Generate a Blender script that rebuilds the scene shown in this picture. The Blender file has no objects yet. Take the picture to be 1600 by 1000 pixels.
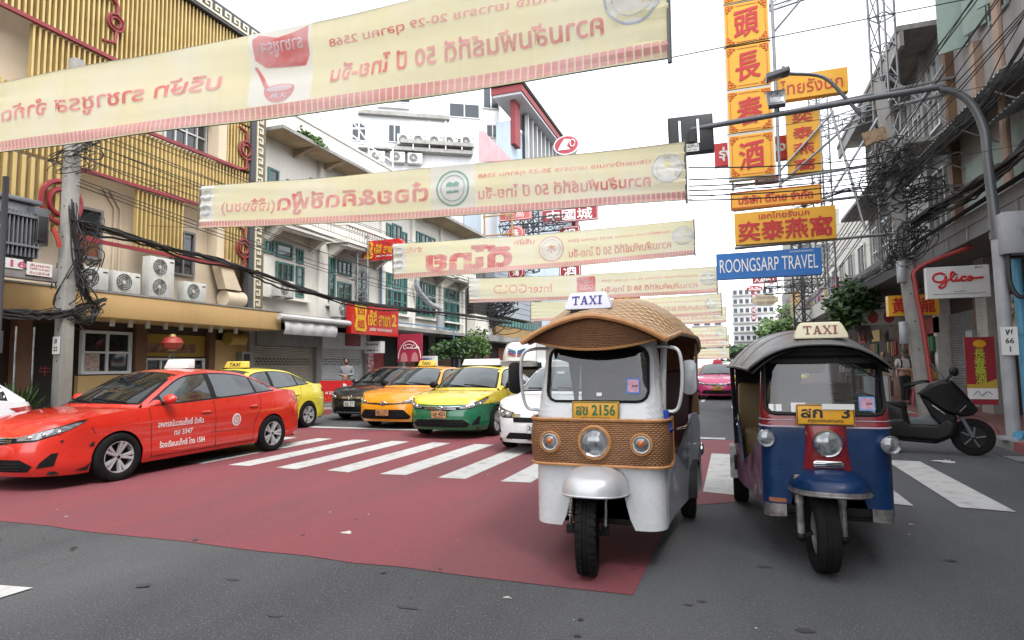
import bpy, bmesh, math, random
from mathutils import Vector, Matrix, geometry
R = math.radians
rnd = random.Random(7)
S = bpy.context.scene
# ---------------------------------------------------------------- camera, sky, sun, exposure
cd = bpy.data.cameras.new('camera'); cam = bpy.data.objects.new('camera', cd)
S.collection.objects.link(cam); S.camera = cam
FPX, EYE, YAW, ROLL, PITCH = 940.0, 1.47, R(19.65), R(0.6), R(4.3)
cd.sensor_width = 36; cd.lens = 36 * FPX / 1600; cd.clip_start = 0.05; cd.clip_end = 3000
_f = Vector((-math.sin(YAW)*math.cos(PITCH), math.cos(YAW)*math.cos(PITCH), math.sin(PITCH)))
_r = Vector((math.cos(YAW), math.sin(YAW), 0)); _u = _r.cross(_f)
_r2 = _r*math.cos(ROLL) - _u*math.sin(ROLL); _u2 = _u*math.cos(ROLL) + _r*math.sin(ROLL)
_m = Matrix((( _r2.x, _u2.x, -_f.x), (_r2.y, _u2.y, -_f.y), (_r2.z, _u2.z, -_f.z))).to_4x4()
cam.matrix_world = Matrix.Translation((0, 0, EYE)) @ _m
W = bpy.data.worlds.new("World"); S.world = W; W.use_nodes = True
nt = W.node_tree; bg = nt.nodes['Background']
sky = nt.nodes.new('ShaderNodeTexSky'); sky.sky_type = 'NISHITA'; sky.sun_disc = False
SUN_EL, SUN_ROT = R(57), R(128)
sky.sun_elevation = SUN_EL; sky.sun_rotation = SUN_ROT; sky.dust_density = 1.0; sky.air_density = 1.0
hs = nt.nodes.new('ShaderNodeHueSaturation'); hs.inputs['Saturation'].default_value = 0.12
hs.inputs['Value'].default_value = 2.2
tc = nt.nodes.new('ShaderNodeTexCoord'); mp = nt.nodes.new('ShaderNodeMapping'); mp.inputs['Scale'].default_value = (1.2, 1.2, 3.0)
nz = nt.nodes.new('ShaderNodeTexNoise'); nz.inputs['Scale'].default_value = 1.6; nz.inputs['Detail'].default_value = 5
cr = nt.nodes.new('ShaderNodeValToRGB')
cr.color_ramp.elements[0].position = 0.3; cr.color_ramp.elements[0].color = (0.93, 0.95, 0.98, 1)
cr.color_ramp.elements[1].position = 0.7; cr.color_ramp.elements[1].color = (1.12, 1.11, 1.1, 1)
mx = nt.nodes.new('ShaderNodeMix'); mx.data_type = 'RGBA'; mx.blend_type = 'MULTIPLY'; mx.inputs[0].default_value = 1
L = nt.links
L.new(tc.outputs['Generated'], mp.inputs[0]); L.new(mp.outputs[0], nz.inputs[0]); L.new(nz.outputs[0], cr.inputs[0])
L.new(sky.outputs[0], hs.inputs['Color']); L.new(hs.outputs[0], mx.inputs[6]); L.new(cr.outputs[0], mx.inputs[7])
L.new(mx.outputs[2], bg.inputs['Color']); bg.inputs['Strength'].default_value = 0.14
sd = bpy.data.lights.new('sun', 'SUN'); sd.energy = 1.5; sd.angle = R(20); sd.color = (1, 0.97, 0.93)
so = bpy.data.objects.new('sun', sd); S.collection.objects.link(so)
_sv = Vector((math.sin(SUN_ROT)*math.cos(SUN_EL), math.cos(SUN_ROT)*math.cos(SUN_EL), math.sin(SUN_EL)))
so.rotation_euler = _sv.to_track_quat('Z', 'Y').to_euler(); so.location = (0, 0, 60)
S.view_settings.view_transform = 'Standard'; S.view_settings.look = 'None'
S.view_settings.gamma = 1.0; S.view_settings.exposure = 0.8
S.cycles.max_bounces = 6; S.cycles.diffuse_bounces = 1; S.cycles.glossy_bounces = 3; S.cycles.transmission_bounces = 6
S.cycles.transparent_max_bounces = 8; S.cycles.use_denoising = True

# surveyed points: a picture ray met with the ground, or with a wall or sign plane of known position
def _ray(px, py): return _f + _r2*((px-800)/FPX) + _u2*((500-py)/FPX)
_C = Vector((0, 0, EYE))
def pG(px, py, z=0.0): d = _ray(px, py); return _C + d*((z-EYE)/d.z)
def pX(px, py, X): d = _ray(px, py); return _C + d*(X/d.x)
def pY(px, py, Y): d = _ray(px, py); return _C + d*(Y/d.y)

# ---------------------------------------------------------------- materials
MATS = {}
def _nodes(name):
    m = bpy.data.materials.new(name); m.use_nodes = True
    return m, m.node_tree.nodes, m.node_tree.links, m.node_tree.nodes['Principled BSDF']
def sp(b, k, v):
    if k in b.inputs: b.inputs[k].default_value = v
def c4(c): return (c[0], c[1], c[2], 1)
def mat(name, col, rough=0.6, metal=0.0, var=0.0, vs=3.0, col2=None, bump=0.0, bs=60.0, streak=0.0, coat=0.0, spec=0.5, speck=0.0, ss=250.0, lo=0.42, hi=0.68, rvar=0.0, emit=None, es=1.0, vz=1.0, vy=1.0):
    """Principled surface: base colour, broad patches, run-down stains, fine specks and bump."""
    if name in MATS: return MATS[name]
    m, n, l, b = _nodes(name); MATS[name] = m
    b.inputs['Base Color'].default_value = c4(col); b.inputs['Roughness'].default_value = rough
    b.inputs['Metallic'].default_value = metal; sp(b, 'Specular IOR Level', spec); sp(b, 'Coat Weight', coat); sp(b, 'Coat Roughness', 0.06)
    if emit: sp(b, 'Emission Color', c4(emit)); sp(b, 'Emission Strength', es)
    t = n.new('ShaderNodeTexCoord'); last = None
    def mixin(fac, c2, mult=False):
        nonlocal last
        x = n.new('ShaderNodeMix'); x.data_type = 'RGBA'
        if mult: x.blend_type = 'MULTIPLY'
        if last is None: x.inputs[6].default_value = c4(col)
        else: l.new(last, x.inputs[6])
        x.inputs[7].default_value = c4(c2); l.new(fac, x.inputs[0]); last = x.outputs[2]
    def noise(scale, detail=4, sc=None, rough_=0.6):
        q = n.new('ShaderNodeTexNoise'); q.inputs['Scale'].default_value = scale; q.inputs['Detail'].default_value = detail
        q.inputs['Roughness'].default_value = rough_
        if sc:
            p = n.new('ShaderNodeMapping'); p.inputs['Scale'].default_value = sc; l.new(t.outputs['Object'], p.inputs[0]); l.new(p.outputs[0], q.inputs[0])
        else: l.new(t.outputs['Object'], q.inputs[0])
        return q.outputs[0]
    def ramp(v, a, c, amt):
        r = n.new('ShaderNodeMapRange'); r.inputs[1].default_value = a; r.inputs[2].default_value = c
        r.inputs[3].default_value = 0; r.inputs[4].default_value = amt; l.new(v, r.inputs[0]); return r.outputs[0]
    if var:
        v = noise(vs, 5, (1, vy, vz)); mixin(ramp(v, lo, hi, var), col2 or tuple(x*0.55 for x in col))
    if streak:
        v = noise(1.0, 5, (7, 7, 0.35)); mixin(ramp(v, 0.5, 0.75, streak), tuple(x*0.45 for x in col))
    if speck:
        v = noise(ss, 2); mixin(ramp(v, 0.58, 0.72, speck), tuple(min(1, x*2.6+0.05) for x in col))
        v = noise(ss*0.7, 2, (1.1, 1, 1)); mixin(ramp(v, 0.60, 0.72, speck), tuple(x*0.35 for x in col))
    if last is not None: l.new(last, b.inputs['Base Color'])
    if rvar:
        v = noise(vs*2.3, 4); r = n.new('ShaderNodeMapRange'); r.inputs[1].default_value = 0.3; r.inputs[2].default_value = 0.7
        r.inputs[3].default_value = max(0.02, rough-rvar); r.inputs[4].default_value = min(1, rough+rvar); l.new(v, r.inputs[0]); l.new(r.outputs[0], b.inputs['Roughness'])
    if bump:
        v = noise(bs, 3); k = n.new('ShaderNodeBump'); k.inputs['Strength'].default_value = bump; k.inputs['Distance'].default_value = 0.02
        l.new(v, k.inputs['Height']); l.new(k.outputs[0], b.inputs['Normal'])
    return m
def glass_mat(name, tint=(0.9, 0.95, 0.95), op=0.25):
    """Thin pane: mostly clear with mirror reflections."""
    if name in MATS: return MATS[name]
    m, n, l, b = _nodes(name); MATS[name] = m
    tr = n.new('ShaderNodeBsdfTransparent'); tr.inputs[0].default_value = c4(tint)
    gl = n.new('ShaderNodeBsdfGlossy'); gl.inputs['Roughness'].default_value = 0.03
    fr = n.new('ShaderNodeFresnel'); fr.inputs[0].default_value = 1.5
    ad = n.new('ShaderNodeMath'); ad.inputs[1].default_value = op; l.new(fr.outputs[0], ad.inputs[0])
    mxs = n.new('ShaderNodeMixShader'); l.new(ad.outputs[0], mxs.inputs[0]); l.new(tr.outputs[0], mxs.inputs[1]); l.new(gl.outputs[0], mxs.inputs[2])
    l.new(mxs.outputs[0], n['Material Output'].inputs[0]); return m
def uv_mat(name, fn, rough=0.5):
    if name in MATS: return MATS[name]
    m, n, l, b = _nodes(name); MATS[name] = m; b.inputs['Roughness'].default_value = rough
    t = n.new('ShaderNodeTexCoord'); fn(n, l, b, t); return m
def mth(n, l, op, a, b_=None):
    k = n.new('ShaderNodeMath'); k.operation = op
    for i, v in enumerate((a, b_)):
        if v is None: continue
        if isinstance(v, (int, float)): k.inputs[i].default_value = v
        else: l.new(v, k.inputs[i])
    return k.outputs[0]

# ---------------------------------------------------------------- mesh building
class MB:
    def __init__(s): s.v = []; s.f = []; s.mi = []; s.mats = []; s.uv = {}; s.M = None; s.cur = 0; s.flat = set()
    def m(s, material):
        if material not in s.mats: s.mats.append(material)
        s.cur = s.mats.index(material); return s
    def vert(s, p):
        p = Vector(p)
        if s.M is not None: p = s.M @ p
        s.v.append(p); return len(s.v)-1
    def face(s, ids, flat=False):
        s.f.append(tuple(ids)); s.mi.append(s.cur)
        if flat: s.flat.add(len(s.f)-1)
    def quad(s, a, b, c, d): s.face([s.vert(p) for p in (a, b, c, d)])
    def poly(s, pts): s.face([s.vert(p) for p in pts])
    def box(s, x0, y0, z0, x1, y1, z1):
        i = [s.vert(p) for p in ((x0,y0,z0),(x1,y0,z0),(x1,y1,z0),(x0,y1,z0),(x0,y0,z1),(x1,y0,z1),(x1,y1,z1),(x0,y1,z1))]
        for q in ((0,3,2,1),(4,5,6,7),(0,1,5,4),(1,2,6,5),(2,3,7,6),(3,0,4,7)): s.face([i[k] for k in q], True)
        return s
    def cbox(s, c, d): return s.box(c[0]-d[0]/2, c[1]-d[1]/2, c[2]-d[2]/2, c[0]+d[0]/2, c[1]+d[1]/2, c[2]+d[2]/2)
    def obox(s, a, b, w, h, up=(0, 0, 1)):
        """bar of section w x h from a to b"""
        a, b = Vector(a), Vector(b); d = (b-a).normalized(); up = Vector(up)
        if abs(d.dot(up)) > 0.98: up = Vector((1, 0, 0))
        x = d.cross(up).normalized(); y = x.cross(d)
        i = []
        for p in (a, b):
            for sx, sy in ((-1,-1),(1,-1),(1,1),(-1,1)): i.append(s.vert(p + x*sx*w/2 + y*sy*h/2))
        for q in ((0,1,2,3),(7,6,5,4),(0,4,5,1),(1,5,6,2),(2,6,7,3),(3,7,4,0)): s.face([i[k] for k in q], True)
        return s
    def tube(s, pts, r, n=8, cap=True, closed=False):
        pts = [Vector(p) for p in pts]; N = len(pts)
        rs = r if isinstance(r, (list, tuple)) else [r]*N
        ring = []; t0 = (pts[1]-pts[0]).normalized()
        x = t0.orthogonal().normalized()
        for k in range(N):
            if closed: t = (pts[(k+1) % N]-pts[k-1])
            else: t = pts[min(k+1, N-1)]-pts[max(k-1, 0)]
            t = t.normalized() if t.length > 1e-9 else t0
            x = (x - t*x.dot(t)); x = x.normalized() if x.length > 1e-6 else t.orthogonal().normalized()
            y = t.cross(x)
            ring.append([s.vert(pts[k] + (x*math.cos(2*math.pi*j/n) + y*math.sin(2*math.pi*j/n))*rs[k]) for j in range(n)])
        for k in range(N if closed else N-1):
            a, b = ring[k], ring[(k+1) % N]
            for j in range(n): s.face((a[j], a[(j+1) % n], b[(j+1) % n], b[j]))
        if cap and not closed: s.face(ring[0][::-1], True); s.face(ring[-1], True)
        return s
    def lathe(s, prof, n=24, M=None, cap=False):
        """profile (radius, height) turned round local Z"""
        old = s.M; s.M = (old @ M if old is not None else M) if M is not None else old
        ring = []
        for r, z in prof:
            if r < 1e-6: ring.append([s.vert((0, 0, z))])
            else: ring.append([s.vert((r*math.cos(2*math.pi*j/n), r*math.sin(2*math.pi*j/n), z)) for j in range(n)])
        for a, b in zip(ring, ring[1:]):
            for j in range(n):
                q = [a[j % len(a)], a[(j+1) % len(a)], b[(j+1) % len(b)], b[j % len(b)]]
                u = []
                for k in q:
                    if k not in u: u.append(k)
                if len(u) > 2: s.face(u)
        if cap:
            if len(ring[0]) > 1: s.face(ring[0][::-1], True)
            if len(ring[-1]) > 1: s.face(ring[-1], True)
        s.M = old; return s
    def grid(s, fn, nu, nv, cu=False, uvf=None):
        """fn(u,v) -> point, u,v in 0..1"""
        base = len(s.v); NU = nu if cu else nu+1
        for i in range(NU):
            for j in range(nv+1):
                u, v = i/nu, j/nv
                k = s.vert(fn(u, v))
                if uvf: s.uv[k] = uvf(u, v)
        for i in range(nu):
            for j in range(nv):
                a = base+i*(nv+1)+j; b = base+((i+1) % NU)*(nv+1)+j
                s.face((a, b, b+1, a+1))
        return s
    def prism(s, pts, d):
        """flat outline pts (3D) extruded by vector d"""
        d = Vector(d); n = len(pts)
        a = [s.vert(p) for p in pts]; b = [s.vert(Vector(p)+d) for p in pts]
        s.face(a[::-1], True); s.face(b, True)
        for j in range(n): s.face((a[j], a[(j+1) % n], b[(j+1) % n], b[j]), True)
        return s
    def ball(s, c, r, n=12, k=8):
        r = r if isinstance(r, (tuple, list)) else (r, r, r)
        pr = [(math.sin(math.pi*i/k), -math.cos(math.pi*i/k)) for i in range(k+1)]
        s.lathe(pr, n, Matrix.Translation(c) @ Matrix.Diagonal((r[0], r[1], r[2], 1))); return s
    def text(s, txt, o, xd, yd, w=None, h=None, bold=0.0, lift=0.0, ctr=True, depth=0.0, fn=None, s_copy=False):
        """lettering in the plane (xd, yd) at o, fitted to width w and/or height h (metres)"""
        cjk = bold > 0 and any(0x2e80 < ord(ch_) < 0xfaff for ch_ in txt)
        if cjk and not s_copy:
            for k_, (ax, ay) in enumerate(((0, 0), (1, .0), (-1, .0), (0, 1), (0, -1))):
                o2 = Vector(o)+(Vector(xd).normalized()*ax+Vector(yd).normalized()*ay)*(bold*.62*(h or w or .3))
                s.text(txt, o2, xd, yd, w, h, bold, lift+k_*.0009, ctr, depth, fn, True)
            return s
        if cjk: bold = 0.0
        vs, fs, isl = text_shape(txt, bold)
        us_ = {k for f in fs for k in f}; x0 = min(vs[k][0] for k in us_); x1 = max(vs[k][0] for k in us_); y0 = min(vs[k][1] for k in us_); y1 = max(vs[k][1] for k in us_)
        sx = (w/(x1-x0)) if w else None; sy = (h/(y1-y0)) if h else None
        sx = sx or sy; sy = sy or sx
        o, xd, yd = Vector(o), Vector(xd).normalized(), Vector(yd).normalized(); nn = xd.cross(yd)
        cx, cy = ((x0+x1)/2, (y0+y1)/2) if ctr else (x0, y0)
        base = len(s.v)
        for p, k in zip(vs, isl):
            u, v = (p[0]-cx)*sx, (p[1]-cy)*sy
            q = fn(u, v, lift + (k % 7)*0.0004) if fn else o + xd*u + yd*v + nn*(lift + (k % 7)*0.0004)
            s.vert(q)
        for f in fs: s.face([base+k for k in f], True)
        return s
    def mesh(s, name, bevel=0.0, seg=2, angle=35):
        me = bpy.data.meshes.new(name)
        me.from_pydata([tuple(p) for p in s.v], [], s.f)
        for k in s.mats: me.materials.append(k)
        for p, i in zip(me.polygons, s.mi): p.material_index = i
        if s.uv:
            ul = me.uv_layers.new(name='UVMap')
            for lp in me.loops: ul.data[lp.index].uv = s.uv.get(lp.vertex_index, (0, 0))
        if bevel:
            bm = bmesh.new(); bm.from_mesh(me)
            bmesh.ops.remove_doubles(bm, verts=bm.verts, dist=1e-5)
            ed = [e for e in bm.edges if len(e.link_faces) == 2 and e.calc_face_angle(0) > R(30)]
            bmesh.ops.bevel(bm, geom=ed, offset=bevel, segments=seg, affect='EDGES', profile=0.5, clamp_overlap=True)
            bm.to_mesh(me); bm.free()
        me.polygons.foreach_set('use_smooth', [True]*len(me.polygons))
        me.set_sharp_from_angle(angle=R(angle)); me.update(); return me
_TX = {}
def text_shape(txt, bold):
    key = (txt, bold)
    if key in _TX: return _TX[key]
    c = bpy.data.curves.new('lettering', 'FONT'); c.body = txt; c.offset = bold; c.resolution_u = 3
    o = bpy.data.objects.new('lettering', c); S.collection.objects.link(o)
    me = bpy.data.meshes.new_from_object(o.evaluated_get(bpy.context.evaluated_depsgraph_get()))
    vs = [tuple(v.co[:2]) for v in me.vertices]; fs = [tuple(p.vertices) for p in me.polygons]
    isl = list(range(len(vs)))
    def find(a):
        while isl[a] != a: isl[a] = isl[isl[a]]; a = isl[a]
        return a
    for f in fs:
        for k in f[1:]: isl[find(k)] = find(f[0])
    roots = {}
    out = [roots.setdefault(find(k), len(roots)) for k in range(len(vs))]
    bpy.data.objects.remove(o); bpy.data.meshes.remove(me); bpy.data.curves.remove(c)
    _TX[key] = (vs, fs, out); return _TX[key]

def link(o): S.collection.objects.link(o); return o
def tag(o, label, cat, group=None):
    o['label'] = label; o['category'] = cat
    if group: o['group'] = group
    return o
def thing(name, label, cat, loc=(0, 0, 0), rz=0.0, group=None):
    o = link(bpy.data.objects.new(name, None)); o.empty_display_size = 0.2
    o.location = loc; o.rotation_euler = (0, 0, rz); return tag(o, label, cat, group)
def pieces_of(mb):
    """the far-apart pieces of a mesh, as separate builders"""
    n = len(mb.v); pa = list(range(n))
    def find(a):
        while pa[a] != a: pa[a] = pa[pa[a]]; a = pa[a]
        return a
    for f in mb.f:
        r0 = find(f[0])
        for k in f[1:]: pa[find(k)] = r0
    isl = {}
    for f in mb.f: isl.setdefault(find(f[0]), set()).update(f)
    keys = list(isl); m = len(keys)
    if m < 2 or m > 260: return [mb]
    bx = []
    for k in keys:
        P = [mb.v[i] for i in isl[k]]; lo = [min(p[a] for p in P) for a in range(3)]; hi = [max(p[a] for p in P) for a in range(3)]
        bx.append((lo, hi, max(h-l for l, h in zip(lo, hi))))
    pb = list(range(m))
    def fb(a):
        while pb[a] != a: pb[a] = pb[pb[a]]; a = pb[a]
        return a
    for i in range(m):
        for j in range(i+1, m):
            g = math.sqrt(sum(max(0, bx[j][0][a]-bx[i][1][a], bx[i][0][a]-bx[j][1][a])**2 for a in range(3)))
            if g <= max(.02, .5*max(bx[i][2], bx[j][2])): pb[fb(i)] = fb(j)
    grp = {}
    for i in range(m): grp.setdefault(fb(i), set()).add(keys[i])
    if len(grp) < 2: return [mb]
    out = []
    for g in grp.values():
        s = MB(); s.mats = mb.mats; mp_ = {}
        for fi, f in enumerate(mb.f):
            if find(f[0]) in g:
                ids = []
                for k in f:
                    if k not in mp_:
                        mp_[k] = len(s.v); s.v.append(mb.v[k])
                        if k in mb.uv: s.uv[mp_[k]] = mb.uv[k]
                    ids.append(mp_[k])
                s.f.append(tuple(ids)); s.mi.append(mb.mi[fi])
        out.append(s)
    out.sort(key=lambda s: -len(s.f)); return out
def part(name, mb, parent=None, material=None, bevel=0.0, world=False, seg=2, angle=35):
    if parent is not None and len(mb.f) > 1:
        ps = pieces_of(mb)
        if len(ps) > 1: return [part1(name, p, parent, material, bevel, world, seg, angle) for p in ps][0]
    return part1(name, mb, parent, material, bevel, world, seg, angle)
def part1(name, mb, parent=None, material=None, bevel=0.0, world=False, seg=2, angle=35):
    if material is not None and not mb.mats: mb.m(material); mb.mi = [0]*len(mb.f)
    o = link(bpy.data.objects.new(name, mb.mesh(name, bevel, seg, angle)))
    if parent is not None:
        o.parent = parent
        if world:
            p = parent; M = Matrix.Identity(4)
            while p is not None:
                M = Matrix.LocRotScale(p.location, p.rotation_euler, p.scale) @ M if p.parent is None else p.matrix_parent_inverse @ Matrix.LocRotScale(p.location, p.rotation_euler, p.scale) @ M
                p = p.parent
            o.matrix_parent_inverse = M.inverted()
    return o
def solo(name, mb, label, cat, material=None, group=None, bevel=0.0, angle=35):
    return tag(part(name, mb, None, material, bevel, angle=angle), label, cat, group)
def struct(name, mb, material=None, kind='structure'):
    o = part(name, mb, None, material); o['kind'] = kind; return o
def copy_thing(root, loc=None, rz=None, label=None):
    c = root.copy(); link(c)
    if loc is not None: c.location = loc
    if rz is not None: c.rotation_euler = (0, 0, rz)
    if label: c['label'] = label
    for ch in list(root.children):
        a = ch.copy(); link(a); a.parent = c
        for g in list(ch.children):
            b = g.copy(); link(b); b.parent = a
    return c
def lerp(a, b, t): return a+(b-a)*t
def interp(tab, x):
    if x <= tab[0][0]: return tab[0][1]
    for (a, p), (b, q) in zip(tab, tab[1:]):
        if x <= b: return p+(q-p)*(x-a)/(b-a)
    return tab[-1][1]
def crom(pts, n):
    """smooth curve through points, n samples a span"""
    P = [Vector(p) for p in pts]; out = []
    for i in range(len(P)-1):
        p0 = P[i-1] if i else P[0]*2-P[1]; p1, p2 = P[i], P[i+1]; p3 = P[i+2] if i+2 < len(P) else P[-1]*2-P[-2]
        for k in range(n):
            t = k/n
            out.append(0.5*((2*p1)+(p2-p0)*t+(2*p0-5*p1+4*p2-p3)*t*t+(3*p1-p0-3*p2+p3)*t**3))
    out.append(P[-1]); return out
def smooth01(a, b, x):
    t = max(0, min(1, (x-a)/(b-a))); return t*t*(3-2*t)
def pill(w, h, r, n=5, c=(0, 0)):
    out = []
    for cx, cy, a in ((w/2-r, h/2-r, 0), (-w/2+r, h/2-r, 90), (-w/2+r, -h/2+r, 180), (w/2-r, -h/2+r, 270)):
        for k in range(n+1): t = R(a+90*k/n); out.append((c[0]+cx+r*math.cos(t), c[1]+cy+r*math.sin(t)))
    return out
# ---------------------------------------------------------------- shared paints
M_BLACK = mat('black_plastic', (0.007, 0.007, 0.0075), 0.5, bump=0.05, bs=300, spec=.25)
M_RUB = mat('rubber', (0.007, 0.007, 0.0075), 0.85, var=0.6, vs=14, col2=(0.016, 0.015, 0.014), bump=0.1, bs=120, spec=.2)
M_GLS = mat('dark_glass', (0.008, 0.011, 0.012), 0.02, spec=0.8)
M_GLS2 = mat('tinted_glass', (0.05, 0.065, 0.07), 0.015, spec=1.0, coat=0.2, var=0.9, vs=1.1, col2=(0.008, 0.010, 0.011), lo=.46, hi=.56)
M_CHR = mat('chrome', (0.72, 0.73, 0.75), 0.12, 1.0, rvar=0.06)
M_ALU = mat('alloy', (0.50, 0.50, 0.51), 0.35, 0.35, rvar=0.08)
M_STEEL = mat('galvanised_steel', (0.33, 0.34, 0.35), 0.45, 0.7, var=0.5, vs=5, rvar=0.1)
M_LAMP = mat('lamp_lens', (0.30, 0.315, 0.325), 0.05, 0.3, var=0.9, vs=16, col2=(0.03, 0.03, 0.035), coat=1.0)
M_TAIL = mat('tail_lens', (0.35, 0.012, 0.015), 0.08, coat=1.0)
M_WHITE = mat('white_paint', (0.78, 0.78, 0.77), 0.35, var=0.2, vs=4, col2=(0.6, 0.6, 0.57))
M_UND = mat('underside', (0.008, 0.008, 0.008), 0.9)
M_INK = mat('black_ink', (0.015, 0.015, 0.016), 0.6)
M_WINK = mat('white_ink', (0.82, 0.81, 0.79), 0.5)
M_PLY = mat('yellow_plate', (0.75, 0.36, 0.02), 0.4, var=0.3, vs=9)
M_PLW = mat('white_plate', (0.7, 0.7, 0.68), 0.4)
M_PLO = mat('faded_orange_plate', (0.55, 0.28, 0.12), 0.5, var=0.4, vs=9)
M_GREENINK = mat('green_ink', (0.02, 0.14, 0.05), 0.5)
M_DARK = mat('dark_interior', (.02, .018, .016), .8)
def paint(name, c, dirt=0.12): return mat(name, c, 0.3, 0.0, var=dirt, vs=2.5, col2=tuple(x*0.7+0.02 for x in c), coat=1.0, rvar=0.06, bump=0.012, bs=3.0)

def drape(mb, poly, fn, off, step=0.06, back=0.008):
    """outline in surface coordinates, cut into small pieces and laid on the surface fn(u,v,off) as a thin shell"""
    bm = bmesh.new(); f = bm.faces.new([bm.verts.new((p[0], p[1], 0)) for p in poly])
    bmesh.ops.triangulate(bm, faces=[f])
    for ax in (0, 1):
        lo = min(p[ax] for p in poly); hi = max(p[ax] for p in poly); n = int((hi-lo)/step)
        for k in range(1, n+1):
            pc = [0, 0, 0]; pc[ax] = lo+(hi-lo)*k/(n+1); no = [0, 0, 0]; no[ax] = 1
            bmesh.ops.bisect_plane(bm, geom=bm.verts[:]+bm.edges[:]+bm.faces[:], plane_co=pc, plane_no=no, dist=1e-6)
    bm.verts.index_update()
    top = [mb.vert(fn(v.co.x, v.co.y, off)) for v in bm.verts]
    a = fn(poly[0][0], poly[0][1], off); b = fn(poly[1][0], poly[1][1], off); c = fn(poly[-1][0], poly[-1][1], off)
    p0 = fn(poly[0][0], poly[0][1], 0.0)
    for fc in bm.faces:
        ids = [top[v.index] for v in fc.verts]
        n = (mb.v[ids[1]]-mb.v[ids[0]]).cross(mb.v[ids[2]]-mb.v[ids[0]])
        cc = fc.calc_center_median(); o1 = fn(cc.x, cc.y, off+0.01); o0 = fn(cc.x, cc.y, off)
        dd = Vector(o1)-Vector(o0)
        if mb.M is not None: dd = mb.M.to_3x3() @ dd
        if n.dot(dd) < 0: ids.reverse()
        mb.face(ids)
    for e in bm.edges:
        if len(e.link_faces) == 1:
            p, q = e.verts; lp = [mb.vert(fn(x.co.x, x.co.y, off-back)) for x in (p, q)]
            mb.face((top[p.index], lp[0], lp[1], top[q.index]))
    bm.free(); return mb
def line_poly(pts, w):
    """a narrow band along a 2D path"""
    P = [Vector((p[0], p[1])) for p in pts]; A = []; B = []
    for i in range(len(P)):
        t = (P[min(i+1, len(P)-1)]-P[max(i-1, 0)]).normalized(); n = Vector((-t.y, t.x))*w/2
        A.append(tuple(P[i]+n)); B.append(tuple(P[i]-n))
    return A+B[::-1]

def make_wheel(parent, loc, side, r, style=0, w=0.2, rimmat=None):
    rimmat = rimmat or M_ALU
    M = Matrix.Translation(loc) @ Matrix.Rotation(R(90)*side, 4, 'Y')
    t = MB(); t.m(M_RUB); h = w/2; ri = r*0.66
    t.lathe([(ri, -h*0.8), (r*0.86, -h), (r*0.965, -h*0.88), (r, -h*0.6), (r, h*0.6), (r*0.965, h*0.88), (r*0.86, h), (r*0.74, h*0.98), (ri, h*0.8)], 40, M)
    wo = part('wheel', t, parent)
    m = MB(); m.m(rimmat)
    m.lathe([(ri*0.99, -h*0.8), (ri*1.0, h*0.82), (ri*0.955, h*0.84), (ri*0.94, h*0.55), (ri*0.9, h*0.1)], 40, M)
    m.m(M_UND); m.lathe([(ri*0.95, h*0.05), (0, h*0.05)], 24, M)
    m.m(rimmat); old = m.M; m.M = M
    n = 5
    for k in range(n):
        for da in ((-0.17, 0.17) if style == 0 else (-0.26, 0.0, 0.26)):
            a = 2*math.pi*k/n+da+0.3; a2 = 2*math.pi*k/n+da*0.45+0.3
            p0 = Vector((math.cos(a2)*ri*0.17, math.sin(a2)*ri*0.17, h*0.5)); p1 = Vector((math.cos(a)*ri*0.96, math.sin(a)*ri*0.96, h*0.74))
            d = (p1-p0).normalized(); x = d.cross(Vector((0, 0, 1))).normalized()
            i = []
            for p, ww in ((p0, ri*0.075), (p1, ri*(0.115 if style == 0 else 0.085))):
                for sx, z in ((-1, -0.03), (1, -0.03), (0.8, 0.012), (-0.8, 0.012)): i.append(m.vert(p+x*sx*ww+Vector((0, 0, z))))
            for q in ((0,1,2,3),(7,6,5,4),(0,4,5,1),(1,5,6,2),(2,6,7,3),(3,7,4,0)): m.face([i[k2] for k2 in q], True)
    m.lathe([(ri*0.24, h*0.3), (ri*0.22, h*0.6), (ri*0.12, h*0.66), (0, h*0.66)], 20)
    m.m(M_BLACK); m.lathe([(ri*0.11, h*0.67), (0, h*0.69)], 16)
    for k in range(5):
        a = 2*math.pi*k/5+0.6; m.ball((math.cos(a)*ri*0.17, math.sin(a)*ri*0.17, h*0.62), ri*0.03, 6, 4)
    m.M = old
    part('rim', m, wo); return wo

def plate(parent, c, nrm_y, w, h, top, bot, base, ink, tilt=0.0, rot=None):
    """licence plate facing -Y (nrm_y=-1) in its thing's space"""
    M = Matrix.Translation(c) @ (Matrix.Rotation(R(180), 4, 'Z') if nrm_y > 0 else Matrix.Identity(4)) @ Matrix.Rotation(tilt, 4, 'X')
    b = MB(); b.M = M; b.m(base); b.box(-w/2, 0, -h/2, w/2, 0.012, h/2)
    po = part('licence_plate', b, parent, bevel=0.003)
    t = MB(); t.M = M; t.m(ink)
    t.tube([(x, -0.001, z) for x, z in pill(w*0.965, h*0.93, 0.012)], 0.0022 if w < 0.3 else 0.003, 5, closed=True)
    if top: t.text(top, (0, 0, h*0.1), (1, 0, 0), (0, 0, 1), w*0.84, h*0.52, 0.028, 0.002)
    if bot: t.text(bot, (0, 0, -h*0.33), (1, 0, 0), (0, 0, 1), w*0.6, h*0.19, 0.02, 0.002)
    part('lettering', t, po); return po

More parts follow.
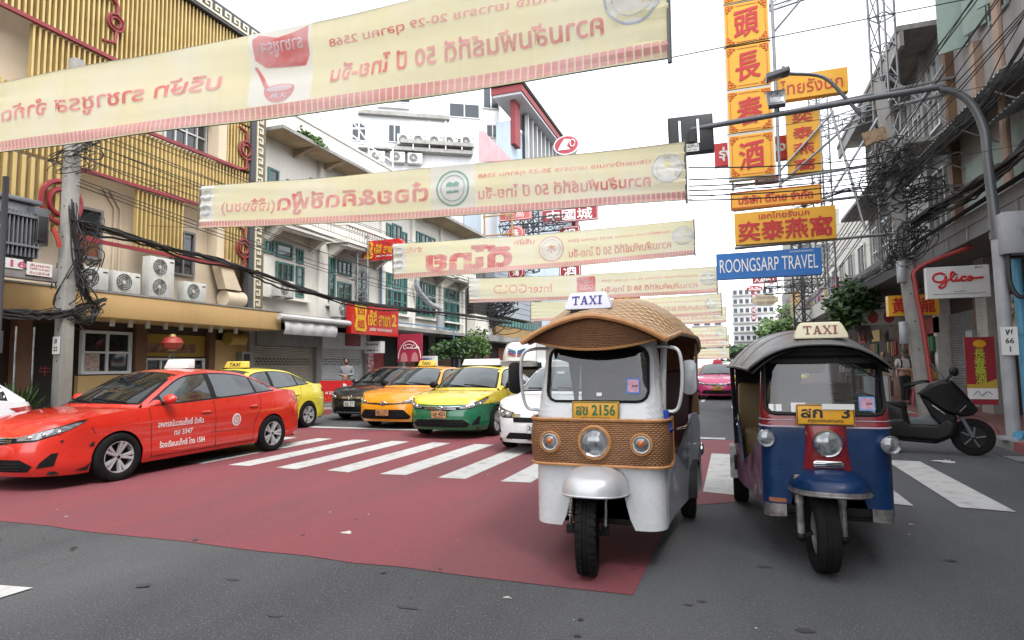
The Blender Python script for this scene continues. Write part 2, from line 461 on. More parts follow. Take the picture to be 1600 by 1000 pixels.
class CarShape:
    def __init__(s, L=4.62, Wd=1.775, hatch=False, H=1.46):
        k = L/4.62; kw = Wd/1.775; s.L = L; s.k = k; s.H = H; s.hatch = hatch
        raw = [(0, 0), (.3, .012), (.5, .05), (.65, .125), (.755, .25), (.83, .45), (.868, .75), (.884, 1.2), (.8875, 2.3), (.884, 3.3), (.868, 3.8), (.835, 4.15), (.765, 4.4), (.63, 4.545), (.4, 4.6), (0, 4.62)]
        s.pl = [(p.x*kw, p.y*k) for p in crom([(a, b, 0) for a, b in raw], 10)]
        s.sv = [0.0]
        for a, b in zip(s.pl, s.pl[1:]): s.sv.append(s.sv[-1]+math.hypot(b[0]-a[0], b[1]-a[1]))
        s.S = s.sv[-1]
        s.top = [(0, .71), (.05, .735), (.15, .775), (.3, .815), (.5, .85), (.8, .895), (1.2, .93), (2.0, .955), (3.0, 1.0), (3.8, 1.05), (4.1, 1.06), (4.3, 1.05), (4.5, 1.0), (4.62, .96)]
        if hatch: s.top[-4:] = [(4.1, 1.02), (4.3, 1.02), (4.5, 1.0), (4.62, .96)]
        s.wf, s.wr, s.ra = .965*k, (.965+2.70)*k, .35
        E = [(1.28, .755, .935), (1.62, .69, 1.15), (2.02, .595, 1.37), (2.45, .575, 1.425), (2.9, .57, 1.415), (3.3, .56, 1.355), (3.72, .6, 1.2), (4.02, .655, 1.065)]
        Cc = [(1.0, 0, .955), (1.45, 0, 1.205), (1.95, 0, 1.43), (2.42, 0, 1.475), (2.9, 0, 1.462), (3.28, 0, 1.405), (3.76, 0, 1.225), (4.15, 0, 1.075)]
        if hatch:
            E[-3:] = [(3.5, .56, 1.37), (4.0, .56, 1.26), (4.35, .64, 1.05)]; Cc[-3:] = [(3.5, 0, 1.43), (4.1, 0, 1.33), (4.45, 0, 1.06)]
        hz = (H-.95)/(1.46-.95)
        fx = lambda P: [(p[1]*kw, p[0]*k, .95+(p[2]-.95)*hz if p[2] > .95 else p[2]) for p in P]
        s.E = crom(fx(E), 8); s.Cc = crom(fx(Cc), 8)
    def plan(s, q):
        q = max(0, min(s.S, q)); import bisect
        i = min(len(s.sv)-2, max(0, bisect.bisect_right(s.sv, q)-1)); t = (q-s.sv[i])/(s.sv[i+1]-s.sv[i])
        a, b = s.pl[i], s.pl[i+1]
        i0, i1 = max(0, i-1), min(len(s.pl)-1, i+2)
        ty, td = s.pl[i1][0]-s.pl[i0][0], s.pl[i1][1]-s.pl[i0][1]; n = math.hypot(ty, td)
        return lerp(a[0], b[0], t), lerp(a[1], b[1], t), td/n, -ty/n
    def s_of_d(s, d):
        lo, hi = 0, len(s.pl)-1
        for i in range(len(s.pl)-1):
            if s.pl[i+1][1] >= d: 
                a, b = s.pl[i], s.pl[i+1]; t = (d-a[1])/max(1e-9, b[1]-a[1]); return lerp(s.sv[i], s.sv[i+1], t)
        return s.S
    FO = [(.15, -.12), (.22, -.05), (.3, -.015), (.4, 0), (.52, 0), (.6, -.02), (.68, -.05), (.74, -.1), (.8, -.16)]
    SO = [(.15, -.07), (.22, -.03), (.32, -.008), (.45, -.016), (.62, -.004), (.72, .0), (.76, -.002), (.86, -.02), (.95, -.045), (1.06, -.07)]
    RO = [(.2, -.09), (.3, -.02), (.4, 0), (.55, 0), (.72, -.02), (.82, -.02), (.93, -.05), (1.06, -.11)]
    def off(s, q, z):
        a = 1-smooth01(.45, 1.15, q); b = smooth01(s.S-1.15, s.S-.45, q)
        return interp(s.FO, z)*a + interp(s.RO, z)*b + interp(s.SO, z)*(1-a-b)
    def B(s, u, z, o=0.0):
        sd = 1 if u >= 0 else -1; y, d, ny, nd = s.plan(abs(u)); q = s.off(abs(u), z)+o
        return Vector((sd*(y+ny*q), d+nd*q-s.L/2, z))
    def side(s, sd):
        """surface by (distance behind nose, height) on one side"""
        return lambda d, z, o: s.B(sd*max(1e-4, s.s_of_d(d*s.k)), z, o)
    def ztop(s, u): return interp(s.top, s.plan(abs(u))[1]/s.k)
    def zlow(s, u):
        d = s.plan(abs(u))[1]; z = interp([(0, .19), (.5, .17), (1.0, .18), (3.6, .2), (4.62, .25)], d/s.k)
        if abs(u) > .6 and abs(u) < s.S-.6:
            for c in (s.wf, s.wr):
                x = abs(d-c)
                if x < s.ra: z = max(z, .31+math.sqrt(s.ra**2-x*x))
        return z
    def T(s, t, v, o=0.0):
        def at(P, t):
            x = t*(len(P)-1); i = min(len(P)-2, int(x)); return P[i].lerp(P[i+1], x-i)
        def pt(t, v):
            e, c = at(s.E, t), at(s.Cc, t); w = 1-abs(v)**2.3
            return Vector((e.x*v, lerp(e.y, c.y, w)-s.L/2, lerp(e.z, c.z, w)))
        p = pt(t, v)
        if o:
            e = 1e-3; a = pt(min(1, t+e), v)-pt(max(0, t-e), v); b = pt(t, min(1, v+e))-pt(t, max(-1, v-e))
            n = b.cross(a); n.normalize()
            if n.z < 0: n = -n
            p += n*o
        return p
    def edge(s, d):
        for a, b in zip(s.E, s.E[1:]):
            if b.y >= d: t = (d-a.y)/(b.y-a.y); return lerp(a.x, b.x, t), lerp(a.z, b.z, t)
        return s.E[-1].x, s.E[-1].z
    def Q(s, sd):
        """window-side surface by (distance behind nose, height)"""
        def fn(d, z, o):
            d = d*s.k; ey, ez = s.edge(d); zb = interp(s.top, d/s.k); u = s.s_of_d(d)
            by = abs(s.B(u, zb, 0).x)-.01
            w = max(0, min(1, (z-zb)/max(.02, ez-zb)))
            return Vector((sd*(lerp(by, ey, w)+.018*math.sin(math.pi*w)+o), d-s.L/2, z))
        return fn

def make_car(name, label, loc, rz, P, group=None, cat='taxi'):
    cs = CarShape(P.get('L', 4.62), P.get('W', 1.775), P.get('hatch', False), P.get('H', 1.46))
    t = thing(name, label, cat, loc, rz, group); k = cs.k
    pu, plo = P['paint'], P.get('lower', P['paint']); sp_ = P.get('split', .69)
    b = MB(); N = 150
    us = [cs.S*i/N for i in range(N+1)]
    for c in (cs.wf, cs.wr):                         # extra columns where the arches meet the sill
        for e in (-cs.ra, cs.ra):
            for q in (-.02, -.006, .006, .02): us.append(cs.s_of_d(c+e+q))
    us = sorted(us); nl, nu_ = 7, 7
    for sd in (1, -1):
        cols = []
        for u in us:
            zl, zt = cs.zlow(u), cs.ztop(u); zs = min(max(sp_, zl+.004), zt-.02)
            zz = [lerp(zl, zs, j/nl) for j in range(nl)]+[lerp(zs, zt, j/nu_) for j in range(nu_+1)]
            cols.append([b.vert(cs.B(sd*max(u, 1e-4), z)) for z in zz])
        for A, Bc in zip(cols, cols[1:]):
            for j in range(len(A)-1):
                b.m(plo if j < nl else pu)
                q = (A[j], Bc[j], Bc[j+1], A[j+1]); b.face(q if sd > 0 else q[::-1])
    b.m(pu)
    nv = 12                                            # bonnet, boot and shoulder deck
    rows = []
    for u in us:
        zt = cs.ztop(u); p = cs.B(max(u, 1e-4), zt); d = (p.y+cs.L/2)/k
        cr_ = interp([(0, 0.0), (.15, .02), (.5, .05), (1.1, .05), (1.5, .0), (3.9, .0), (4.2, .03), (4.5, .025), (4.62, 0)], d)
        rows.append([b.vert((p.x*(1-2*j/nv), p.y, zt+cr_*(1-abs(1-2*j/nv)**2.6))) for j in range(nv+1)])
    for A, Bc in zip(rows, rows[1:]):
        for j in range(nv): b.face((A[j], A[j+1], Bc[j+1], Bc[j]))
    b.grid(lambda u, v: cs.T(u, v*2-1), 60, 16)        # roof shell
    for sd in (1, -1):
        fn = cs.Q(sd); d0, d1 = cs.E[0].y/k+.01, cs.E[-1].y/k-.01
        b.grid(lambda u, v: fn(lerp(d0, d1, u), lerp(interp(cs.top, lerp(d0, d1, u))-.01, cs.edge(lerp(d0, d1, u)*k)[1], v), 0), 40, 8)
    b.m(M_UND)                                         # underside and wheel wells
    b.box(-.74, -cs.L/2+.25, .2, .74, cs.L/2-.3, .24)
    for c in (cs.wf, cs.wr):
        for sd in (1, -1):
            x0, x1 = sorted((sd*.56, sd*.80))
            b.grid(lambda u, v: (lerp(x0, x1, v), c-cs.L/2+math.cos(math.pi*u)*(cs.ra+.012), .30+math.sin(math.pi*u)*(cs.ra+.012)), 16, 1)
    part('body', b, t, angle=40)
    G = P.get('glass', M_GLS); wsG = P.get('wsglass', G)
    ws = MB(); ws.m(M_BLACK); drape(ws, [(.025, -.985), (.025, .985), (.285, .95), (.285, -.95)], lambda a, c, o: cs.T(a, c, o), .003, .08, .0)
    wo = part('windscreen_frame', ws, t)
    g = MB(); g.m(wsG); drape(g, [(.035, -.93), (.035, .93), (.272, .89), (.272, -.89)], lambda a, c, o: cs.T(a, c, o), .007, .05, .004)
    part('windscreen', g, t)
    wp = MB(); wp.m(M_BLACK)
    for v0, v1 in ((.1, -.75), (.8, .05)): wp.tube([cs.T(.03, v0, .02), cs.T(.045, lerp(v0, v1, .5), .022), cs.T(.055, v1, .014)], .009, 6)
    part('wiper', wp, t)
    g = MB(); g.m(G); drape(g, [(.74, -.8), (.74, .8), (.96, .84), (.96, -.84)], lambda a, c, o: cs.T(a, c, o), .004, .08, .004)
    part('rear_window', g, t)
    hatch = cs.hatch; q1 = 3.98 if hatch else 3.72
    for sd in (1, -1):
        fn = cs.Q(sd)
        ze = lambda d, o: cs.edge(d*k)[1]-o
        zb = lambda d: interp(cs.top, d)+.012
        def dlo(d0, d1, o, n=10, db=0.0):
            ds = [lerp(d0, d1, i/n) for i in range(n+1)]
            return [(d, zb(d)+db) for d in ds]+[(d, max(zb(d)+db+.006, ze(d, o))) for d in reversed(ds)]
        f = MB(); f.m(M_BLACK); drape(f, dlo(1.40, q1+.06, .03, 20), fn, .003, .1, .0); part('window_frame', f, t)
        for d0, d1 in ((1.60, 2.42), (2.52, 3.30), (3.35, q1)):
            g = MB(); g.m(G); drape(g, dlo(d0, d1, .05, 8, .02), fn, .0065, .08, .003); part('side_window', g, t)
        bs = cs.side(sd)
        ln = MB(); ln.m(M_UND)
        for pth in ([(1.42, .24), (1.40, .55), (1.38, .93)], [(2.47, .24), (2.46, .6), (2.44, .965)], [(3.40, 1.0), (3.38, .8), (3.30, .66), (3.24, .5), (3.22, .24)], [(1.42, .25), (2.3, .25), (3.22, .25)], [(.62, .74), (.66, .66)]):
            drape(ln, line_poly([(p.x, p.y) for p in crom([(a, c, 0) for a, c in pth], 5)], .009), bs, .0015, .12, .0)
        part('door_gap', ln, t)
        for d in (2.28, 3.22):
            h = MB(); h.m(P.get('handle', pu))
            c = bs(d, .80 if d < 3 else .825, .012); h.ball(c, (.018, .1, .022), 10, 8); part('door_handle', h, t)
        mr = MB(); mr.m(P.get('mirror', pu)); c = fn(1.62, 1.0, .13)
        mr.ball(c+Vector((0, 0, .035)), (.115, .07, .075), 14, 10); mr.m(M_BLACK); mr.obox(fn(1.60, .97, -.02), c, .05, .045)
        part('mirror', mr, t)
        tl = MB(); tl.m(M_TAIL)
        if hatch: drape(tl, [(cs.S-1.0, .83), (cs.S-.62, .80), (cs.S-.6, .92), (cs.S-.8, .95), (cs.S-1.15, .93)], lambda a, c, o: cs.B(sd*a, c, o), .006, .06)
        else: drape(tl, [(cs.S-.98, .87), (cs.S-.4, .80), (cs.S-.38, .90), (cs.S-.7, .94), (cs.S-.98, .95)], lambda a, c, o: cs.B(sd*a, c, o), .006, .06)
        part('taillight', tl, t)
    F = lambda a, c, o: cs.B(a if abs(a) > 1e-4 else 1e-4, c, o)
    fs = P.get('front', 'slim'); 
    for sd in (1, -1):
        hl = MB(); hl.m(M_BLACK); out = {'slim': [(.40, .595), (.38, .645), (.62, .705), (.86, .765), (1.12, .835), (1.22, .845), (1.02, .735), (.86, .675), (.66, .61)],
            'wide': [(.46, .60), (.5, .655), (.72, .71), (.95, .765), (1.15, .815), (1.05, .73), (.9, .665), (.7, .615)],
            'city': [(.44, .60), (.44, .69), (.66, .725), (.9, .765), (1.06, .785), (.98, .70), (.85, .635), (.66, .595)]}[fs]
        drape(hl, [(sd*a, z) for a, z in out], F, .003, .05)
        ho = part('headlight', hl, t)
        cx = sum(p[0] for p in out)/len(out); cz = sum(p[1] for p in out)/len(out)
        l2 = MB(); l2.m(M_LAMP); drape(l2, [(sd*(cx+(a-cx)*.9), cz+(z-cz)*.78) for a, z in out], F, .009, .05)
        part('lens', l2, ho)
        dd = MB(); dd.m(M_CHR)
        for a in (.58, .74, .9): dd.ball(F(sd*a, interp([(.5, .645), (.95, .72)], a), .004), (.034, .02, .03), 12, 8)
        part('reflector', dd, ho)
        ms = MB(); ms.m(M_RUB)
        fg = {'slim': [(.68, .29), (.86, .31), (.90, .46), (.83, .46), (.72, .36)], 'wide': [(.78, .28), (.86, .28), (.93, .44), (.88, .50), (.82, .42)], 'city': [(.72, .34), (.88, .36), (.93, .53), (.84, .53), (.76, .42)]}[fs]
        drape(ms, [(sd*a, z) for a, z in fg], F, .004, .05); part('fog_lamp_recess', ms, t)
    gr = MB(); ck = MB(); gr.m(M_RUB); ck.m(M_CHR)
    if fs == 'slim':
        drape(gr, [(-.42, .60), (-.15, .565), (.15, .565), (.42, .60), (.40, .655), (.2, .645), (-.2, .645), (-.40, .655)], F, .004, .05)
        drape(ck, [(-.44, .655), (-.2, .643), (.2, .643), (.44, .655), (.44, .668), (.2, .66), (-.2, .66), (-.44, .668)], F, .010, .05)
        for zz in (.60, .622): drape(ck, [(-.36, zz), (.36, zz), (.36, zz+.006), (-.36, zz+.006)], F, .008, .06)
        lowp = [(-.58, .25), (.58, .25), (.64, .32), (.5, .40), (-.5, .40), (-.64, .32)]
    elif fs == 'wide':
        drape(gr, [(-.46, .60), (-.12, .58), (.12, .58), (.46, .60), (.46, .622), (.12, .612), (-.12, .612), (-.46, .622)], F, .004, .05)
        drape(ck, [(-.44, .622), (-.12, .612), (.12, .612), (.44, .622), (.44, .632), (.12, .624), (-.12, .624), (-.44, .632)], F, .009, .05)
        lowp = [(-.66, .25), (.66, .25), (.70, .31), (.52, .47), (-.52, .47), (-.70, .31)]
    else:
        drape(gr, [(-.42, .53), (.42, .53), (.44, .61), (-.44, .61)], F, .004, .05)
        drape(ck, [(-.46, .615), (.46, .615), (.46, .675), (.2, .66), (-.2, .66), (-.46, .675)], F, .010, .05)
        lowp = [(-.5, .27), (.5, .27), (.62, .25), (.50, .36), (-.50, .36), (-.62, .25)]
    go = part('grille', gr, t); part('grille_bar', ck, go)
    lw = MB(); lw.m(M_RUB); drape(lw, lowp, F, .004, .05); lo_ = part('bumper_intake', lw, t)
    sl = MB(); sl.m(M_BLACK)
    for zz in (.28, .315, .35): sl.tube([F(a, zz, .008) for a in (-.5, -.3, -.05, .05, .3, .5)], .006, 5)
    part('slat', sl, lo_)
    if fs == 'city':
        c2 = MB(); c2.m(M_CHR); drape(c2, [(-.5, .235), (.5, .235), (.5, .255), (-.5, .255)], F, .012, .06); part('bumper_trim', c2, t)
    em = MB(); em.m(M_CHR); zc = .615 if fs != 'city' else .64; ec = F(0, zc, .022)
    if fs == 'city':
        for sx in (-1, 1): em.obox(ec+Vector((sx*.034, 0, -.035)), ec+Vector((sx*.043, 0, .035)), .014, .008)
        em.obox(ec+Vector((-.036, 0, 0)), ec+Vector((.036, 0, 0)), .008, .012)
        em.tube([ec+Vector((x, .003, z)) for x, z in pill(.125, .105, .025)], .005, 6, closed=True)
    else:
        for a, c, z0 in ((.075, .05, 0), (.028, .048, 0), (.05, .02, .024)):
            em.tube([ec+Vector((a*math.cos(2*math.pi*i/24), 0, z0+c*math.sin(2*math.pi*i/24))) for i in range(24)], .0065, 6, closed=True)
    part('emblem', em, t)
    if P.get('plate'):
        tp, base, ink = P['plate']
        plate(t, F(0, P.get('plz', .47), .03), -1, .34, .15, tp, 'กรุงเทพมหานคร', base, ink)
    for c in (cs.wf, cs.wr):
        for sd in (1, -1): make_wheel(t, (sd*.80*P.get('W', 1.775)/1.775, c-cs.L/2, .315), sd, .315, P.get('rim', 0))
    if P.get('sign'):
        col, txt, ink = P['sign']; sw = P.get('signw', .72)
        z0 = 1.475*P.get('H', 1.46)/1.46; y0 = P.get('signd', 2.25)*k-cs.L/2
        m = MB(); m.m(col)
        m.prism([(-sw/2, y0-.1, z0), (sw/2, y0-.1, z0), (sw/2-.05, y0-.055, z0+.15), (-sw/2+.05, y0-.055, z0+.15)], (0, .15, 0))
        so_ = part('taxi_sign', m, t, bevel=.012)
        m = MB(); m.m(M_BLACK); m.box(-sw/2-.01, y0-.11, z0-.03, sw/2+.01, y0+.06, z0-.001); part('sign_base', m, so_)
        if txt:
            m = MB(); m.m(ink); m.text(txt, (0, y0-.082, z0+.075), (1, 0, 0), (0, .3, 1), sw*.5, .085, .02, .004); part('lettering', m, so_)
    return t, cs
# ---------------------------------------------------------------- ground, road, markings, pavements
M_ASPH = mat('asphalt', (0.098, 0.100, 0.105), 0.85, var=0.7, vs=0.32, col2=(0.036, 0.037, 0.040), vy=.3, speck=0.75, ss=85, bump=0.6, bs=110, lo=0.42, hi=0.62)
M_RED = mat('red_road_paint', (0.205, 0.048, 0.058), 0.75, var=0.85, vs=0.8, vy=.22, col2=(0.15, 0.05, 0.058), speck=0.28, ss=70, bump=0.4, bs=110, lo=0.42, hi=0.64)
M_LINE = mat('road_line_paint', (0.50, 0.50, 0.485), 0.7, var=0.8, vs=5, col2=(0.28, 0.25, 0.25), speck=0.3, ss=120, bump=0.2, bs=160, lo=0.5, hi=0.72)
M_PAVE_L = mat('concrete_paving', (0.24, 0.23, 0.22), 0.85, var=0.5, vs=1.5, bump=0.15, bs=40)
M_PAVE_R = mat('red_paving', (0.20, 0.085, 0.075), 0.8, var=0.5, vs=1.8, bump=0.2, bs=50, speck=0.15)
M_KERB = mat('kerb_stone', (0.26, 0.25, 0.24), 0.85, var=0.5, vs=3, bump=0.2, bs=30)
KL, KR = -11.75, 4.3
g = MB(); g.m(M_ASPH); g.quad((-400, -60, 0), (400, -60, 0), (400, 900, 0), (-400, 900, 0)); struct('ground', g)
def sheet(name, polys, m, z):
    b = MB(); b.m(m)
    for p in polys: b.poly([(x, y, z) for x, y in p])
    return struct(name, b)
def wob(x0, x1, y, n=26, a=.02): return [(lerp(x0, x1, i/n), y+rnd.uniform(-a, a)) for i in range(n+1)]
sheet('red_road_surface', [wob(-11.6, -.62, 3.98)+[(-.55, 6.5), (.02, 6.9), (.05, 11.9)]+wob(.05, -8.6, 12.25, 12, .015)+[(-11.6, 12.3)]], M_RED, .004)
st = []
for i in range(9):
    x = -9.84+i*.885
    st.append([(x, 7.26+rnd.uniform(-.03, .03)), (x+.39, 7.26+rnd.uniform(-.03, .03)), (x+.40, 10.5), (x+.01, 10.5)])
for x in (-.32, .48, 1.28, 2.13): st.append([(x, 7.3+rnd.uniform(-.04, .04)), (x+.44, 7.22), (x+.46, 10.4), (x+.02, 10.42)])
sheet('crosswalk', st, M_LINE, .008)
sheet('stop_line', [[(-11.4, 12.3), (-.1, 12.35), (-.1, 12.62), (-11.4, 12.57)], [(.1, 12.2), (1.1, 12.2), (1.1, 12.42), (.1, 12.42)]], M_LINE, .0085)
ln = [[(-1.02, y), (-.90, y), (-.90, y+4), (-1.02, y+4)] for y in (14, 24, 34, 46, 58, 72)]+[[(-4.0, y), (-3.9, y), (-3.9, y+4), (-4.0, y+4)] for y in (16, 26, 38, 52)]
ln += [[(2.4, 12.9+i*8), (2.5, 12.9+i*8), (2.5, 15.9+i*8), (2.4, 15.9+i*8)] for i in range(3)]
a, c = pG(-30, 937), pG(52, 921); d_ = pG(20, 915); ln.append([tuple(pG(*p)[:2]) for p in ((-60, 948), (0, 936), (52, 920), (0, 916), (-60, 926))])
sheet('lane_line', ln, M_LINE, .0082)
M_PATCH = mat('asphalt_patch', (0.052, 0.053, 0.056), 0.85, speck=0.35, ss=150, bump=0.3, bs=180)
b = MB(); b.m(M_PATCH)
for cx, cy, w, h in ((.35, 3.75, .05, .03), (-.28, 3.92, .035, .012), (-.2, 4.0, .03, .02), (.2, 4.8, .06, .02), (-1.9, 3.35, .07, .02), (-3.3, 3.4, .05, .016), (-2.6, 3.0, .06, .02), (-.9, 3.2, .05, .02), (1.6, 3.7, .05, .03), (2.2, 4.6, .07, .03)):
    b.poly([(cx+w*math.cos(2*math.pi*i/11)*rnd.uniform(.7, 1.3), cy+h*math.sin(2*math.pi*i/11)*rnd.uniform(.7, 1.3), .0045) for i in range(11)])
struct('asphalt_stains', b)
b = MB(); b.m(mat('road_crack', (.022, .022, .023), .9)); q = random.Random(14)
for (x, y, a, n) in ((1.4, 3.2, 30, 9), (2.6, 5.6, 75, 12), (3.1, 8.4, 80, 14)):
    P = [Vector((x, y))]
    for i in range(n): a += q.uniform(-38, 38); P.append(P[-1]+Vector((math.cos(R(a)), math.sin(R(a))))*q.uniform(.05, .12))
    ws = [q.uniform(.001, .003) for _ in P]
    for i in range(n):
        d = (P[i+1]-P[i]).normalized(); nn = Vector((-d.y, d.x)); b.poly([(*(P[i]-nn*ws[i]), .0062), (*(P[i+1]-nn*ws[i+1]), .0062), (*(P[i+1]+nn*ws[i+1]), .0062), (*(P[i]+nn*ws[i]), .0062)])
struct('road_cracks', b)
b = MB(); b.m(M_PATCH)
for k in range(90):
    cx, cy = q.uniform(-9, 3.8), q.uniform(2.2, 12); w = abs(q.gauss(.012, .02))+.006; h = w*q.uniform(.4, 1)
    b.poly([(cx+w*math.cos(i*.785)*q.uniform(.6, 1.3), cy+h*math.sin(i*.785)*q.uniform(.6, 1.3), .0095) for i in range(8)])
struct('road_specks', b)
b = MB(); b.m(M_PAPER if 'M_PAPER' in globals() else M_LINE)
for k in range(40):
    cx, cy = q.uniform(-9, 3.8), q.uniform(2.4, 9); w = abs(q.gauss(.004, .006))+.004
    b.poly([(cx+w*math.cos(i*1.047)*q.uniform(.6, 1.4), cy+w*math.sin(i*1.047)*q.uniform(.6, 1.4), .0098) for i in range(6)])
struct('road_grit', b)
b = MB(); b.m(M_PAVE_L); b.box(-15.5, -40, -.2, KL-.18, 140, .15); struct('pavement_left', b)
b = MB(); b.m(M_PAVE_R); b.box(KR+.2, -40, -.2, 9, 140, .15); struct('pavement_right', b)
M_KW = mat('kerb_red', (0.30, 0.07, 0.06), 0.8, var=0.6, vs=5, col2=(0.2, 0.15, 0.14))
for nm, x0 in (('kerb_left', KL-.18), ('kerb_right', KR)):
    b = MB()
    for i in range(90):
        y = -20+i*1.0; b.m(M_KW if i % 2 else M_KERB); b.box(x0, y+.006, -.1, x0+.18, y+.994, .155+rnd.uniform(-.004, .004))
    struct(nm, b)
b = MB(); b.m(M_PATCH); b.box(KR-.42, -20, -.1, KR-.03, 70, .006); b.m(M_STEEL)
for y in (10.8, 12.6): b.box(KR-.40, y, 0, KR-.06, y+.5, .012)
struct('gutter', b)
# litter on the road
M_PAPER = mat('crumpled_paper', (0.62, 0.6, 0.55), 0.8, var=0.6, vs=14, col2=(0.25, 0.24, 0.22))
def litter(name, label, p, w, d, h, seed, m=M_PAPER):
    q = random.Random(seed); b = MB(); b.m(m)
    hs_ = {}
    def fn(u, v):
        k = (round(u*7), round(v*5)); hs_.setdefault(k, q.uniform(0, 1))
        a = 2*math.pi*v; r = u*(.8+.3*math.sin(3*a+seed))
        return (p[0]+w*r*math.cos(a), p[1]+d*r*math.sin(a), .006+h*hs_[k]*(1-u*.7))
    b.grid(fn, 7, 10); return solo(name, b, label, 'litter')
litter('paper_scrap', 'flat white paper scrap lying on the red road paint', pG(542, 833), .06, .05, .006, 3)
litter('crumpled_cloth', 'crumpled grey and black cloth lying on asphalt near the scooter wheel', pG(1478, 723), .17, .07, .05, 5)
litter('paper_scrap', 'small white paper scrap on dark asphalt right of the blue three-wheeler', pG(1423, 820), .025, .02, .008, 8)
litter('paper_scrap', 'white paper scrap on asphalt between the two front tyres', pG(793, 935), .035, .02, .005, 9)
# ---------------------------------------------------------------- left side: gold-slatted shop building
M_BEIGE = mat('beige_plaster', (.68, .56, .41), .8, var=.35, vs=1.2, col2=(.52, .42, .30), streak=.15, bump=.1, bs=40)
M_TAN = mat('tan_fascia', (.62, .41, .18), .7, var=.3, vs=1.0, col2=(.55, .36, .16), streak=.12)
M_GOLD = mat('gold_slat', (.62, .46, .19), .4, .4, var=.6, vs=1.5, col2=(.45, .31, .11), rvar=.12, streak=.2)
M_CRIM = mat('crimson_trim', (.26, .025, .035), .4, var=.4, vs=3)
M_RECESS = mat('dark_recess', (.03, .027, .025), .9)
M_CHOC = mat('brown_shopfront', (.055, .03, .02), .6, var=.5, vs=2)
M_ALW = mat('window_aluminium', (.55, .55, .54), .4, .5)
M_CREAMW = mat('cream_wall', (.80, .77, .70), .85, var=.45, vs=.8, col2=(.66, .62, .54), streak=.22, bump=.08, bs=30)
M_WHW = mat('white_wall', (.80, .81, .83), .85, var=.35, vs=.6, col2=(.68, .69, .71), streak=.3)
M_TEAL = mat('teal_shutter', (.075, .20, .18), .55, var=.4, vs=5, col2=(.04, .12, .11))
M_CONC = mat('stained_concrete', (.34, .33, .31), .9, var=.6, vs=1.5, col2=(.17, .165, .155), streak=.6, bump=.15, bs=30)
M_SHB = mat('beige_roller_shutter', (.40, .36, .30), .5, .2, var=.3, vs=1.5)
M_SHW = mat('white_roller_shutter', (.62, .63, .63), .5, .2, var=.25, vs=1.5)
M_CASE = mat('aircon_casing', (.62, .62, .58), .5, var=.35, vs=5, col2=(.45, .44, .40), streak=.4)
M_GRILL = mat('aircon_grille', (.10, .10, .10), .6)
M_GLI = mat('shop_glass', (.02, .024, .024), .04, spec=.8, var=.6, vs=3, col2=(.05, .055, .055))
def win(par, X, y0, y1, z0, z1, fm=None, gm=None, nx=2, nz=1, s=1, fw=.06, name='window', depth=.08, hood=False):
    """window in a wall of constant X; s=+1 faces +X"""
    fm = fm or M_ALW; gm = gm or M_GLI; f = MB(); f.m(fm)
    a, b = sorted((X-s*.02, X+s*depth))
    for (p, q, r, t) in ((y0, y1, z0, z0+fw), (y0, y1, z1-fw, z1), (y0, y0+fw, z0+fw, z1-fw), (y1-fw, y1, z0+fw, z1-fw)): f.box(a, p, r, b, q, t)
    for i in range(1, nx): y = lerp(y0, y1, i/nx); f.box(a, y-fw*.35, z0+fw, b-s*.0-.004 if s > 0 else b, y+fw*.35, z1-fw)
    for i in range(1, nz): z = lerp(z0, z1, i/nz); f.box(a+.003, y0+fw, z-fw*.35, b-.008, y1-fw, z+fw*.35)
    if hood: f.box(min(X, X+s*.25), y0-.08, z1+.02, max(X, X+s*.25), y1+.08, z1+.08)
    wo = part(name, f, par, world=True)
    g = MB(); g.m(gm); x0, x1 = sorted((X+s*.012, X+s*.022)); g.box(x0, y0+fw*.5, z0+fw*.5, x1, y1-fw*.5, z1-fw*.5); part('pane', g, wo, world=True); return wo
def shutter(par, X, y0, y1, z0, z1, m_, s=1, name='roller_shutter', dots=True):
    b = MB(); b.m(m_); n = int((z1-z0)/.075)
    for i in range(n):
        z = z0+(z1-z0)*i/n; h = (z1-z0)/n
        b.quad((X, y0, z), (X, y1, z), (X+s*.022, y1, z+h*.5), (X+s*.022, y0, z+h*.5)); b.quad((X+s*.022, y0, z+h*.5), (X+s*.022, y1, z+h*.5), (X, y1, z+h), (X, y0, z+h))
    so_ = part(name, b, par, world=True)
    if dots:
        b = MB(); b.m(M_RECESS)
        for r in range(3):
            k = int((y1-y0-.2)/.17)
            for i in range(k):
                y = y0+.12+(i+.5*(r % 2))*.17; z = z1-.62+r*.09
                b.poly([(X+s*.026, y-.055, z), (X+s*.026, y, z-.028), (X+s*.026, y+.055, z), (X+s*.026, y, z+.028)])
        part('vent_slots', b, so_, world=True)
    return so_
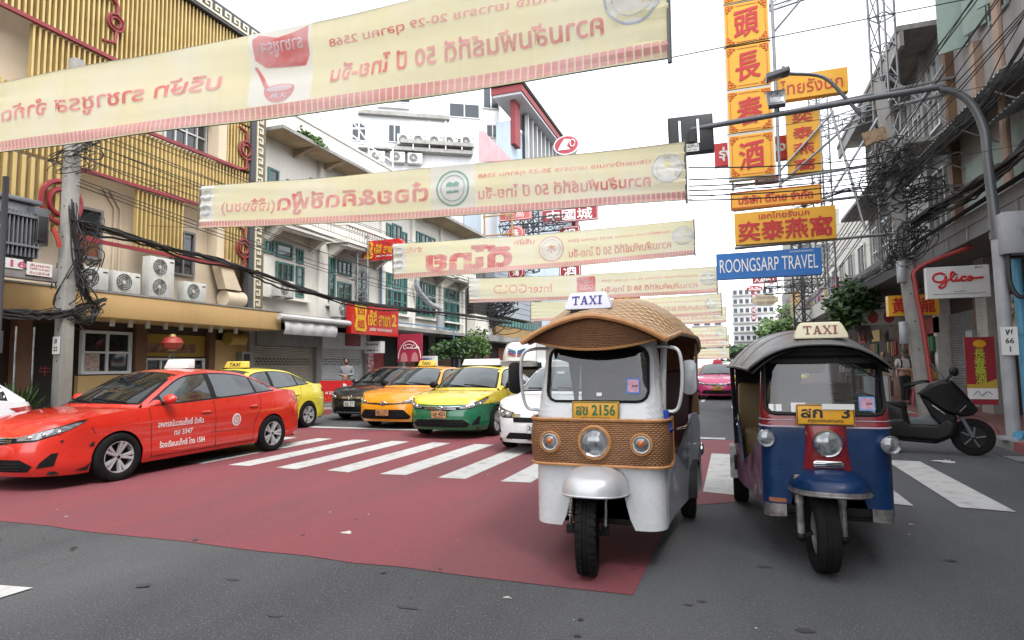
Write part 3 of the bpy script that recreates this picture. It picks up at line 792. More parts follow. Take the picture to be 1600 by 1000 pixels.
def ac_unit(loc, rz, label, fans=1, group='air conditioner units', sc=1.0, name='aircon_unit'):
    t = thing(name, label, 'air conditioner', loc, rz, group); t.scale = (sc, sc, sc); H = .62*fans+.0
    b = MB(); b.m(M_CASE); b.box(-.17, -.43, 0, .17, .43, H); part('casing', b, t, bevel=.015)
    for k in range(fans):
        g = MB(); M = Matrix.Translation((.172, -.09, .31+.62*k)) @ Matrix.Rotation(R(90), 4, 'Y'); g.m(M_GRILL); g.lathe([(.245, .0), (0, .001)], 28, M)
        g.m(M_CASE); old = g.M; g.M = M
        for r in (.25, .19, .13, .07): g.lathe([(r-.006, .004), (r, .014), (r+.006, .004)], 28)
        for a in range(6): g.obox((.05*math.cos(a*1.047), .05*math.sin(a*1.047), .012), (.245*math.cos(a*1.047), .245*math.sin(a*1.047), .012), .008, .008)
        g.lathe([(.055, .004), (.045, .016), (0, .018)], 16); g.M = old; part('fan_grille', g, t)
    b = MB(); b.m(M_STEEL)
    for y in (-.32, .32): b.box(-.2, y-.02, -.06, .2, y+.02, -.003)
    part('bracket', b, t)
    b = MB(); b.m(M_INK); b.box(.1715, .26, H-.13, .1735, .39, H-.09); part('badge', b, t)
    return t
GX = -13.6
gb = thing('shop_building', 'beige corner shop building clad in gold vertical slats with crimson rails', 'building', (-15, 6, 0))
b = MB(); b.m(M_BEIGE); b.box(-24, -12, 3.2, -14.0, 15.0, 11.7); part('wall', b, gb, world=True)
b = MB(); b.m(M_TAN); b.box(-14.4, -12, 2.62, -12.9, 15.0, 3.16); part('fascia', b, gb, world=True, bevel=.02)
b = MB(); b.m(M_CONC); b.box(-14.5, -12, 3.163, -12.88, 15.03, 3.20); part('canopy_top', b, gb, world=True)
def slats(y0, y1, z0, z1, sp_=.118, X=GX, w=.042):
    b = MB(); b.m(M_GOLD); y = y0
    while y < y1: b.box(X-.06, y, z0, X+.06, y+w, z1); y += sp_
    return part('gold_slat_screen', b, gb, world=True)
slats(-2, 14.2, 8.85, 11.45); slats(8.1, 9.95, 7.45, 8.78); slats(9.95, 10.6, 7.45, 8.78); slats(-2, 6.9, 7.45, 8.78)
slats(-2, 14.2, 6.0, 7.35); slats(13.25, 14.2, 7.45, 8.78); slats(7.0, 9.2, 4.45, 5.92, .17, w=.075); slats(-2, 7, 4.45, 5.92, .17, w=.075); slats(10.6, 11.9, 4.45, 5.9); slats(13.45, 14.2, 4.45, 5.9)
b = MB(); b.m(M_RECESS)                                   # screen's dark fixing rails
for z in (10.2, 9.5, 6.6): b.box(GX-.10, -2, z, GX-.065, 14.2, z+.05)
part('screen_rail', b, gb, world=True)
def rail(z, y0, y1, knot=None):
    b = MB(); b.m(M_CRIM); X = GX+.10
    b.box(X-.04, y0, z-.042, X+.04, y1, z+.042)
    if knot:
        yk, up, r = knot
        pts = [(X, y1, z), (X, yk-.02, z+.02*up), (X, yk+.12, z+.12*up), (X, yk+.12, z+.36*up)]
        b.tube(crom(pts, 5), .04, 8)
        for rr in (r, r*.6): b.tube([(X+.0, yk+.1+rr*math.cos(2*math.pi*i/28), z+(.36+r)*up+rr*math.sin(2*math.pi*i/28)) for i in range(28)], .032, 6, closed=True)
        b.tube([(X, yk+.12, z+(.36+2*r)*up), (X, yk+.1, z+(.66+2*r)*up), (X, yk-.2, z+(.74+2*r)*up)], .036, 6)
    return part('crimson_rail', b, gb, world=True)
rail(8.82, -2, 9.95); rail(7.4, 10.6, 13.8, (13.95, 1, .27)); rail(5.95, 9.2, 14.2); rail(4.4, 9.2, 13.8, (13.95, 1, .27)); rail(10.3, 8.0, 9.7, (9.75, -1, .2))
b = MB(); b.m(M_CRIM); 
for rr in (.46, .28): b.tube([(GX+.1, 8.8+rr*.9*math.cos(2*math.pi*i/36), 5.1+rr*math.sin(2*math.pi*i/36)) for i in range(36)], .055, 6, closed=True)
part('crimson_ring', b, gb, world=True)
b = MB(); b.m(mat('charcoal_cornice', (.06, .06, .065), .6)); b.box(-14.2, -12, 11.47, -13.42, 14.55, 11.95); b.box(-13.66, 14.22, 3.2, -13.46, 14.40, 11.46); part('cornice', b, gb, world=True)
M_KEYW = mat('greek_key_white', (.62, .58, .44), .6)
b = MB(); b.m(M_KEYW); q = .05
def key_run(org, du, dv, n, u):
    org, du, dv = Vector(org), Vector(du), Vector(dv); nn = du.cross(dv)*.02
    for i in range(n):
        o = org+du*(u*6*i)
        for (x0, y0, x1, y1) in ((0, 0, 5, 1), (4, 1, 5, 5), (1, 4, 4, 5), (1, 2, 2, 4), (2, 2, 3, 3), (5, 0, 6, 1)):
            b.prism([o+du*u*x+dv*u*y for x, y in ((x0, y0), (x1, y0), (x1, y1), (x0, y1))], nn)
key_run((-13.42, 6.0, 11.56), (0, 1, 0), (0, 0, 1), 24, .058)
part('greek_key_cornice', b, gb, world=True)
b = MB(); b.m(mat('bronze_strip', (.16, .13, .08), .6)); b.box(-14.0, 14.42, 3.2, -13.50, 14.86, 11.5); b.m(M_KEYW); key_run((-13.48, 14.47, 3.3), (0, 0, 1), (0, 1, 0), 25, .053); part('greek_key_strip', b, gb, world=True)
win(gb, -14.0, 11.6, 13.0, 7.45, 8.6, nx=4, nz=2); win(gb, -14, 9.25, 10.05, 4.05, 5.25, mat('grey_frame', (.2, .19, .19), .5), nx=1); win(gb, -14, 11.95, 12.7, 4.0, 5.25, mat('grey_frame', (.2, .19, .19), .5), nx=2, nz=2); win(gb, -14, 6.6, 7.6, 7.5, 8.7)
b = MB(); b.m(mat('brown_curtain', (.16, .06, .03), .8)); b.box(-13.975, 9.31, 4.1, -13.97, 10.0, 4.6); part('brown_blind', b, gb, world=True)
b = MB(); b.m(M_BEIGE); b.box(-14, 13.15, 4.6, -13.62, 13.42, 5.5); b.prism([(-13.8, 13.1, 4.6), (-13.8, 13.5, 4.6), (-13.8, 14.0, 3.75), (-13.8, 13.4, 3.75)], (.3, 0, 0)); b.tube([(-13.7, 13.5, 3.5), (-13.7, 14.2, 3.5)], .24, 14); part('duct', b, gb, world=True)
b = MB(); b.m(M_BEIGE)
for y in (10.35, 10.5): b.tube([(-13.96, y, 3.3), (-13.96, y, 5.4), (-13.96, y-.3, 5.8)], .03, 6)
part('drain_pipe', b, gb, world=True)
b = MB(); b.m(M_BEIGE); b.box(-13.9, 13.0, 7.35, -13.5, 13.3, 8.8); b.box(-16, 11, 11.9, -15.4, 11.7, 14.5); b.m(M_RECESS); b.box(-16.3, 10.8, 14.5, -15.2, 11.9, 14.7); part('chimney_stack', b, gb, world=True)
# ground floor shopfront
SX = -14.3
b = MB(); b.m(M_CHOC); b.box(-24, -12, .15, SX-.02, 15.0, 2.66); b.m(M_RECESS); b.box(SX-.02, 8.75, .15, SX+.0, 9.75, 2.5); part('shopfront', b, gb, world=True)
b = MB(); b.m(M_TAN); b.box(SX-.02, 9.80, .15, SX+.10, 11.15, 1.33); b.box(SX-.02, 13.70, .15, SX+.14, 15.0, 2.30); b.m(M_CHOC); b.box(SX-.02, 9.80, 2.42, SX+.08, 13.6, 2.66); part('dado', b, gb, world=True)
b = MB(); b.m(mat('brown_column', (.17, .085, .045), .6, var=.4, vs=2))
for y0, y1 in ((8.42, 8.72), (11.15, 11.46), (13.45, 13.66)): b.box(SX-.02, y0, .15, SX+.2, y1, 2.66)
for y in (8.4, 8.75): b.m(M_CHR); b.tube([(SX+.2, y, .2), (SX+.2, y, 2.4)], .02, 6)
part('column', b, gb, world=True)
win(gb, SX+.05, 9.84, 11.10, 1.36, 2.40, M_WHW, nx=2, nz=2, fw=.07); win(gb, SX+.02, 11.5, 13.4, 1.2, 1.76, M_WHW, nx=4, fw=.06)
b = MB(); b.m(mat('menu_yellow', (.42, .27, .04), .6)); b.box(SX, 11.5, 1.80, SX+.05, 13.42, 2.40); mo = part('menu_banner', b, gb, world=True)
b = MB(); b.m(mat('menu_photo', (.16, .07, .04), .6, var=.9, vs=7, col2=(.4, .22, .12))); b.box(SX+.05, 11.55, 1.90, SX+.056, 13.1, 2.15); part('food_picture', b, mo, world=True)
b = MB(); b.m(mat('menu_card', (.55, .5, .46), .6, var=.9, vs=14, col2=(.4, .08, .06))); b.box(SX+.085, 9.92, 1.42, SX+.09, 10.3, 1.85); part('menu_card', b, gb, world=True)
b = MB(); b.m(mat('red_neon_lettering', (.35, .05, .06), .5)); b.text('牛肉', (SX+.01, 9.25, 1.45), (0, 1, 0), (0, 0, 1), .5, .22, .02, .004); part('window_lettering', b, gb, world=True)
b = MB(); b.m(M_WHW)
for y in (9.9, 10.35, 10.8, 11.3, 11.75, 12.2, 12.7, 13.05, 13.6): b.tube([(-13.3, y, 2.64), (-13.3, y, 2.46)], .055, 10)
part('soffit_lamp', b, gb, world=True)
b = MB(); b.m(mat('mustard_drum', (.4, .26, .05), .5)); b.tube([(-13.9, 13.9, 2.35), (-13.9, 14.5, 2.35)], .2, 14); part('awning_roll', b, gb, world=True)
b = MB(); b.m(M_STEEL); b.box(SX+.14, 14.5, 1.5, SX+.4, 14.85, 1.95); b.m(M_INK); b.box(SX+.4, 14.56, 1.55, SX+.41, 14.8, 1.9); part('meter_box', b, gb, world=True)
for y, f_, lb in ((9.37, 1, 'single-fan aircon unit on the tan canopy, nearest the utility pole'), (10.16, 1, 'single-fan aircon unit on the tan canopy left of the tall twin-fan unit'), (11.09, 2, 'tall twin-fan aircon unit standing on the tan canopy'), (12.1, 1, 'single-fan aircon unit on the tan canopy right of the tall twin-fan unit')): ac_unit((-13.35, y, 3.25), 0, lb, f_, sc=.80)
# ---------------------------------------------------------------- cream shophouses
cb = thing('shophouse_row', 'cream shophouse row with teal shutters, balconies and a weathered eave', 'building', (-16, 23, 0))
b = MB(); b.m(M_CREAMW); b.box(-26, 15.02, 3.16, -14, 31.1, 9.2); part('wall', b, cb, world=True)
b = MB(); b.m(M_CREAMW)
for y in (15.1, 18.2, 22.4, 25.1, 28.1, 30.9): b.box(-14, y-.12, 3.2, -13.88, y+.12, 9.15)
part('pilaster', b, cb, world=True)
b = MB(); b.m(M_CREAMW); b.box(-14.1, 15.04, 9.16, -13.95, 24.6, 10.25); b.box(-14.2, 15.04, 10.252, -13.9, 24.6, 10.33); part('parapet', b, cb, world=True)
b = MB(); b.m(M_CONC); b.box(-14.0, 15.04, 9.05, -13.0, 25.0, 9.16); b.box(-14.1, 24.95, 8.75, -12.8, 31.4, 8.9); eo = part('eave', b, cb, world=True)
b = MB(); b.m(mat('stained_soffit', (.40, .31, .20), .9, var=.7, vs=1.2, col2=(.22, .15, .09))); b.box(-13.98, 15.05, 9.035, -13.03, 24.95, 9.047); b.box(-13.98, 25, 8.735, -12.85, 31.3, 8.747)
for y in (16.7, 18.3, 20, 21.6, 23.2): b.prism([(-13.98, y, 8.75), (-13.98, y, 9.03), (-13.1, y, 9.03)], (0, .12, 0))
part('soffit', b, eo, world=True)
# green weed tuft in the gutter
def leafclump(name, c, r, n, ls, m1, m2, seed, label, cat='plant', parent=None, flat=1.0, group=None):
    q = random.Random(seed); b = MB()
    cl = [Vector((q.gauss(0, .45)*r[0], q.gauss(0, .45)*r[1], q.gauss(0, .42)*r[2])) for _ in range(max(4, n//60))]
    for i in range(n):
        k = q.choice(cl); p = Vector(c)+k+Vector((q.gauss(0, .22)*r[0], q.gauss(0, .22)*r[1], q.gauss(0, .2)*r[2]))
        b.m(m1 if q.random() < .6 else m2)
        d = Vector((q.uniform(-1, 1), q.uniform(-1, 1), q.uniform(-.8, .5))).normalized(); s_ = d.orthogonal().normalized()
        L_ = ls*q.uniform(.6, 1.3); w = L_*.28*flat
        b.face([b.vert(p-d*L_*.5), b.vert(p+s_*w+d*.05*L_), b.vert(p+d*L_*.5), b.vert(p-s_*w+d*.05*L_)])
    if parent: return part('foliage', b, parent, world=True)
    return solo(name, b, label, cat, group=group)
M_LEAF = mat('leaf', (.055, .125, .022), .5, var=.5, vs=3); M_LEAF2 = mat('leaf_light', (.11, .20, .035), .5); M_LEAFD = mat('leaf_dark', (.018, .05, .014), .5)
M_BARK = mat('bark', (.09, .06, .04), .9, bump=.4, bs=30)
leafclump('weed_tuft', (-13.2, 16.6, 9.3), (.2, .9, .2), 420, .14, M_LEAF, M_LEAF2, 4, 'weed tuft growing from the gutter of the cream shophouse eave')
# floor 2 and 3 windows
def teal(y0, y1, z0, z1, nx=1, nz=1, X=-14, g=None): return win(cb, X, y0, y1, z0, z1, M_TEAL, g, nx, nz, fw=.07, depth=.06)
for y0, y1, z0, z1, nx, nz in ((15.35, 15.85, 5.2, 5.65, 3, 1), (15.95, 16.75, 5.15, 5.65, 1, 1), (16.95, 17.3, 5.1, 5.6, 2, 1), (15.95, 16.8, 3.85, 5.0, 3, 1), (16.95, 17.35, 3.9, 5.0, 1, 1),
    (18.75, 19.15, 5.05, 5.65, 2, 1), (19.3, 20.2, 5.05, 5.6, 3, 1), (18.75, 19.15, 3.9, 5.0, 1, 1), (19.3, 20.2, 3.9, 4.75, 2, 2), (20.5, 21.4, 3.9, 5.4, 2, 2),
    (22.8, 23.2, 5.0, 5.6, 2, 1), (23.3, 24.1, 5.0, 5.6, 3, 1), (24.2, 24.6, 5.0, 5.6, 2, 1), (22.8, 23.2, 3.9, 4.9, 1, 2), (23.3, 24.1, 3.9, 4.9, 2, 2), (24.2, 24.6, 3.9, 4.9, 1, 2),
    (25.5, 25.9, 5.0, 5.6, 2, 1), (26.0, 26.9, 5.0, 5.6, 3, 1), (27.0, 27.5, 5.0, 5.6, 2, 1), (25.5, 25.9, 3.9, 4.9, 1, 2), (26.0, 26.9, 3.9, 4.9, 2, 2), (27.0, 27.5, 3.9, 4.9, 1, 2),
    (28.5, 28.95, 5.0, 5.6, 1, 1), (29.05, 29.85, 5.0, 5.6, 1, 1), (29.95, 30.4, 5.0, 5.6, 1, 1), (28.5, 28.95, 3.4, 4.9, 1, 3), (29.05, 29.85, 3.4, 4.9, 4, 2), (29.95, 30.4, 3.4, 4.9, 1, 3),
    (15.5, 16.0, 7.2, 8.05, 1, 1), (16.4, 16.9, 7.2, 7.9, 1, 1), (17.6, 18.0, 7.4, 8.3, 2, 1), (19.3, 20.2, 7.2, 8.3, 2, 1), (22.8, 23.2, 6.5, 7.8, 1, 2), (23.3, 24.1, 6.5, 7.9, 2, 2), (24.2, 24.6, 6.5, 7.7, 1, 2),
    (25.5, 25.9, 7.3, 8.0, 1, 1), (26.0, 26.9, 7.3, 8.0, 2, 1), (27.0, 27.5, 7.3, 8.0, 1, 1), (25.5, 25.9, 6.0, 7.1, 1, 2), (26.0, 26.9, 5.95, 7.1, 2, 2), (27.0, 27.5, 6.0, 7.1, 1, 2), (28.5, 28.95, 7.2, 7.9, 1, 1), (29.05, 29.85, 7.2, 7.9, 1, 1), (29.95, 30.4, 7.2, 7.9, 1, 1), (28.5, 28.95, 6.0, 7.0, 1, 2), (29.05, 29.85, 6.0, 7.0, 2, 2)):
    teal(y0, y1, z0, z1, nx, nz)
b = MB(); b.m(M_CREAMW)
for y0, y1 in ((15.2, 17.6), (18.6, 21.7), (22.7, 24.8), (25.3, 27.8), (28.4, 30.6)): b.box(-14, y0, 3.74, -13.8, y1, 3.82)
part('window_sill', b, cb, world=True)
for y0, y1 in ((15.3, 18.0), (18.6, 22.2), (25.3, 28.0), (28.4, 30.8)):
    b = MB(); b.m(M_CREAMW); b.box(-14, y0, 6.08, -13.05, y1, 6.22); b.box(-13.5, y0+.1, 5.95, -13.1, y1-.1, 6.078)
    b.prism([(-14, y0+.15, 5.55), (-14, y0+.15, 6.07), (-13.2, y0+.15, 6.07)], (0, .2, 0)); b.prism([(-14, y1-.35, 5.55), (-14, y1-.35, 6.07), (-13.2, y1-.35, 6.07)], (0, .2, 0))
    bo = part('balcony', b, cb, world=True)
    b = MB(); b.m(M_CREAMW); y = y0+.08
    while y < y1-.05: b.lathe([(.035, 0), (.05, .12), (.028, .3), (.04, .5)], 8, Matrix.Translation((-13.12, y, 6.223))); y += .17
    b.box(-13.2, y0, 6.72, -13.04, y1, 6.82); b.box(-14, y0, 6.72, -13.2, y0+.09, 6.82)
    part('balustrade', b, bo, world=True)
b = MB(); b.m(M_CONC); b.box(-14.1, 15.06, 3.0, -12.85, 31.0, 3.15); part('canopy', b, cb, world=True)
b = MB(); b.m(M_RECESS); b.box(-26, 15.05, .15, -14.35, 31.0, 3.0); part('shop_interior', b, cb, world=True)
b = MB(); b.m(M_CONC)
for y in (15.1, 18.45, 21.6, 24.6, 27.6, 30.7): b.box(-14.34, y-.14, .15, -14.1, y+.14, 3.0)
b.m(M_CONC); b.box(-14.3, 15.25, 2.2, -14.05, 18.3, 2.75); b.m(M_WHW); b.box(-14.3, 18.6, 2.18, -14.1, 21.45, 2.8); part('shop_pier', b, cb, world=True)
shutter(cb, -14.25, 15.25, 18.3, .15, 2.2, M_SHB); shutter(cb, -14.25, 18.6, 21.45, .15, 2.2, M_SHW)
b = MB(); b.m(M_CRIM); b.box(-14.09, 20.0, 2.3, -14.06, 21.0, 2.75); part('shop_plate', b, cb, world=True)
b = MB(); b.m(mat('checker_tile', (.45, .1, .12), .4, var=.9, vs=9, col2=(.65, .6, .58), lo=.48, hi=.52)); b.box(-14.1, 21.5, .15, -14.02, 21.9, 2.4); part('tile_column', b, cb, world=True)
b = MB(); b.m(mat('shop_goods_red', (.35, .03, .035), .5, var=.8, vs=3, col2=(.08, .02, .02))); b.box(-14.9, 22.1, .9, -14.34, 23.2, 2.2); b.m(mat('shop_wood', (.2, .09, .05), .6)); b.box(-14.7, 25.2, .15, -14.3, 26.0, 2.3); b.box(-14.8, 28.3, .15, -14.3, 30, 2.5); part('shop_goods', b, cb, world=True)
b = MB(); b.m(M_WINK)
for y, z in ((22.6, 2.1), (26.9, 1.8)): b.tube([(-14.32, y, z), (-14.32, y+.5, z)], .02, 6)
part('shop_lamp', b, cb, world=True)
b = MB(); b.m(mat('grey_duct', (.42, .43, .44), .45, .3, var=.3, vs=3)); b.tube(crom([(-13.6, 24.9, 5.6), (-13.6, 24.95, 5.1), (-13.45, 25.8, 4.5), (-13.3, 26.6, 4.3), (-13.3, 26.7, 4.0)], 5), .13, 10); b.tube([(-13.3, 26.7, 4.0), (-13.3, 26.7, 2.9)], .2, 12); part('exhaust_duct', b, cb, world=True)
b = MB(); b.m(mat('blue_pipe', (.10, .25, .42), .4))
b.tube([(-13.85, 22.2, 3.2), (-13.85, 22.2, 6)], .04, 6); b.tube([(-12.85, 27.3, .2), (-12.85, 27.3, 3.3)], .04, 6); b.tube([(-12.9, 21.5, 3.3), (-12.9, 26.9, 3.3)], .03, 6); part('pipe', b, cb, world=True)
ac_unit((-13.5, 15.75, 3.75), 0, 'aircon unit on a wall bracket beside the greek key strip', sc=.85); ac_unit((-13.25, 18.5, 3.27), 0, 'left one of two aircon units on the cream shophouse canopy'); ac_unit((-13.25, 19.5, 3.27), 0, 'right one of two aircon units on the cream shophouse canopy, by the red sign')
b = MB(); b.m(mat('white_awning', (.60, .60, .60), .7, var=.4, vs=2, col2=(.45, .45, .45))); b.grid(lambda u, v: (-12.80+.10*math.sin(u*math.pi*.9)+.02*math.sin(v*30), lerp(14.95, 17.6, v), 2.98-.48*u), 8, 40); b.tube([(-12.72, 14.7, 3.02), (-12.72, 18.3, 3.02)], .09, 10); solo('rolled_awning', b, 'rolled white fabric awning hanging under the cream shophouse canopy', 'awning')
b = MB(); b.m(M_WHW)
def rf(a, c, r=.035): b.tube([a, c], r, 6)
for i, y in enumerate((16.2, 18, 20, 22, 24)):
    rf((-14.4, y, 10.2), (-14.4, y, 12.2-.12*i)); rf((-17.5, y, 10.2), (-17.5, y, 12.6-.1*i)); rf((-14.4, y, 12.2-.12*i), (-17.5, y, 12.6-.1*i))
rf((-14.4, 16.2, 12.2), (-14.4, 24, 11.7)); rf((-17.5, 16.2, 12.6), (-17.5, 24, 12.2)); rf((-14.4, 16.2, 11.2), (-14.4, 24, 11)); rf((-14.4, 16.2, 12.2), (-14.4, 20, 10.4)); rf((-14.4, 20, 12), (-14.4, 24, 10.4))
solo('roof_frame', b, 'thin white pipe frame standing on the cream shophouse roof', 'frame')
# ---------------------------------------------------------------- right side buildings
M_GRS = mat('grey_stucco', (.30, .29, .285), .9, var=.5, vs=1.2, col2=(.26, .25, .245), streak=.5, bump=.2, bs=50)
M_GRD = mat('grey_facade', (.22, .22, .225), .9, var=.5, vs=1.2, col2=(.2, .2, .2), streak=.5, bump=.15, bs=40)
M_PEACH = mat('peach_pipe', (.34, .23, .17), .6, var=.5, vs=3, col2=(.24, .16, .12))
M_ORB = mat('orange_brown_column', (.17, .095, .05), .7, var=.4, vs=2)
M_MINT = mat('mint_shutter', (.24, .32, .28), .6, var=.3, vs=3)
M_CORR = mat('corrugated_sheet', (.42, .43, .43), .6, .2, var=.6, vs=2, col2=(.25, .25, .25), streak=.4)
M_TILE = mat('white_tile', (.55, .53, .50), .3, var=.4, vs=4)
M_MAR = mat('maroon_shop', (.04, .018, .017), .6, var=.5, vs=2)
M_TILE2 = mat('dim_tile', (.36, .34, .32), .35, var=.4, vs=4)
rx = thing('shophouse', 'tall plain grey shophouse at the near right corner, out of view, added for its shade', 'building', (8, -8, 0))  # unseen end of the row, added to shade the right foreground
b = MB(); b.m(M_GRS); b.box(5.9, -30, .15, 18, 8.98, 15.5); part('wall', b, rx, world=True)
for y in (-26, -20, -14, -8, -2, 4):
    for z in (5.2, 8.6, 12): win(rx, 5.9, y, y+2.4, z, z+1.8, M_ALW, M_GLI, 3, 1, s=-1)
b = MB(); b.m(M_GRD); b.box(4.9, -30, 4.05, 5.9, 8.98, 4.5); part('canopy_slab', b, rx, world=True)
ra = thing('shophouse', 'grey stucco shophouse with peach columns, mint shutters and corrugated awnings', 'building', (7, 16, 0))
WX = 5.9
b = MB(); b.m(M_GRS); b.box(WX, 9, 4.6, 16, 19.3, 14); part('wall', b, ra, world=True)
b = MB(); b.m(M_GRD); b.box(5.0, 9, 4.05, 6.2, 19.3, 4.35); b.box(4.98, 9, 4.352, 5.12, 19.3, 4.62); so_ = part('canopy_slab', b, ra, world=True)
b = MB(); b.m(M_CONC)
for y in (13.0, 14.2, 15.4, 16.6, 17.8, 19.0): b.box(4.955, y, 4.06, 4.98, y+.03, 4.34)
b.m(M_UND); b.tube([(4.93, 9, 4.66), (4.93, 19.3, 4.68)], .05, 6); part('slab_joint', b, so_, world=True)
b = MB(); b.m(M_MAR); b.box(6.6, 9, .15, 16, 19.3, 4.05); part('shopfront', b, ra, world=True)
b = MB(); b.m(M_TILE2); b.box(6.1, 18.0, .15, 6.6, 18.7, 4.05); b.box(6.1, 14.6, .15, 6.6, 14.9, 4.05); part('tiled_column', b, ra, world=True)
b = MB(); b.m(M_KERB)
for i in range(42): b.box(6.093, 18.0, .16+i*.09, 6.099, 18.7, .166+i*.09)
part('tile_joint', b, ra, world=True)
b = MB(); b.m(mat('gold_stall', (.45, .35, .14), .5, var=.9, vs=7, col2=(.55, .52, .45))); b.box(6.3, 15.2, 1.9, 6.58, 17.6, 3.0); part('shop_display', b, ra, world=True)
b = MB(); b.m(M_CHR)
q = random.Random(3)
for i in range(26):
    p = Vector((6.25, q.uniform(15.3, 17.5), q.uniform(1.9, 2.9))); b.tube([p+Vector((0, .10*math.cos(t*.8), .13*math.sin(t*.7)+.02*t)) for t in range(7)], .018, 5)
part('dragon_ornament', b, ra, world=True)
for y0, y1, z0, z1 in ((12.0, 13.2, 9.0, 10.8), (15.1, 16.0, 9.0, 10.8)):
    win(ra, WX, y0, y1, z0, z1, M_MINT, M_RECESS, 1, 1, s=-1)
b = MB(); b.m(M_MINT)
for y, a in ((16.15, 25), (17.2, 60), (15.0, 40)):
    d = Vector((-math.sin(R(a)), math.cos(R(a)), 0)); o = Vector((WX-.06, y, 9.2)); b.obox(o+Vector((0, 0, .8)), o+d*.62+Vector((0, 0, .8)), 1.6, .05, up=(0, 0, 1)) if False else b.prism([o, o+d*.62, o+d*.62+Vector((0, 0, 1.6)), o+Vector((0, 0, 1.6))], d.cross(Vector((0, 0, 1)))*.05)
part('open_shutter', b, ra, world=True)
b = MB(); b.m(M_ORB); b.box(5.7, 18.4, 4.6, 5.9, 18.62, 13); b.m(M_PEACH); b.box(5.72, 16.6, 7.2, 5.9, 16.85, 9.0); b.box(5.7, 13.2, 4.6, 5.9, 13.5, 14); part('column', b, ra, world=True)
b = MB(); b.m(M_PEACH); b.tube([(5.6, 14.95, 4.7), (5.6, 14.95, 14)], .09, 10); part('drain_pipe', b, ra, world=True)
b = MB(); b.m(M_MINT); b.box(5.86, 13.6, 4.9, 5.895, 18.0, 6.4); part('green_panel', b, ra, world=True)
def corr(name, x0, z0, x1, z1, y0, y1, par):
    b = MB(); b.m(M_CORR); n = int((y1-y0)/.045)
    b.grid(lambda u, v: (lerp(x0, x1, u), lerp(y0, y1, v), lerp(z0, z1, u)+.022*math.sin(v*n*math.pi*.5)), 2, n*2); return part(name, b, par, world=True)
corr('corrugated_awning', 5.9, 7.25, 4.95, 6.85, 13.2, 19.3, ra); corr('corrugated_awning', 5.9, 6.6, 5.2, 6.3, 9.5, 14.7, ra)
b = MB(); b.m(M_STEEL)
for y in (14, 16, 18): b.tube([(5.9, y, 6.3), (5.0, y, 6.8)], .02, 6)
part('awning_strut', b, ra, world=True)
shutter(ra, 6.5, 18.75, 19.3, .15, 2.9, M_STEEL, s=-1, dots=False)
b = MB(); b.m(mat('meter_grey', (.3, .31, .31), .5)); b.box(6.0, 18.75, 1.7, 6.3, 19.2, 2.25); part('meter_box', b, ra, world=True)
# next building up the street, with deep concrete eaves
rb = thing('shophouse', 'older grey shophouse with a deep concrete eave above tall windows', 'building', (7, 23, 0))
b = MB(); b.m(M_GRD); b.box(6.0, 19.32, 4.6, 16, 29.5, 11.0); part('wall', b, rb, world=True)
b = MB(); b.m(M_CONC); b.box(4.9, 19.34, 10.9, 6.6, 29.6, 11.05); b.box(4.9, 19.34, 7.6, 6.0, 29.6, 7.72); b.box(4.95, 19.34, 10.45, 5.05, 29.6, 10.895); part('eave', b, rb, world=True)
for y in (19.8, 21.3, 22.8, 24.5, 26.2, 27.8):
    win(rb, 6.0, y, y+1.0, 8.2, 10.2, M_ALW, M_GLI, 2, 2, s=-1, fw=.05); win(rb, 6.0, y, y+1.0, 5.0, 7.0, M_ALW, M_GLI, 2, 2, s=-1, fw=.05)
b = MB(); b.m(M_GRS)
for y in (20.95, 24.1, 27.4): b.box(5.85, y, 4.6, 6.0, y+.3, 10.9)
part('pilaster', b, rb, world=True)
b = MB(); b.m(M_ALW)
for i in range(24): b.box(5.55, 20+i*.12, 4.7, 5.57, 20.02+i*.12, 6.9)
b.box(5.54, 19.9, 6.9, 5.58, 23, 6.95); part('grille_screen', b, rb, world=True)
b = MB(); b.m(M_GRD); b.box(4.75, 19.34, 4.0, 6.4, 29.6, 4.3); b.box(4.73, 19.34, 4.302, 4.85, 29.6, 4.75); part('canopy_slab', b, rb, world=True)
b = MB(); b.m(M_MAR); b.box(6.6, 19.32, .15, 16, 29.5, 4.0); b.m(M_RECESS); b.box(6.56, 22.6, .15, 6.6, 25.5, 2.6); part('shopfront', b, rb, world=True)
shutter(rb, 6.55, 19.5, 22.2, .15, 2.9, M_STEEL, s=-1, dots=False)
b = MB(); b.m(M_TILE); b.box(6.2, 22.25, .15, 6.6, 22.55, 4.0); b.m(M_ORB); b.box(6.3, 19.34, .15, 6.58, 19.48, 3.2); part('shop_pier', b, rb, world=True)
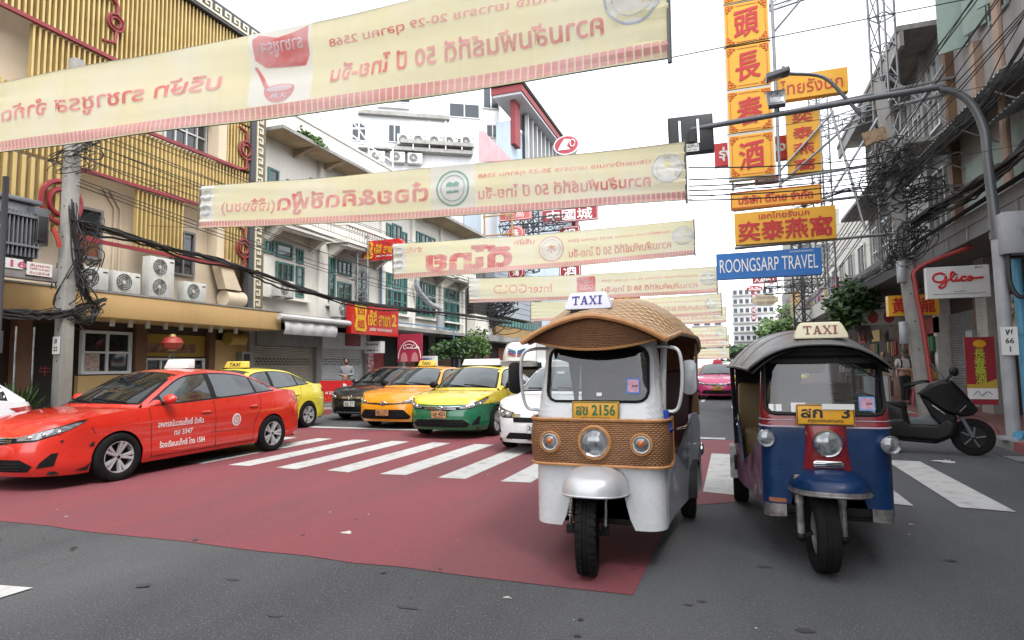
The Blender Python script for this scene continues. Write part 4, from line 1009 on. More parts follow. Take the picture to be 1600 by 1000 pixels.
# goods and lit shop fronts under the canopy
q = random.Random(8); gm = [mat('goods_red', (.32, .03, .03), .6), mat('goods_gold', (.45, .28, .05), .5), mat('goods_white', (.5, .48, .45), .6), mat('goods_green', (.05, .18, .08), .6), mat('goods_brown', (.14, .07, .04), .7), mat('goods_orange', (.5, .17, .03), .6)]
for i, y in enumerate((23.0, 25.2, 27.4, 30.5, 33.5, 37)):
    t = thing('market_stall', ['shop stall with stacked coloured boxes behind the capped person', 'second shop stall of coloured boxes up the right pavement', 'third shop stall, under the vine, with hanging goods', 'fourth shop stall beyond the vine on the right', 'fifth shop stall far up the right pavement', 'farthest visible shop stall on the right pavement'][i], 'stall', (6.1, y, .15))
    b = MB(); b.m(gm[4]); b.box(-.35, -.7, 0, .35, .7, .75); part('table', b, t, bevel=.02)
    for k in range(9):
        b = MB(); b.m(gm[q.randrange(6)]); yy = -.62+.15*k; h = q.uniform(.12, .4); b.box(-.28, yy, .752, q.uniform(.0, .25), yy+.135, .752+h); b.box(-.25, yy+.02, .753+h, .05, yy+.12, .90+h); part('box', b, t, bevel=.01)
    b = MB(); b.m(gm[q.randrange(6)]); b.box(.1, -.75, 2.2, .18, .75, 2.7); part('shop_board', b, t)
    for k in range(5):
        b = MB(); b.m(gm[q.randrange(6)]); yy = -.6+.28*k; b.box(.0, yy, 1.5+q.uniform(0, .2), .08, yy+.18, 2.1); part('hanging_goods', b, t, bevel=.01)
# further row with signs and planters on its canopy
rc = thing('shophouse_row', 'pale shophouse row farther up the right side, potted greenery on its canopy', 'building', (7, 42, 0))
b = MB(); b.m(M_CREAMW); b.box(6.0, 29.62, 4.2, 18, 40, 9.0); b.box(6.6, 40.02, 4.2, 18, 58, 7.5); b.m(M_MAR); b.box(6.6, 29.62, .15, 18, 58, 4.0); part('wall', b, rc, world=True)
b = MB(); b.m(M_CREAMW); b.box(4.6, 29.65, 3.9, 6.6, 58, 4.6); part('canopy_slab', b, rc, world=True)
b = MB(); b.m(M_ALW); b.tube([(4.62, 29.7, 5.3), (4.62, 58, 5.3)], .03, 6)
for i in range(60): b.tube([(4.62, 29.8+i*.47, 4.6), (4.62, 29.8+i*.47, 5.3)], .02, 5)
part('railing', b, rc, world=True)
for y in (30.5, 33, 35.5, 38, 42, 46, 50): win(rc, 6.0 if y < 40 else 6.6, y, y+1.4, 5.2, 6.8, M_ALW, M_GLI, 2, 1, s=-1, fw=.06)
q = random.Random(11); dm = [mat('banner_red', (.40, .02, .03), .6), mat('ornament_blue', (.06, .15, .4), .6), mat('ornament_gold', (.5, .32, .06), .5), M_WINK]
for i in range(12):
    y = 30.2+i*1.2; b = MB(); b.m(dm[i % 4]); z = 4.62
    b.lathe([(.06, 0), (.14, .05), (.16, .2), (.10, .34), (.04, .42), (.10, .5), (.12, .6), (.05, .74), (0, .78)], 12, Matrix.Translation((4.72, y, z)))
    part('canopy_ornament', b, rc, world=True)
lv = thing('hanging_vine', 'dense green vine hanging over the canopy above the dark vinyl roof', 'plant', (5.0, 27, 0))
leafclump('x', (4.4, 25.5, 3.55), (.6, 2.0, .7), 3200, .26, M_LEAF, M_LEAFD, 21, '', parent=lv)
b = MB(); b.m(M_BARK)
for i in range(7): b.tube(crom([(5.2, 26+i*.35, 2.3), (5.0, 26+i*.3, 3.2), (4.8, 26.2+i*.3, 4.0)], 4), .025, 5)
part('stem', b, lv, world=True)
leafclump('shrub', (3.1, 42, 3.6), (1.1, 1.6, .8), 1500, .3, M_LEAF2, M_LEAF, 22, 'bright green tree crown far up the street behind the vinyl canopy', 'tree')
# ---------------------------------------------------------------- buildings farther away
M_BLUEG = mat('blue_grey_wall', (.40, .47, .53), .8, var=.3, vs=.5, streak=.3)
M_RROOF = mat('red_fascia', (.22, .03, .035), .6); M_DKW = mat('far_window', (.035, .045, .055), .15)
M_PINK = mat('pink_panel', (.62, .28, .30), .7, var=.4, vs=1.2, col2=(.66, .45, .45))
def block(name, label, foot, h, m_, par=None, z0=0):
    t = thing(name, label, 'building', (sum(p[0] for p in foot)/len(foot), sum(p[1] for p in foot)/len(foot), 0))
    b = MB(); b.m(m_); b.prism([(x, y, z0) for x, y in foot], (0, 0, h-z0)); part('wall', b, t, world=True); return t
# dark grey row just past the cream shophouses
dk = block('shophouse_row', 'dark grey shophouse row past the cream one, behind tangled cables', [(-24, 31.15), (-13.9, 31.15), (-13.9, 46), (-24, 46)], 8.0, mat('dark_grey_wall', (.13, .13, .135), .85, var=.6, vs=.8, col2=(.06, .06, .06), streak=.5))
b = MB(); b.m(mat('grey_cladding', (.34, .38, .42), .5, .2, var=.3, vs=1)); 
for i in range(9): b.box(-13.9, 34.2, 4.6+i*.38, -13.3, 42, 4.6+i*.38+.35)
part('cladding', b, dk, world=True)
b = MB(); b.m(mat('ochre_sign_band', (.35, .22, .08), .7, var=.4, vs=2)); b.box(-13.9, 34, 3.3, -13.2, 46, 3.9); b.m(M_TEAL)
for i in range(18): b.box(-13.19, 34.4+i*.6, 3.95, -13.14, 34.8+i*.6, 4.35)
b.m(M_CONC); b.box(-13.9, 31.2, 2.9, -12.9, 46, 3.25); part('canopy', b, dk, world=True)
b = MB(); b.m(M_RECESS); b.box(-13.9, 31.2, .15, -13.86, 46, 2.9); b.m(mat('brick_red_door', (.22, .06, .04), .7)); b.box(-13.85, 32.3, .15, -13.8, 34.5, 2.7); b.box(-13.85, 36, .15, -13.8, 37.2, 2.6); part('shopfront', b, dk, world=True)
b = MB(); b.m(M_CREAMW); b.box(-13.9, 31.3, 3.3, -13.4, 34, 4.4); b.m(M_RECESS); b.box(-13.88, 31.3, 4.4, -13.5, 34, 6.2); part('balcony', b, dk, world=True)
# white block behind, turned to the street
d = Vector((.855, .518, 0)); n_ = Vector((.518, -.855, 0))
o = pY(560, 300, 40); o.z = 0; o -= d*6
wb_ = thing('white_block', 'big white building behind the cream shophouses with dark windows and aircon ledges', 'building', (o.x, o.y, 0))
def wp(u, z, k=0.0): return o+d*u+n_*k+Vector((0, 0, z))
b = MB(); b.m(M_WHW); b.prism([wp(-6, 0), wp(17.4, 0), wp(17.4, 0, -14), wp(-6, 0, -14)], (0, 0, 24)); part('wall', b, wb_, world=True)
def onblk(px, py):
    r_ = _ray(px, py); t = (o-_C).dot(n_)/r_.dot(n_); p = _C+r_*t; return (p-o).dot(d), p.z
def blkwin(x0, y0, x1, y1, nx=2):
    u0, z1 = onblk(x0, y0); u1, z0 = onblk(x1, y1); b = MB(); b.m(M_ALW)
    b.prism([wp(u0-.08, z0-.08), wp(u1+.08, z0-.08), wp(u1+.08, z1+.08), wp(u0-.08, z1+.08)], n_*.1); f = part('window', b, wb_, world=True)
    b = MB(); b.m(M_DKW)
    for i in range(nx): a, c = lerp(u0, u1, i/nx)+.05, lerp(u0, u1, (i+1)/nx)-.05; b.prism([wp(a, z0, .1), wp(c, z0, .1), wp(c, z1, .1), wp(a, z1, .1)], n_*.02)
    part('pane', b, f, world=True)
for w in ((592, 150, 641, 161), (702, 162, 749, 185), (755, 136, 779, 170), (607, 196, 626, 222), (550, 193, 572, 220), (705, 217, 733, 221), (760, 196, 779, 215)): blkwin(*w)
for x0, y0, x1, y1, dp in ((560, 178, 702, 190, .5), (625, 229, 737, 236, 1.0), (560, 240, 737, 246, .8), (590, 169, 640, 172, .3)):
    u0, z0 = onblk(x0, y0); u1, z1 = onblk(x1, y1); b = MB(); b.m(M_CONC if dp > .4 else M_WHW); b.prism([wp(u0, z1), wp(u1, z1), wp(u1, z1+.3), wp(u0, z1+.3)], n_*dp); part('ledge', b, wb_, world=True)
b = MB(); b.m(M_WHW)
for px in (645, 670, 695, 720):
    u, z0 = onblk(px, 240); _, z1 = onblk(px, 196); b.tube([wp(u, z0, .9), wp(u, z1, .9)], .05, 5)
for py in (197, 212): u0, z = onblk(642, py); u1, _ = onblk(735, py); b.tube([wp(u0, z, .9), wp(u1, z, .9)], .04, 5)
part('pipe_rack', b, wb_, world=True)
k = 0
for px, py in ((632, 230), (655, 231), (680, 232), (703, 233), (729, 233), (590, 256), (621, 257), (648, 259)):
    u, z = onblk(px, py); k += 1; p = wp(u, z, .45)
    ac_unit(tuple(p), math.atan2(n_.y, n_.x), ['first aircon unit from the left on the upper white ledge of the white block', 'second aircon unit from the left on the upper ledge of the white block', 'middle aircon unit on the upper ledge of the white block', 'fourth aircon unit from the left on the upper ledge of the white block', 'rightmost aircon unit on the upper ledge of the white block', 'leftmost aircon unit on the lower ledge of the white block', 'middle aircon unit on the lower ledge of the white block', 'right aircon unit on the lower ledge of the white block'][k-1], 1, sc=1.35)
# blue-grey tower with the red-edged roof
YB0, YB1, XB = 44, 66, -15.7
bt = block('office_building', 'blue grey building with a red edged flat roof and a strip of windows', [(-16.9, YB0), (XB, YB0), (XB, YB1), (-16.9, YB1)], 21, M_BLUEG)
zt = pY(821, 140, 43.2).z-1.2
b = MB(); b.m(M_RROOF); b.box(-17, YB0-.8, zt+1.2, XB+1.3, YB1, zt+1.75); b.m(M_UND); b.box(-17, YB0-.9, zt+1.752, XB+1.4, YB1, zt+2.05); b.m(mat('pale_soffit', (.5, .5, .52), .8)); b.box(-16.9, YB0-.7, zt+1.0, XB+1.2, YB1-.1, zt+1.19); part('roof', b, bt, world=True)
b = MB(); b.m(M_RROOF); b.box(XB, YB0+.1, zt-2.6, XB+.4, YB0+1.4, zt+1.0); b.box(XB, YB1-2, zt-9, XB+.4, YB1-.3, zt+1); part('red_pier', b, bt, world=True)
b = MB(); b.m(M_DKW); b.box(XB, YB0+3, zt-3.2, XB+.25, YB1-2.5, zt+.9); b.m(M_ALW)
for i in range(14): b.box(XB+.25, YB0+3+i*1.25, zt-3.2, XB+.55, YB0+3.25+i*1.25, zt+.9)
b.m(M_BLUEG); b.box(XB, YB0+2.4, zt-4.4, XB+1.2, YB1-2.2, zt-3.25); part('window_strip', b, bt, world=True)
p = pX(886, 228, -12.5); b = MB(); M = Matrix.Translation(p) @ Matrix.Rotation(R(90), 4, 'X') @ Matrix.Diagonal((1.15, .85, 1, 1)); b.m(M_WHW); b.lathe([(1.0, -.25), (1.0, .25)], 40, M, cap=True); b.m(mat('faded_red_sign', (.42, .06, .08), .5)); b.lathe([(.9, .26), (0, .265)], 40, M)
sg = tag(part('oval_sign', b), 'faded red oval sign with a white swan-like mark on the blue grey building', 'sign')
b = MB(); b.m(M_WINK); b.prism([p+Vector((x, -.30, z)) for x, z in ((-.75, -.42), (.35, -.42), (.05, -.1), (.35, .45), (-.15, .55), (-.5, .1))], (0, .02, 0)); b.tube([p+Vector((.55+.22*math.cos(a*.4), -.3, .1+.3*math.sin(a*.4))) for a in range(16)], .04, 5); part('emblem', b, sg, world=True)
# pink gable panel, pale pier
b = MB(); b.m(M_PINK); b.prism([pX(755, 252, -13.9), pX(802, 252, -13.9), pX(755, 204, -13.9)], (-.3, 0, 0)); b.m(M_WHW)
solo('gable_panel', b, 'pink triangular gable panel above the second banner', 'panel')
b = MB(); b.m(M_BLUEG); b.box(-16, 31.2, 7.0, -13.95, 33.6, 11.0); b.m(M_WHW); b.box(-16.2, 28.6, 8.9, -14.05, 31.1, 10.8); solo('stair_tower', b, 'pale blue grey stair tower beside the cream shophouses', 'building')
M_SRED = mat('deep_red_sign', (.30, .018, .03), .45, var=.35, vs=3); M_SPINK = mat('sun_faded_red_sign', (.52, .13, .12), .55, var=.3, vs=3)
M_SCAF = mat('rusty_scaffold', (.35, .2, .08), .7); M_DSTEEL = mat('dark_steel_frame', (.06, .06, .065), .6, .4)
def lattice(b, x0, y0, z0, x1, y1, z1, n, r=.04):
    """square lattice mast or truss from end to end"""
    a, c = Vector((x0, y0, z0)), Vector((x1, y1, z1)); dd = (c-a).normalized(); e = dd.orthogonal().normalized(); f_ = dd.cross(e); w = r*7
    cs_ = [e*w+f_*w, -e*w+f_*w, -e*w-f_*w, e*w-f_*w]
    for k_ in cs_: b.tube([a+k_, c+k_], r, 5)
    for i in range(n):
        p, q_ = a.lerp(c, i/n), a.lerp(c, (i+1)/n)
        for j in range(4): b.tube([p+cs_[j], q_+cs_[(j+1) % 4]], r*.6, 4); b.tube([p+cs_[j], p+cs_[(j+1) % 4]], r*.6, 4)
b = MB(); b.m(M_DSTEEL); lattice(b, -12.8, 40, 8, -12.8, 40, 15.5, 9, .06); lattice(b, -13.9, 37, 10.6, -9.5, 37, 10.6, 6, .05); b.m(M_SCAF)
for z in (8.2, 9.4, 10.6, 11.8): b.tube([(-13.9, 33.8, z), (-12.0, 33.8, z)], .05, 5); b.tube([(-12.0, 33.8, z), (-12.0, 36, z)], .05, 5)
for x in (-13.8, -12.0): b.tube([(x, 33.8, 7), (x, 33.8, 12.5)], .06, 5)
solo('sign_scaffold', b, 'rusty scaffold and dark lattice frame carrying the far left hanging signs', 'frame')
def flat_sign(name, label, px0, py0, px1, py1, Y, m_, txt=None, ink=None, border=None, octa=False, th=.25, vertical=False, tw_=.8, th_=.62, bold=.03, slope=None, X=None, group=None):
    """box sign across the street between two surveyed corners (bottom-left, top-right)"""
    A, Bq = pY(px0, py1, Y), pY(px1, py0, Y); x0, x1, z0, z1 = A.x, Bq.x, A.z, Bq.z; w, h = x1-x0, z1-z0
    b = MB(); b.m(m_)
    if octa: c_ = .3; b.prism([(x0+w*u, Y, z0+h*v) for u, v in ((c_, 0), (1-c_, 0), (1, c_), (1, 1-c_), (1-c_, 1), (c_, 1), (0, 1-c_), (0, c_))], (0, th, 0))
    else: b.box(x0, Y, z0, x1, Y+th, z1)
    so = solo(name, b, label, 'sign', group=group)
    if border:
        b = MB(); b.m(border); g_ = min(w, h)*.05; t_ = max(.012, min(w, h)*.018)
        if octa: b.tube([(x0+w/2+w*.44*math.cos(i*math.pi/12), Y-.004, z0+h/2+h*.44*math.sin(i*math.pi/12)) for i in range(24)], t_, 5, closed=True)
        else: b.tube([(x0+w/2+x, Y-.003, z0+h/2+z) for x, z in pill(w-2*g_, h-2*g_, g_*1.2, 3)], t_, 5, closed=True)
        part('border', b, so, world=True)
    if txt:
        b = MB(); b.m(ink); lines = txt.split('\n')
        if vertical:
            for i, ch in enumerate(txt): b.text(ch, ((x0+x1)/2, Y, z1-h*(i+.5)/len(txt)), (1, 0, 0), (0, 0, 1), w*tw_, h/len(txt)*th_, bold, .012)
        else:
            for i, l_ in enumerate(lines): b.text(l_, ((x0+x1)/2, Y, z1-h*(i+.5)/len(lines)), (1, 0, 0), (0, 0, 1), w*tw_, h/len(lines)*th_, bold, .012)
        part('lettering', b, so, world=True)
    return so
flat_sign('hanging_sign', 'dark red sign reading 中國城 in white characters', 846, 320, 934, 350, 38, M_SRED, '中國城', M_WINK, M_WINK, tw_=.8, th_=.78)
flat_sign('hanging_sign', 'faded red sign reading 燕窩 beside the scaffold', 780, 322, 829, 346, 34, M_SPINK, '燕窩', mat('pale_pink_ink', (.7, .5, .48), .6), M_WINK, tw_=.6)
flat_sign('hanging_sign', 'faded red octagonal sign with one white character', 792, 352, 818, 375, 34, M_SPINK, '珠', M_WINK, M_WINK, octa=True, tw_=.4, th_=.5)
flat_sign('hanging_sign', 'deep red octagonal sign just above the fourth banner', 794, 415, 818, 437, 34.3, M_SRED, '鴻', M_WINK, M_WINK, octa=True, tw_=.4, th_=.5)
flat_sign('hanging_sign', 'tall dark red vertical sign below the 中國城 sign', 874, 352, 906, 438, 38.2, M_SRED, '銀樓酒', M_WINK, M_WINK, vertical=True, tw_=.6, th_=.7)
flat_sign('hanging_sign', 'small dark red sign far behind the TAXI roof sign', 959, 462, 1000, 469, 60, M_SRED, '大金行', M_PLY, None)
# far end of the street
q = random.Random(5)
def farb(name, label, X0, X1, Y0, Y1, h, m_, rows, cols, front=True, side=0):
    t = block(name, label, [(X0, Y0), (X1, Y0), (X1, Y1), (X0, Y1)], h, m_)
    for r in range(rows):
        for c_ in range(cols):
            x = lerp(X0, X1, (c_+.5)/cols); z = lerp(4, h-1, (r+.5)/rows); w = (X1-X0)/cols*.3
            b = MB(); b.m(M_DKW); b.box(x-w, Y0-.06, z-.45, x+w, Y0-.01, z+.5); part('window', b, t, world=True)
        b = MB(); b.m(M_GRS); b.box(X0, Y0-.5, lerp(4, h-1, (r+.5)/rows)-.95, X1, Y0-.07, lerp(4, h-1, (r+.5)/rows)-.6); part('balcony', b, t, world=True)
    return t
farb('tower_block', 'distant white block with balconies closing the street', 1.5, 10.5, 150, 165, 20, mat('far_pale_wall', (.62, .63, .65), .9, var=.5, vs=.3, streak=.4), 7, 7)
farb('tower_block', 'distant pale slab behind the far banners, left of the white block', -11, -1, 210, 225, 26, M_WHW, 3, 3)
farb('tower_block', 'distant grey slab rising over the right row', 8.5, 14, 85, 100, 21, M_CONC, 2, 2)
dl = block('shophouse_row', 'distant left row of pale shophouses fading up the street', [(-26, 66.2), (-14, 66.2), (-14, 200), (-26, 200)], 11, M_CREAMW)
dr = block('shophouse_row', 'distant right row of pale shophouses with grey upper floors', [(6.8, 58.2), (20, 58.2), (20, 84), (6.8, 84)], 10, M_GRS)
dr2 = block('shophouse_row', 'farthest right row beyond the grey slab', [(7.5, 101), (22, 101), (22, 149), (7.5, 149)], 9, M_CREAMW)
for t, X, s_ in ((dl, -14, 1), (dr, 6.8, -1), (dr2, 7.5, -1)):
    for y in range(60 if s_ < 0 else 68, 140, 5):
        if t is dr and y > 82 or t is dr2 and y < 102 or t is dl and y > 130: continue
        b = MB(); b.m(M_DKW)
        x0, x1 = sorted((X, X+s_*.05)); b.box(x0, y, 5, x1, y+2.4, 7.2); part('window', b, t, world=True)
flat_sign('hanging_sign', 'small red sign reading 酒店 under the blue travel sign', 1176, 427, 1214, 443, 44, M_SRED, '大酒店 L', M_WINK, None, tw_=.85, th_=.8)
flat_sign('hanging_sign', 'red lozenge sign far up the street under the blue sign', 1167, 446, 1191, 456, 50, dm[0], 'ไต้เสี้ย', M_WINK, None, octa=True)
flat_sign('hanging_sign', 'faded cream sign with a scalloped shape far up the street', 1176, 459, 1216, 478, 40, mat('faded_cream_sign', (.52, .46, .32), .7, var=.4, vs=4), 'ภัตตาคาร\n京華', mat('faded_brown_ink', (.36, .28, .2), .7), octa=True, tw_=.7, th_=.6)
flat_sign('hanging_sign', 'tan box sign on the right row, edge of the street', 1236, 455, 1250, 492, 48, mat('tan_sign', (.42, .27, .13), .7), None)
for i, (y0, ch) in enumerate(((458, '金'), (480, '福'), (492, '樂'))): flat_sign('round_sign', ['small round red sign under the cream scalloped sign', 'small round red sign, middle of three far up the street', 'lowest small round red sign far up the street'][i], 1174, y0, 1182, y0+9, 70, dm[0], ch, M_WINK, octa=True)
b = MB(); b.m(M_DSTEEL); lattice(b, 4.2, 38, 3, 4.2, 38, 9, 8, .05); lattice(b, 2.2, 38.5, 5.9, 5.8, 38.5, 5.9, 5, .04); solo('lattice_mast', b, 'dark lattice sign mast far up the right side above the vine', 'mast')
leafclump('far_tree', (1.5, 140, 3.6), (4, 4, 1.6), 1600, .8, M_LEAFD, M_LEAF, 31, 'dark green tree at the far end of the street', 'tree')
leafclump('far_tree', (-8, 120, 3.4), (3, 3, 1.6), 900, .8, M_LEAFD, M_LEAF, 32, 'distant tree on the left at the street end', 'tree')
# ---------------------------------------------------------------- festival banners strung across the street, printed face away from us
M_BAN = mat('banner_cloth', (.91, .86, .58), .8, var=.8, vs=.7, col2=(.92, .90, .76), spec=.1, streak=.06)
M_BANW = mat('banner_white', (.92, .93, .96), .8, spec=.1); M_BINK = mat('banner_pink_ink', (.85, .50, .53), .8, var=.8, vs=1.6, col2=(.80, .22, .22), lo=.48, hi=.62, spec=.1)
M_BTRIM = mat('banner_trim_ink', (.85, .52, .57), .8, var=.6, vs=1.2, col2=(.80, .32, .36), spec=.1); M_BGRN = mat('banner_green_ink', (.36, .58, .50), .8, spec=.1); M_BBLU = mat('banner_blue_ink', (.62, .68, .80), .8, spec=.1)
M_WIRE = mat('black_cable', (.02, .02, .021), .6); M_ROD = mat('banner_rod', (.10, .10, .10), .5)
def banner(label, Y, xl, xr, zlt, zlb, zrt, zrb, spec, tilt=.0, wav=.026, seed=1):
    q = random.Random(seed); ph = [q.uniform(0, 6) for _ in range(6)]
    Lx = xr-xl
    def fn(u, v, o=0.0):
        """u 0..1 from left as we see it, v 0 bottom..1 top, o towards us"""
        zb, zt_ = lerp(zlb, zrb, u)-.05*math.sin(math.pi*u), lerp(zlt, zrt, u)-.06*math.sin(math.pi*u)
        w = wav*(math.sin(u*9+ph[0]+v*2)+.6*math.sin(u*21+ph[1]-v*3)+.5*math.sin(v*7+ph[2]+u*4))+.012*math.sin(v*11+2*math.sin(u*7+ph[3]))+.005*math.sin(v*27+u*17+ph[4])+.03*math.exp(-(1-u)*22)*math.sin(v*38+ph[5])+.03*math.exp(-u*22)*math.sin(v*33)
        return Vector((lerp(xl, xr, u), Y+w-o, lerp(zb, zt_, v)))
    b = MB(); b.m(M_BAN); b.grid(lambda u, v: fn(u, v), 120, 16)
    t = tag(part('street_banner', b), label, 'banner', 'festival banners strung across the street')
    H = (zlt-zlb+zrt-zrb)/2
    b = MB(); b.m(M_BTRIM); n = int(Lx/.085)
    for i in range(n):
        a, c = (i+.1)/n, (i+.9)/n
        for v0, v1 in ((.015, .055), (.055, .1), (.1, .145)):
            b.quad(fn(a, v0, .006), fn(c, v0, .006), fn(c, v1, .006), fn(a, v1, .006))
    part('striped_hem', b, t)
    ink = {'r': M_BINK, 'g': M_BGRN, 'b': M_BBLU, 'w': M_BANW}
    for it in spec:
        k = it[0]; b = MB()
        if k == 'panel':
            _, u0, u1 = it; b.m(M_BANW); b.grid(lambda u, v: fn(lerp(u0, u1, u), lerp(.15, 1, v), .005), 12, 12); part('white_panel', b, t)
        elif k == 'text':
            _, s_, uc, vc, w, h, c_, bo = it; b.m(ink[c_])
            b.text(s_, (0, 0, 0), (1, 0, 0), (0, 0, 1), w*Lx, h*H, bo, 0, fn=lambda x, z, l: fn(uc-x/Lx, vc+z/H, .009+l)); part('lettering', b, t)
        elif k == 'ring':
            _, uc, vc, r, c_, th = it; b.m(ink['w']); 
            b.grid(lambda u, v: fn(uc+r*H*v*math.cos(2*math.pi*u)/Lx, vc+r*v*math.sin(2*math.pi*u), .0065), 32, 2, cu=True); b.m(ink[c_])
            for rr, t2 in ((r, th), (r*.74, th*.5)):
                P = [(uc+rr*H*math.cos(2*math.pi*i/36)/Lx, vc+rr*math.sin(2*math.pi*i/36)) for i in range(36)]; Q = [(uc+(rr-t2)*H*math.cos(2*math.pi*i/36)/Lx, vc+(rr-t2)*math.sin(2*math.pi*i/36)) for i in range(36)]
                for i in range(36): j = (i+1) % 36; b.quad(fn(*P[i], .011), fn(*P[j], .011), fn(*Q[j], .011), fn(*Q[i], .011))
            part('roundel', b, t)
        elif k == 'shape':
            _, pts, c_, lift = it; b.m(ink[c_]); drape(b, pts, lambda u, v, o: fn(u, v, o), lift, .06, 0); part('emblem', b, t)
    b = MB(); b.m(M_ROD)
    for u in (0, 1): b.tube([fn(u, -.06), fn(u, 1.05)], .022, 6)
    part('end_rod', b, t)
    b = MB(); b.m(M_WIRE)
    for v in (1.0, 0.0): b.tube([fn(i/20, v, -.01) for i in range(21)], .008, 5); b.tube([fn(1, v), fn(1, v)+Vector((3.0, .3, .22)), fn(1, v)+Vector((6.0, .5, .6))], .005, 4); b.tube([fn(0, v), fn(0, v)+Vector((-1.6, 0, .2))], .006, 4)
    part('guy_rope', b, t)
    return t
def translucent(m, f):
    n, l = m.node_tree.nodes, m.node_tree.links; b = n['Principled BSDF']; tr = n.new('ShaderNodeBsdfTranslucent')
    if b.inputs['Base Color'].is_linked: l.new(b.inputs['Base Color'].links[0].from_socket, tr.inputs[0])
    else: tr.inputs[0].default_value = b.inputs['Base Color'].default_value
    x = n.new('ShaderNodeMixShader'); x.inputs[0].default_value = f; l.new(b.outputs[0], x.inputs[1]); l.new(tr.outputs[0], x.inputs[2]); l.new(x.outputs[0], n['Material Output'].inputs[0])
for m_ in (M_BAN, M_BANW, M_BINK, M_BTRIM, M_BGRN, M_BBLU): translucent(m_, .62)
LINE1, LINE2 = 'ประเพณีงานเจ เยาวราช 20-29 ตุลาคม 2568', 'ความสัมพันธ์ที่ดี 50 ปี ไทย-จีน'
heads = [[(.0, .05)]]
def two_heads(uc, vc, r, asp, c_='g'):
    out = []
    for dx in (-.27, .27):
        out.append(('shape', [(uc+(dx+.30*math.cos(a*math.pi/7))*r*asp, vc+(.18+.30*math.sin(a*math.pi/7))*r) for a in range(8)]+[(uc+(dx-.24)*r*asp, vc+.05*r), (uc+(dx+.24)*r*asp, vc+.05*r)], c_, .012))
        out.append(('shape', [(uc+(dx+x)*r*asp, vc+z*r) for x, z in ((-.28, -.45), (.28, -.45), (.22, -.25), (-.22, -.25))], c_, .012))
    return out
AS1 = 1.1/9.9; 
banner('nearest pale yellow street banner with a steaming bowl mark, text reversed', 5.8, -10.9, -.42, 5.92, 4.82, 5.56, 4.40,
  [('panel', .509, .599), ('text', LINE2, .782, .42, .315, .22, 'r', .022), ('text', LINE1, .793, .73, .34, .115, 'r', .016), ('ring', .967, .60, .25, 'b', .02),
   ('text', 'บริษัท ราชาชูรส จำกัด', .262, .50, .41, .30, 'r', .02),
   ('shape', [(.595-.078*x, z) for x, z in ((0, .98), (.3, .93), (.55, .90), (.9, .97), (1.02, .93), (1.0, .70), (.8, .60), (.5, .58), (.25, .63), (.08, .56), (.0, .66))], 'r', .0085),
   ('text', 'ราชาชูรส', .557, .78, .060, .17, 'w', .02),
   ('shape', [(.595-.078*x, z) for x, z in ((1.02, .62), (.96, .62), (.74, .38), (.72, .35), (.78, .32))], 'r', .0085),
   ('shape', [(.553+.022*math.cos(math.pi*(1+i/10)), .33+.16*math.sin(math.pi*(1+i/10))) for i in range(11)]+[(.553+.022*math.cos(math.pi*i/10), .33+.055*math.sin(math.pi*i/10)) for i in range(11)], 'r', .0085),
   ('shape', [(.553+.019*math.cos(2*math.pi*i/20), .335+.035*math.sin(2*math.pi*i/20)) for i in range(20)], 'w', .0105), ('text', '天熱', .553, .25, .022, .07, 'w', .02)], seed=3)
banner('second street banner with a green roundel of two heads, text reversed', 10.6, -11.5, -.57, 5.74, 4.73, 5.30, 4.28,
  [('panel', .550, .640), ('panel', 0, .038), ('text', LINE2, .796, .40, .30, .24, 'r', .02), ('text', LINE1, .796, .73, .30, .12, 'r', .016), ('ring', .972, .58, .26, 'b', .02), ('ring', .596, .55, .36, 'g', .035),
   ('text', 'ต๋อย&คิดซีฟู้ด', .374, .48, .345, .52, 'r', .024), ('text', '(เจ๊จิ้งชม)', .129, .45, .135, .36, 'r', .012), ('ring', .019, .75, .13, 'b', .02), ('ring', .019, .40, .13, 'b', .02)]+two_heads(.596, .56, .25, 1.03/10.9), seed=5)
banner('third street banner with large letters ดีไทย reversed and a lace roundel', 19.6, -11.72, -.85, 6.06, 4.74, 6.0, 4.88,
  [('panel', 0, .05), ('text', LINE2, .779, .38, .31, .26, 'r', .018), ('text', LINE1, .779, .72, .31, .11, 'r', .014), ('ring', .967, .58, .26, 'b', .02), ('ring', .568, .55, .36, 'r', .018), ('text', '本', .568, .55, .03, .22, 'r', .0),
   ('text', 'ดีไทย', .282, .48, .31, .68, 'r', .05), ('text', 'บริษัท', .478, .82, .07, .16, 'r', .01), ('text', 'จำกัด', .08, .80, .068, .16, 'r', .01), ('ring', .025, .75, .13, 'b', .02), ('ring', .025, .40, .13, 'b', .02)], seed=7)
banner('fourth street banner with a pink square mark and slim reversed lettering', 25.0, -11.0, -.28, 5.42, 4.33, 5.30, 4.25,
  [('panel', 0, .05), ('text', LINE2, .75, .36, .36, .24, 'r', .018), ('text', LINE1, .75, .70, .36, .11, 'r', .014), ('ring', .968, .55, .26, 'b', .02), ('shape', [(.507+x, .60+z*1.0) for x, z in pill(.075, .62, .02, 3)], 'r', .008),
   ('text', 'Inter\nGOLD', .507, .60, .055, .42, 'w', .02), ('text', 'InterGOLD', .24, .52, .25, .36, 'r', .0)], seed=9)
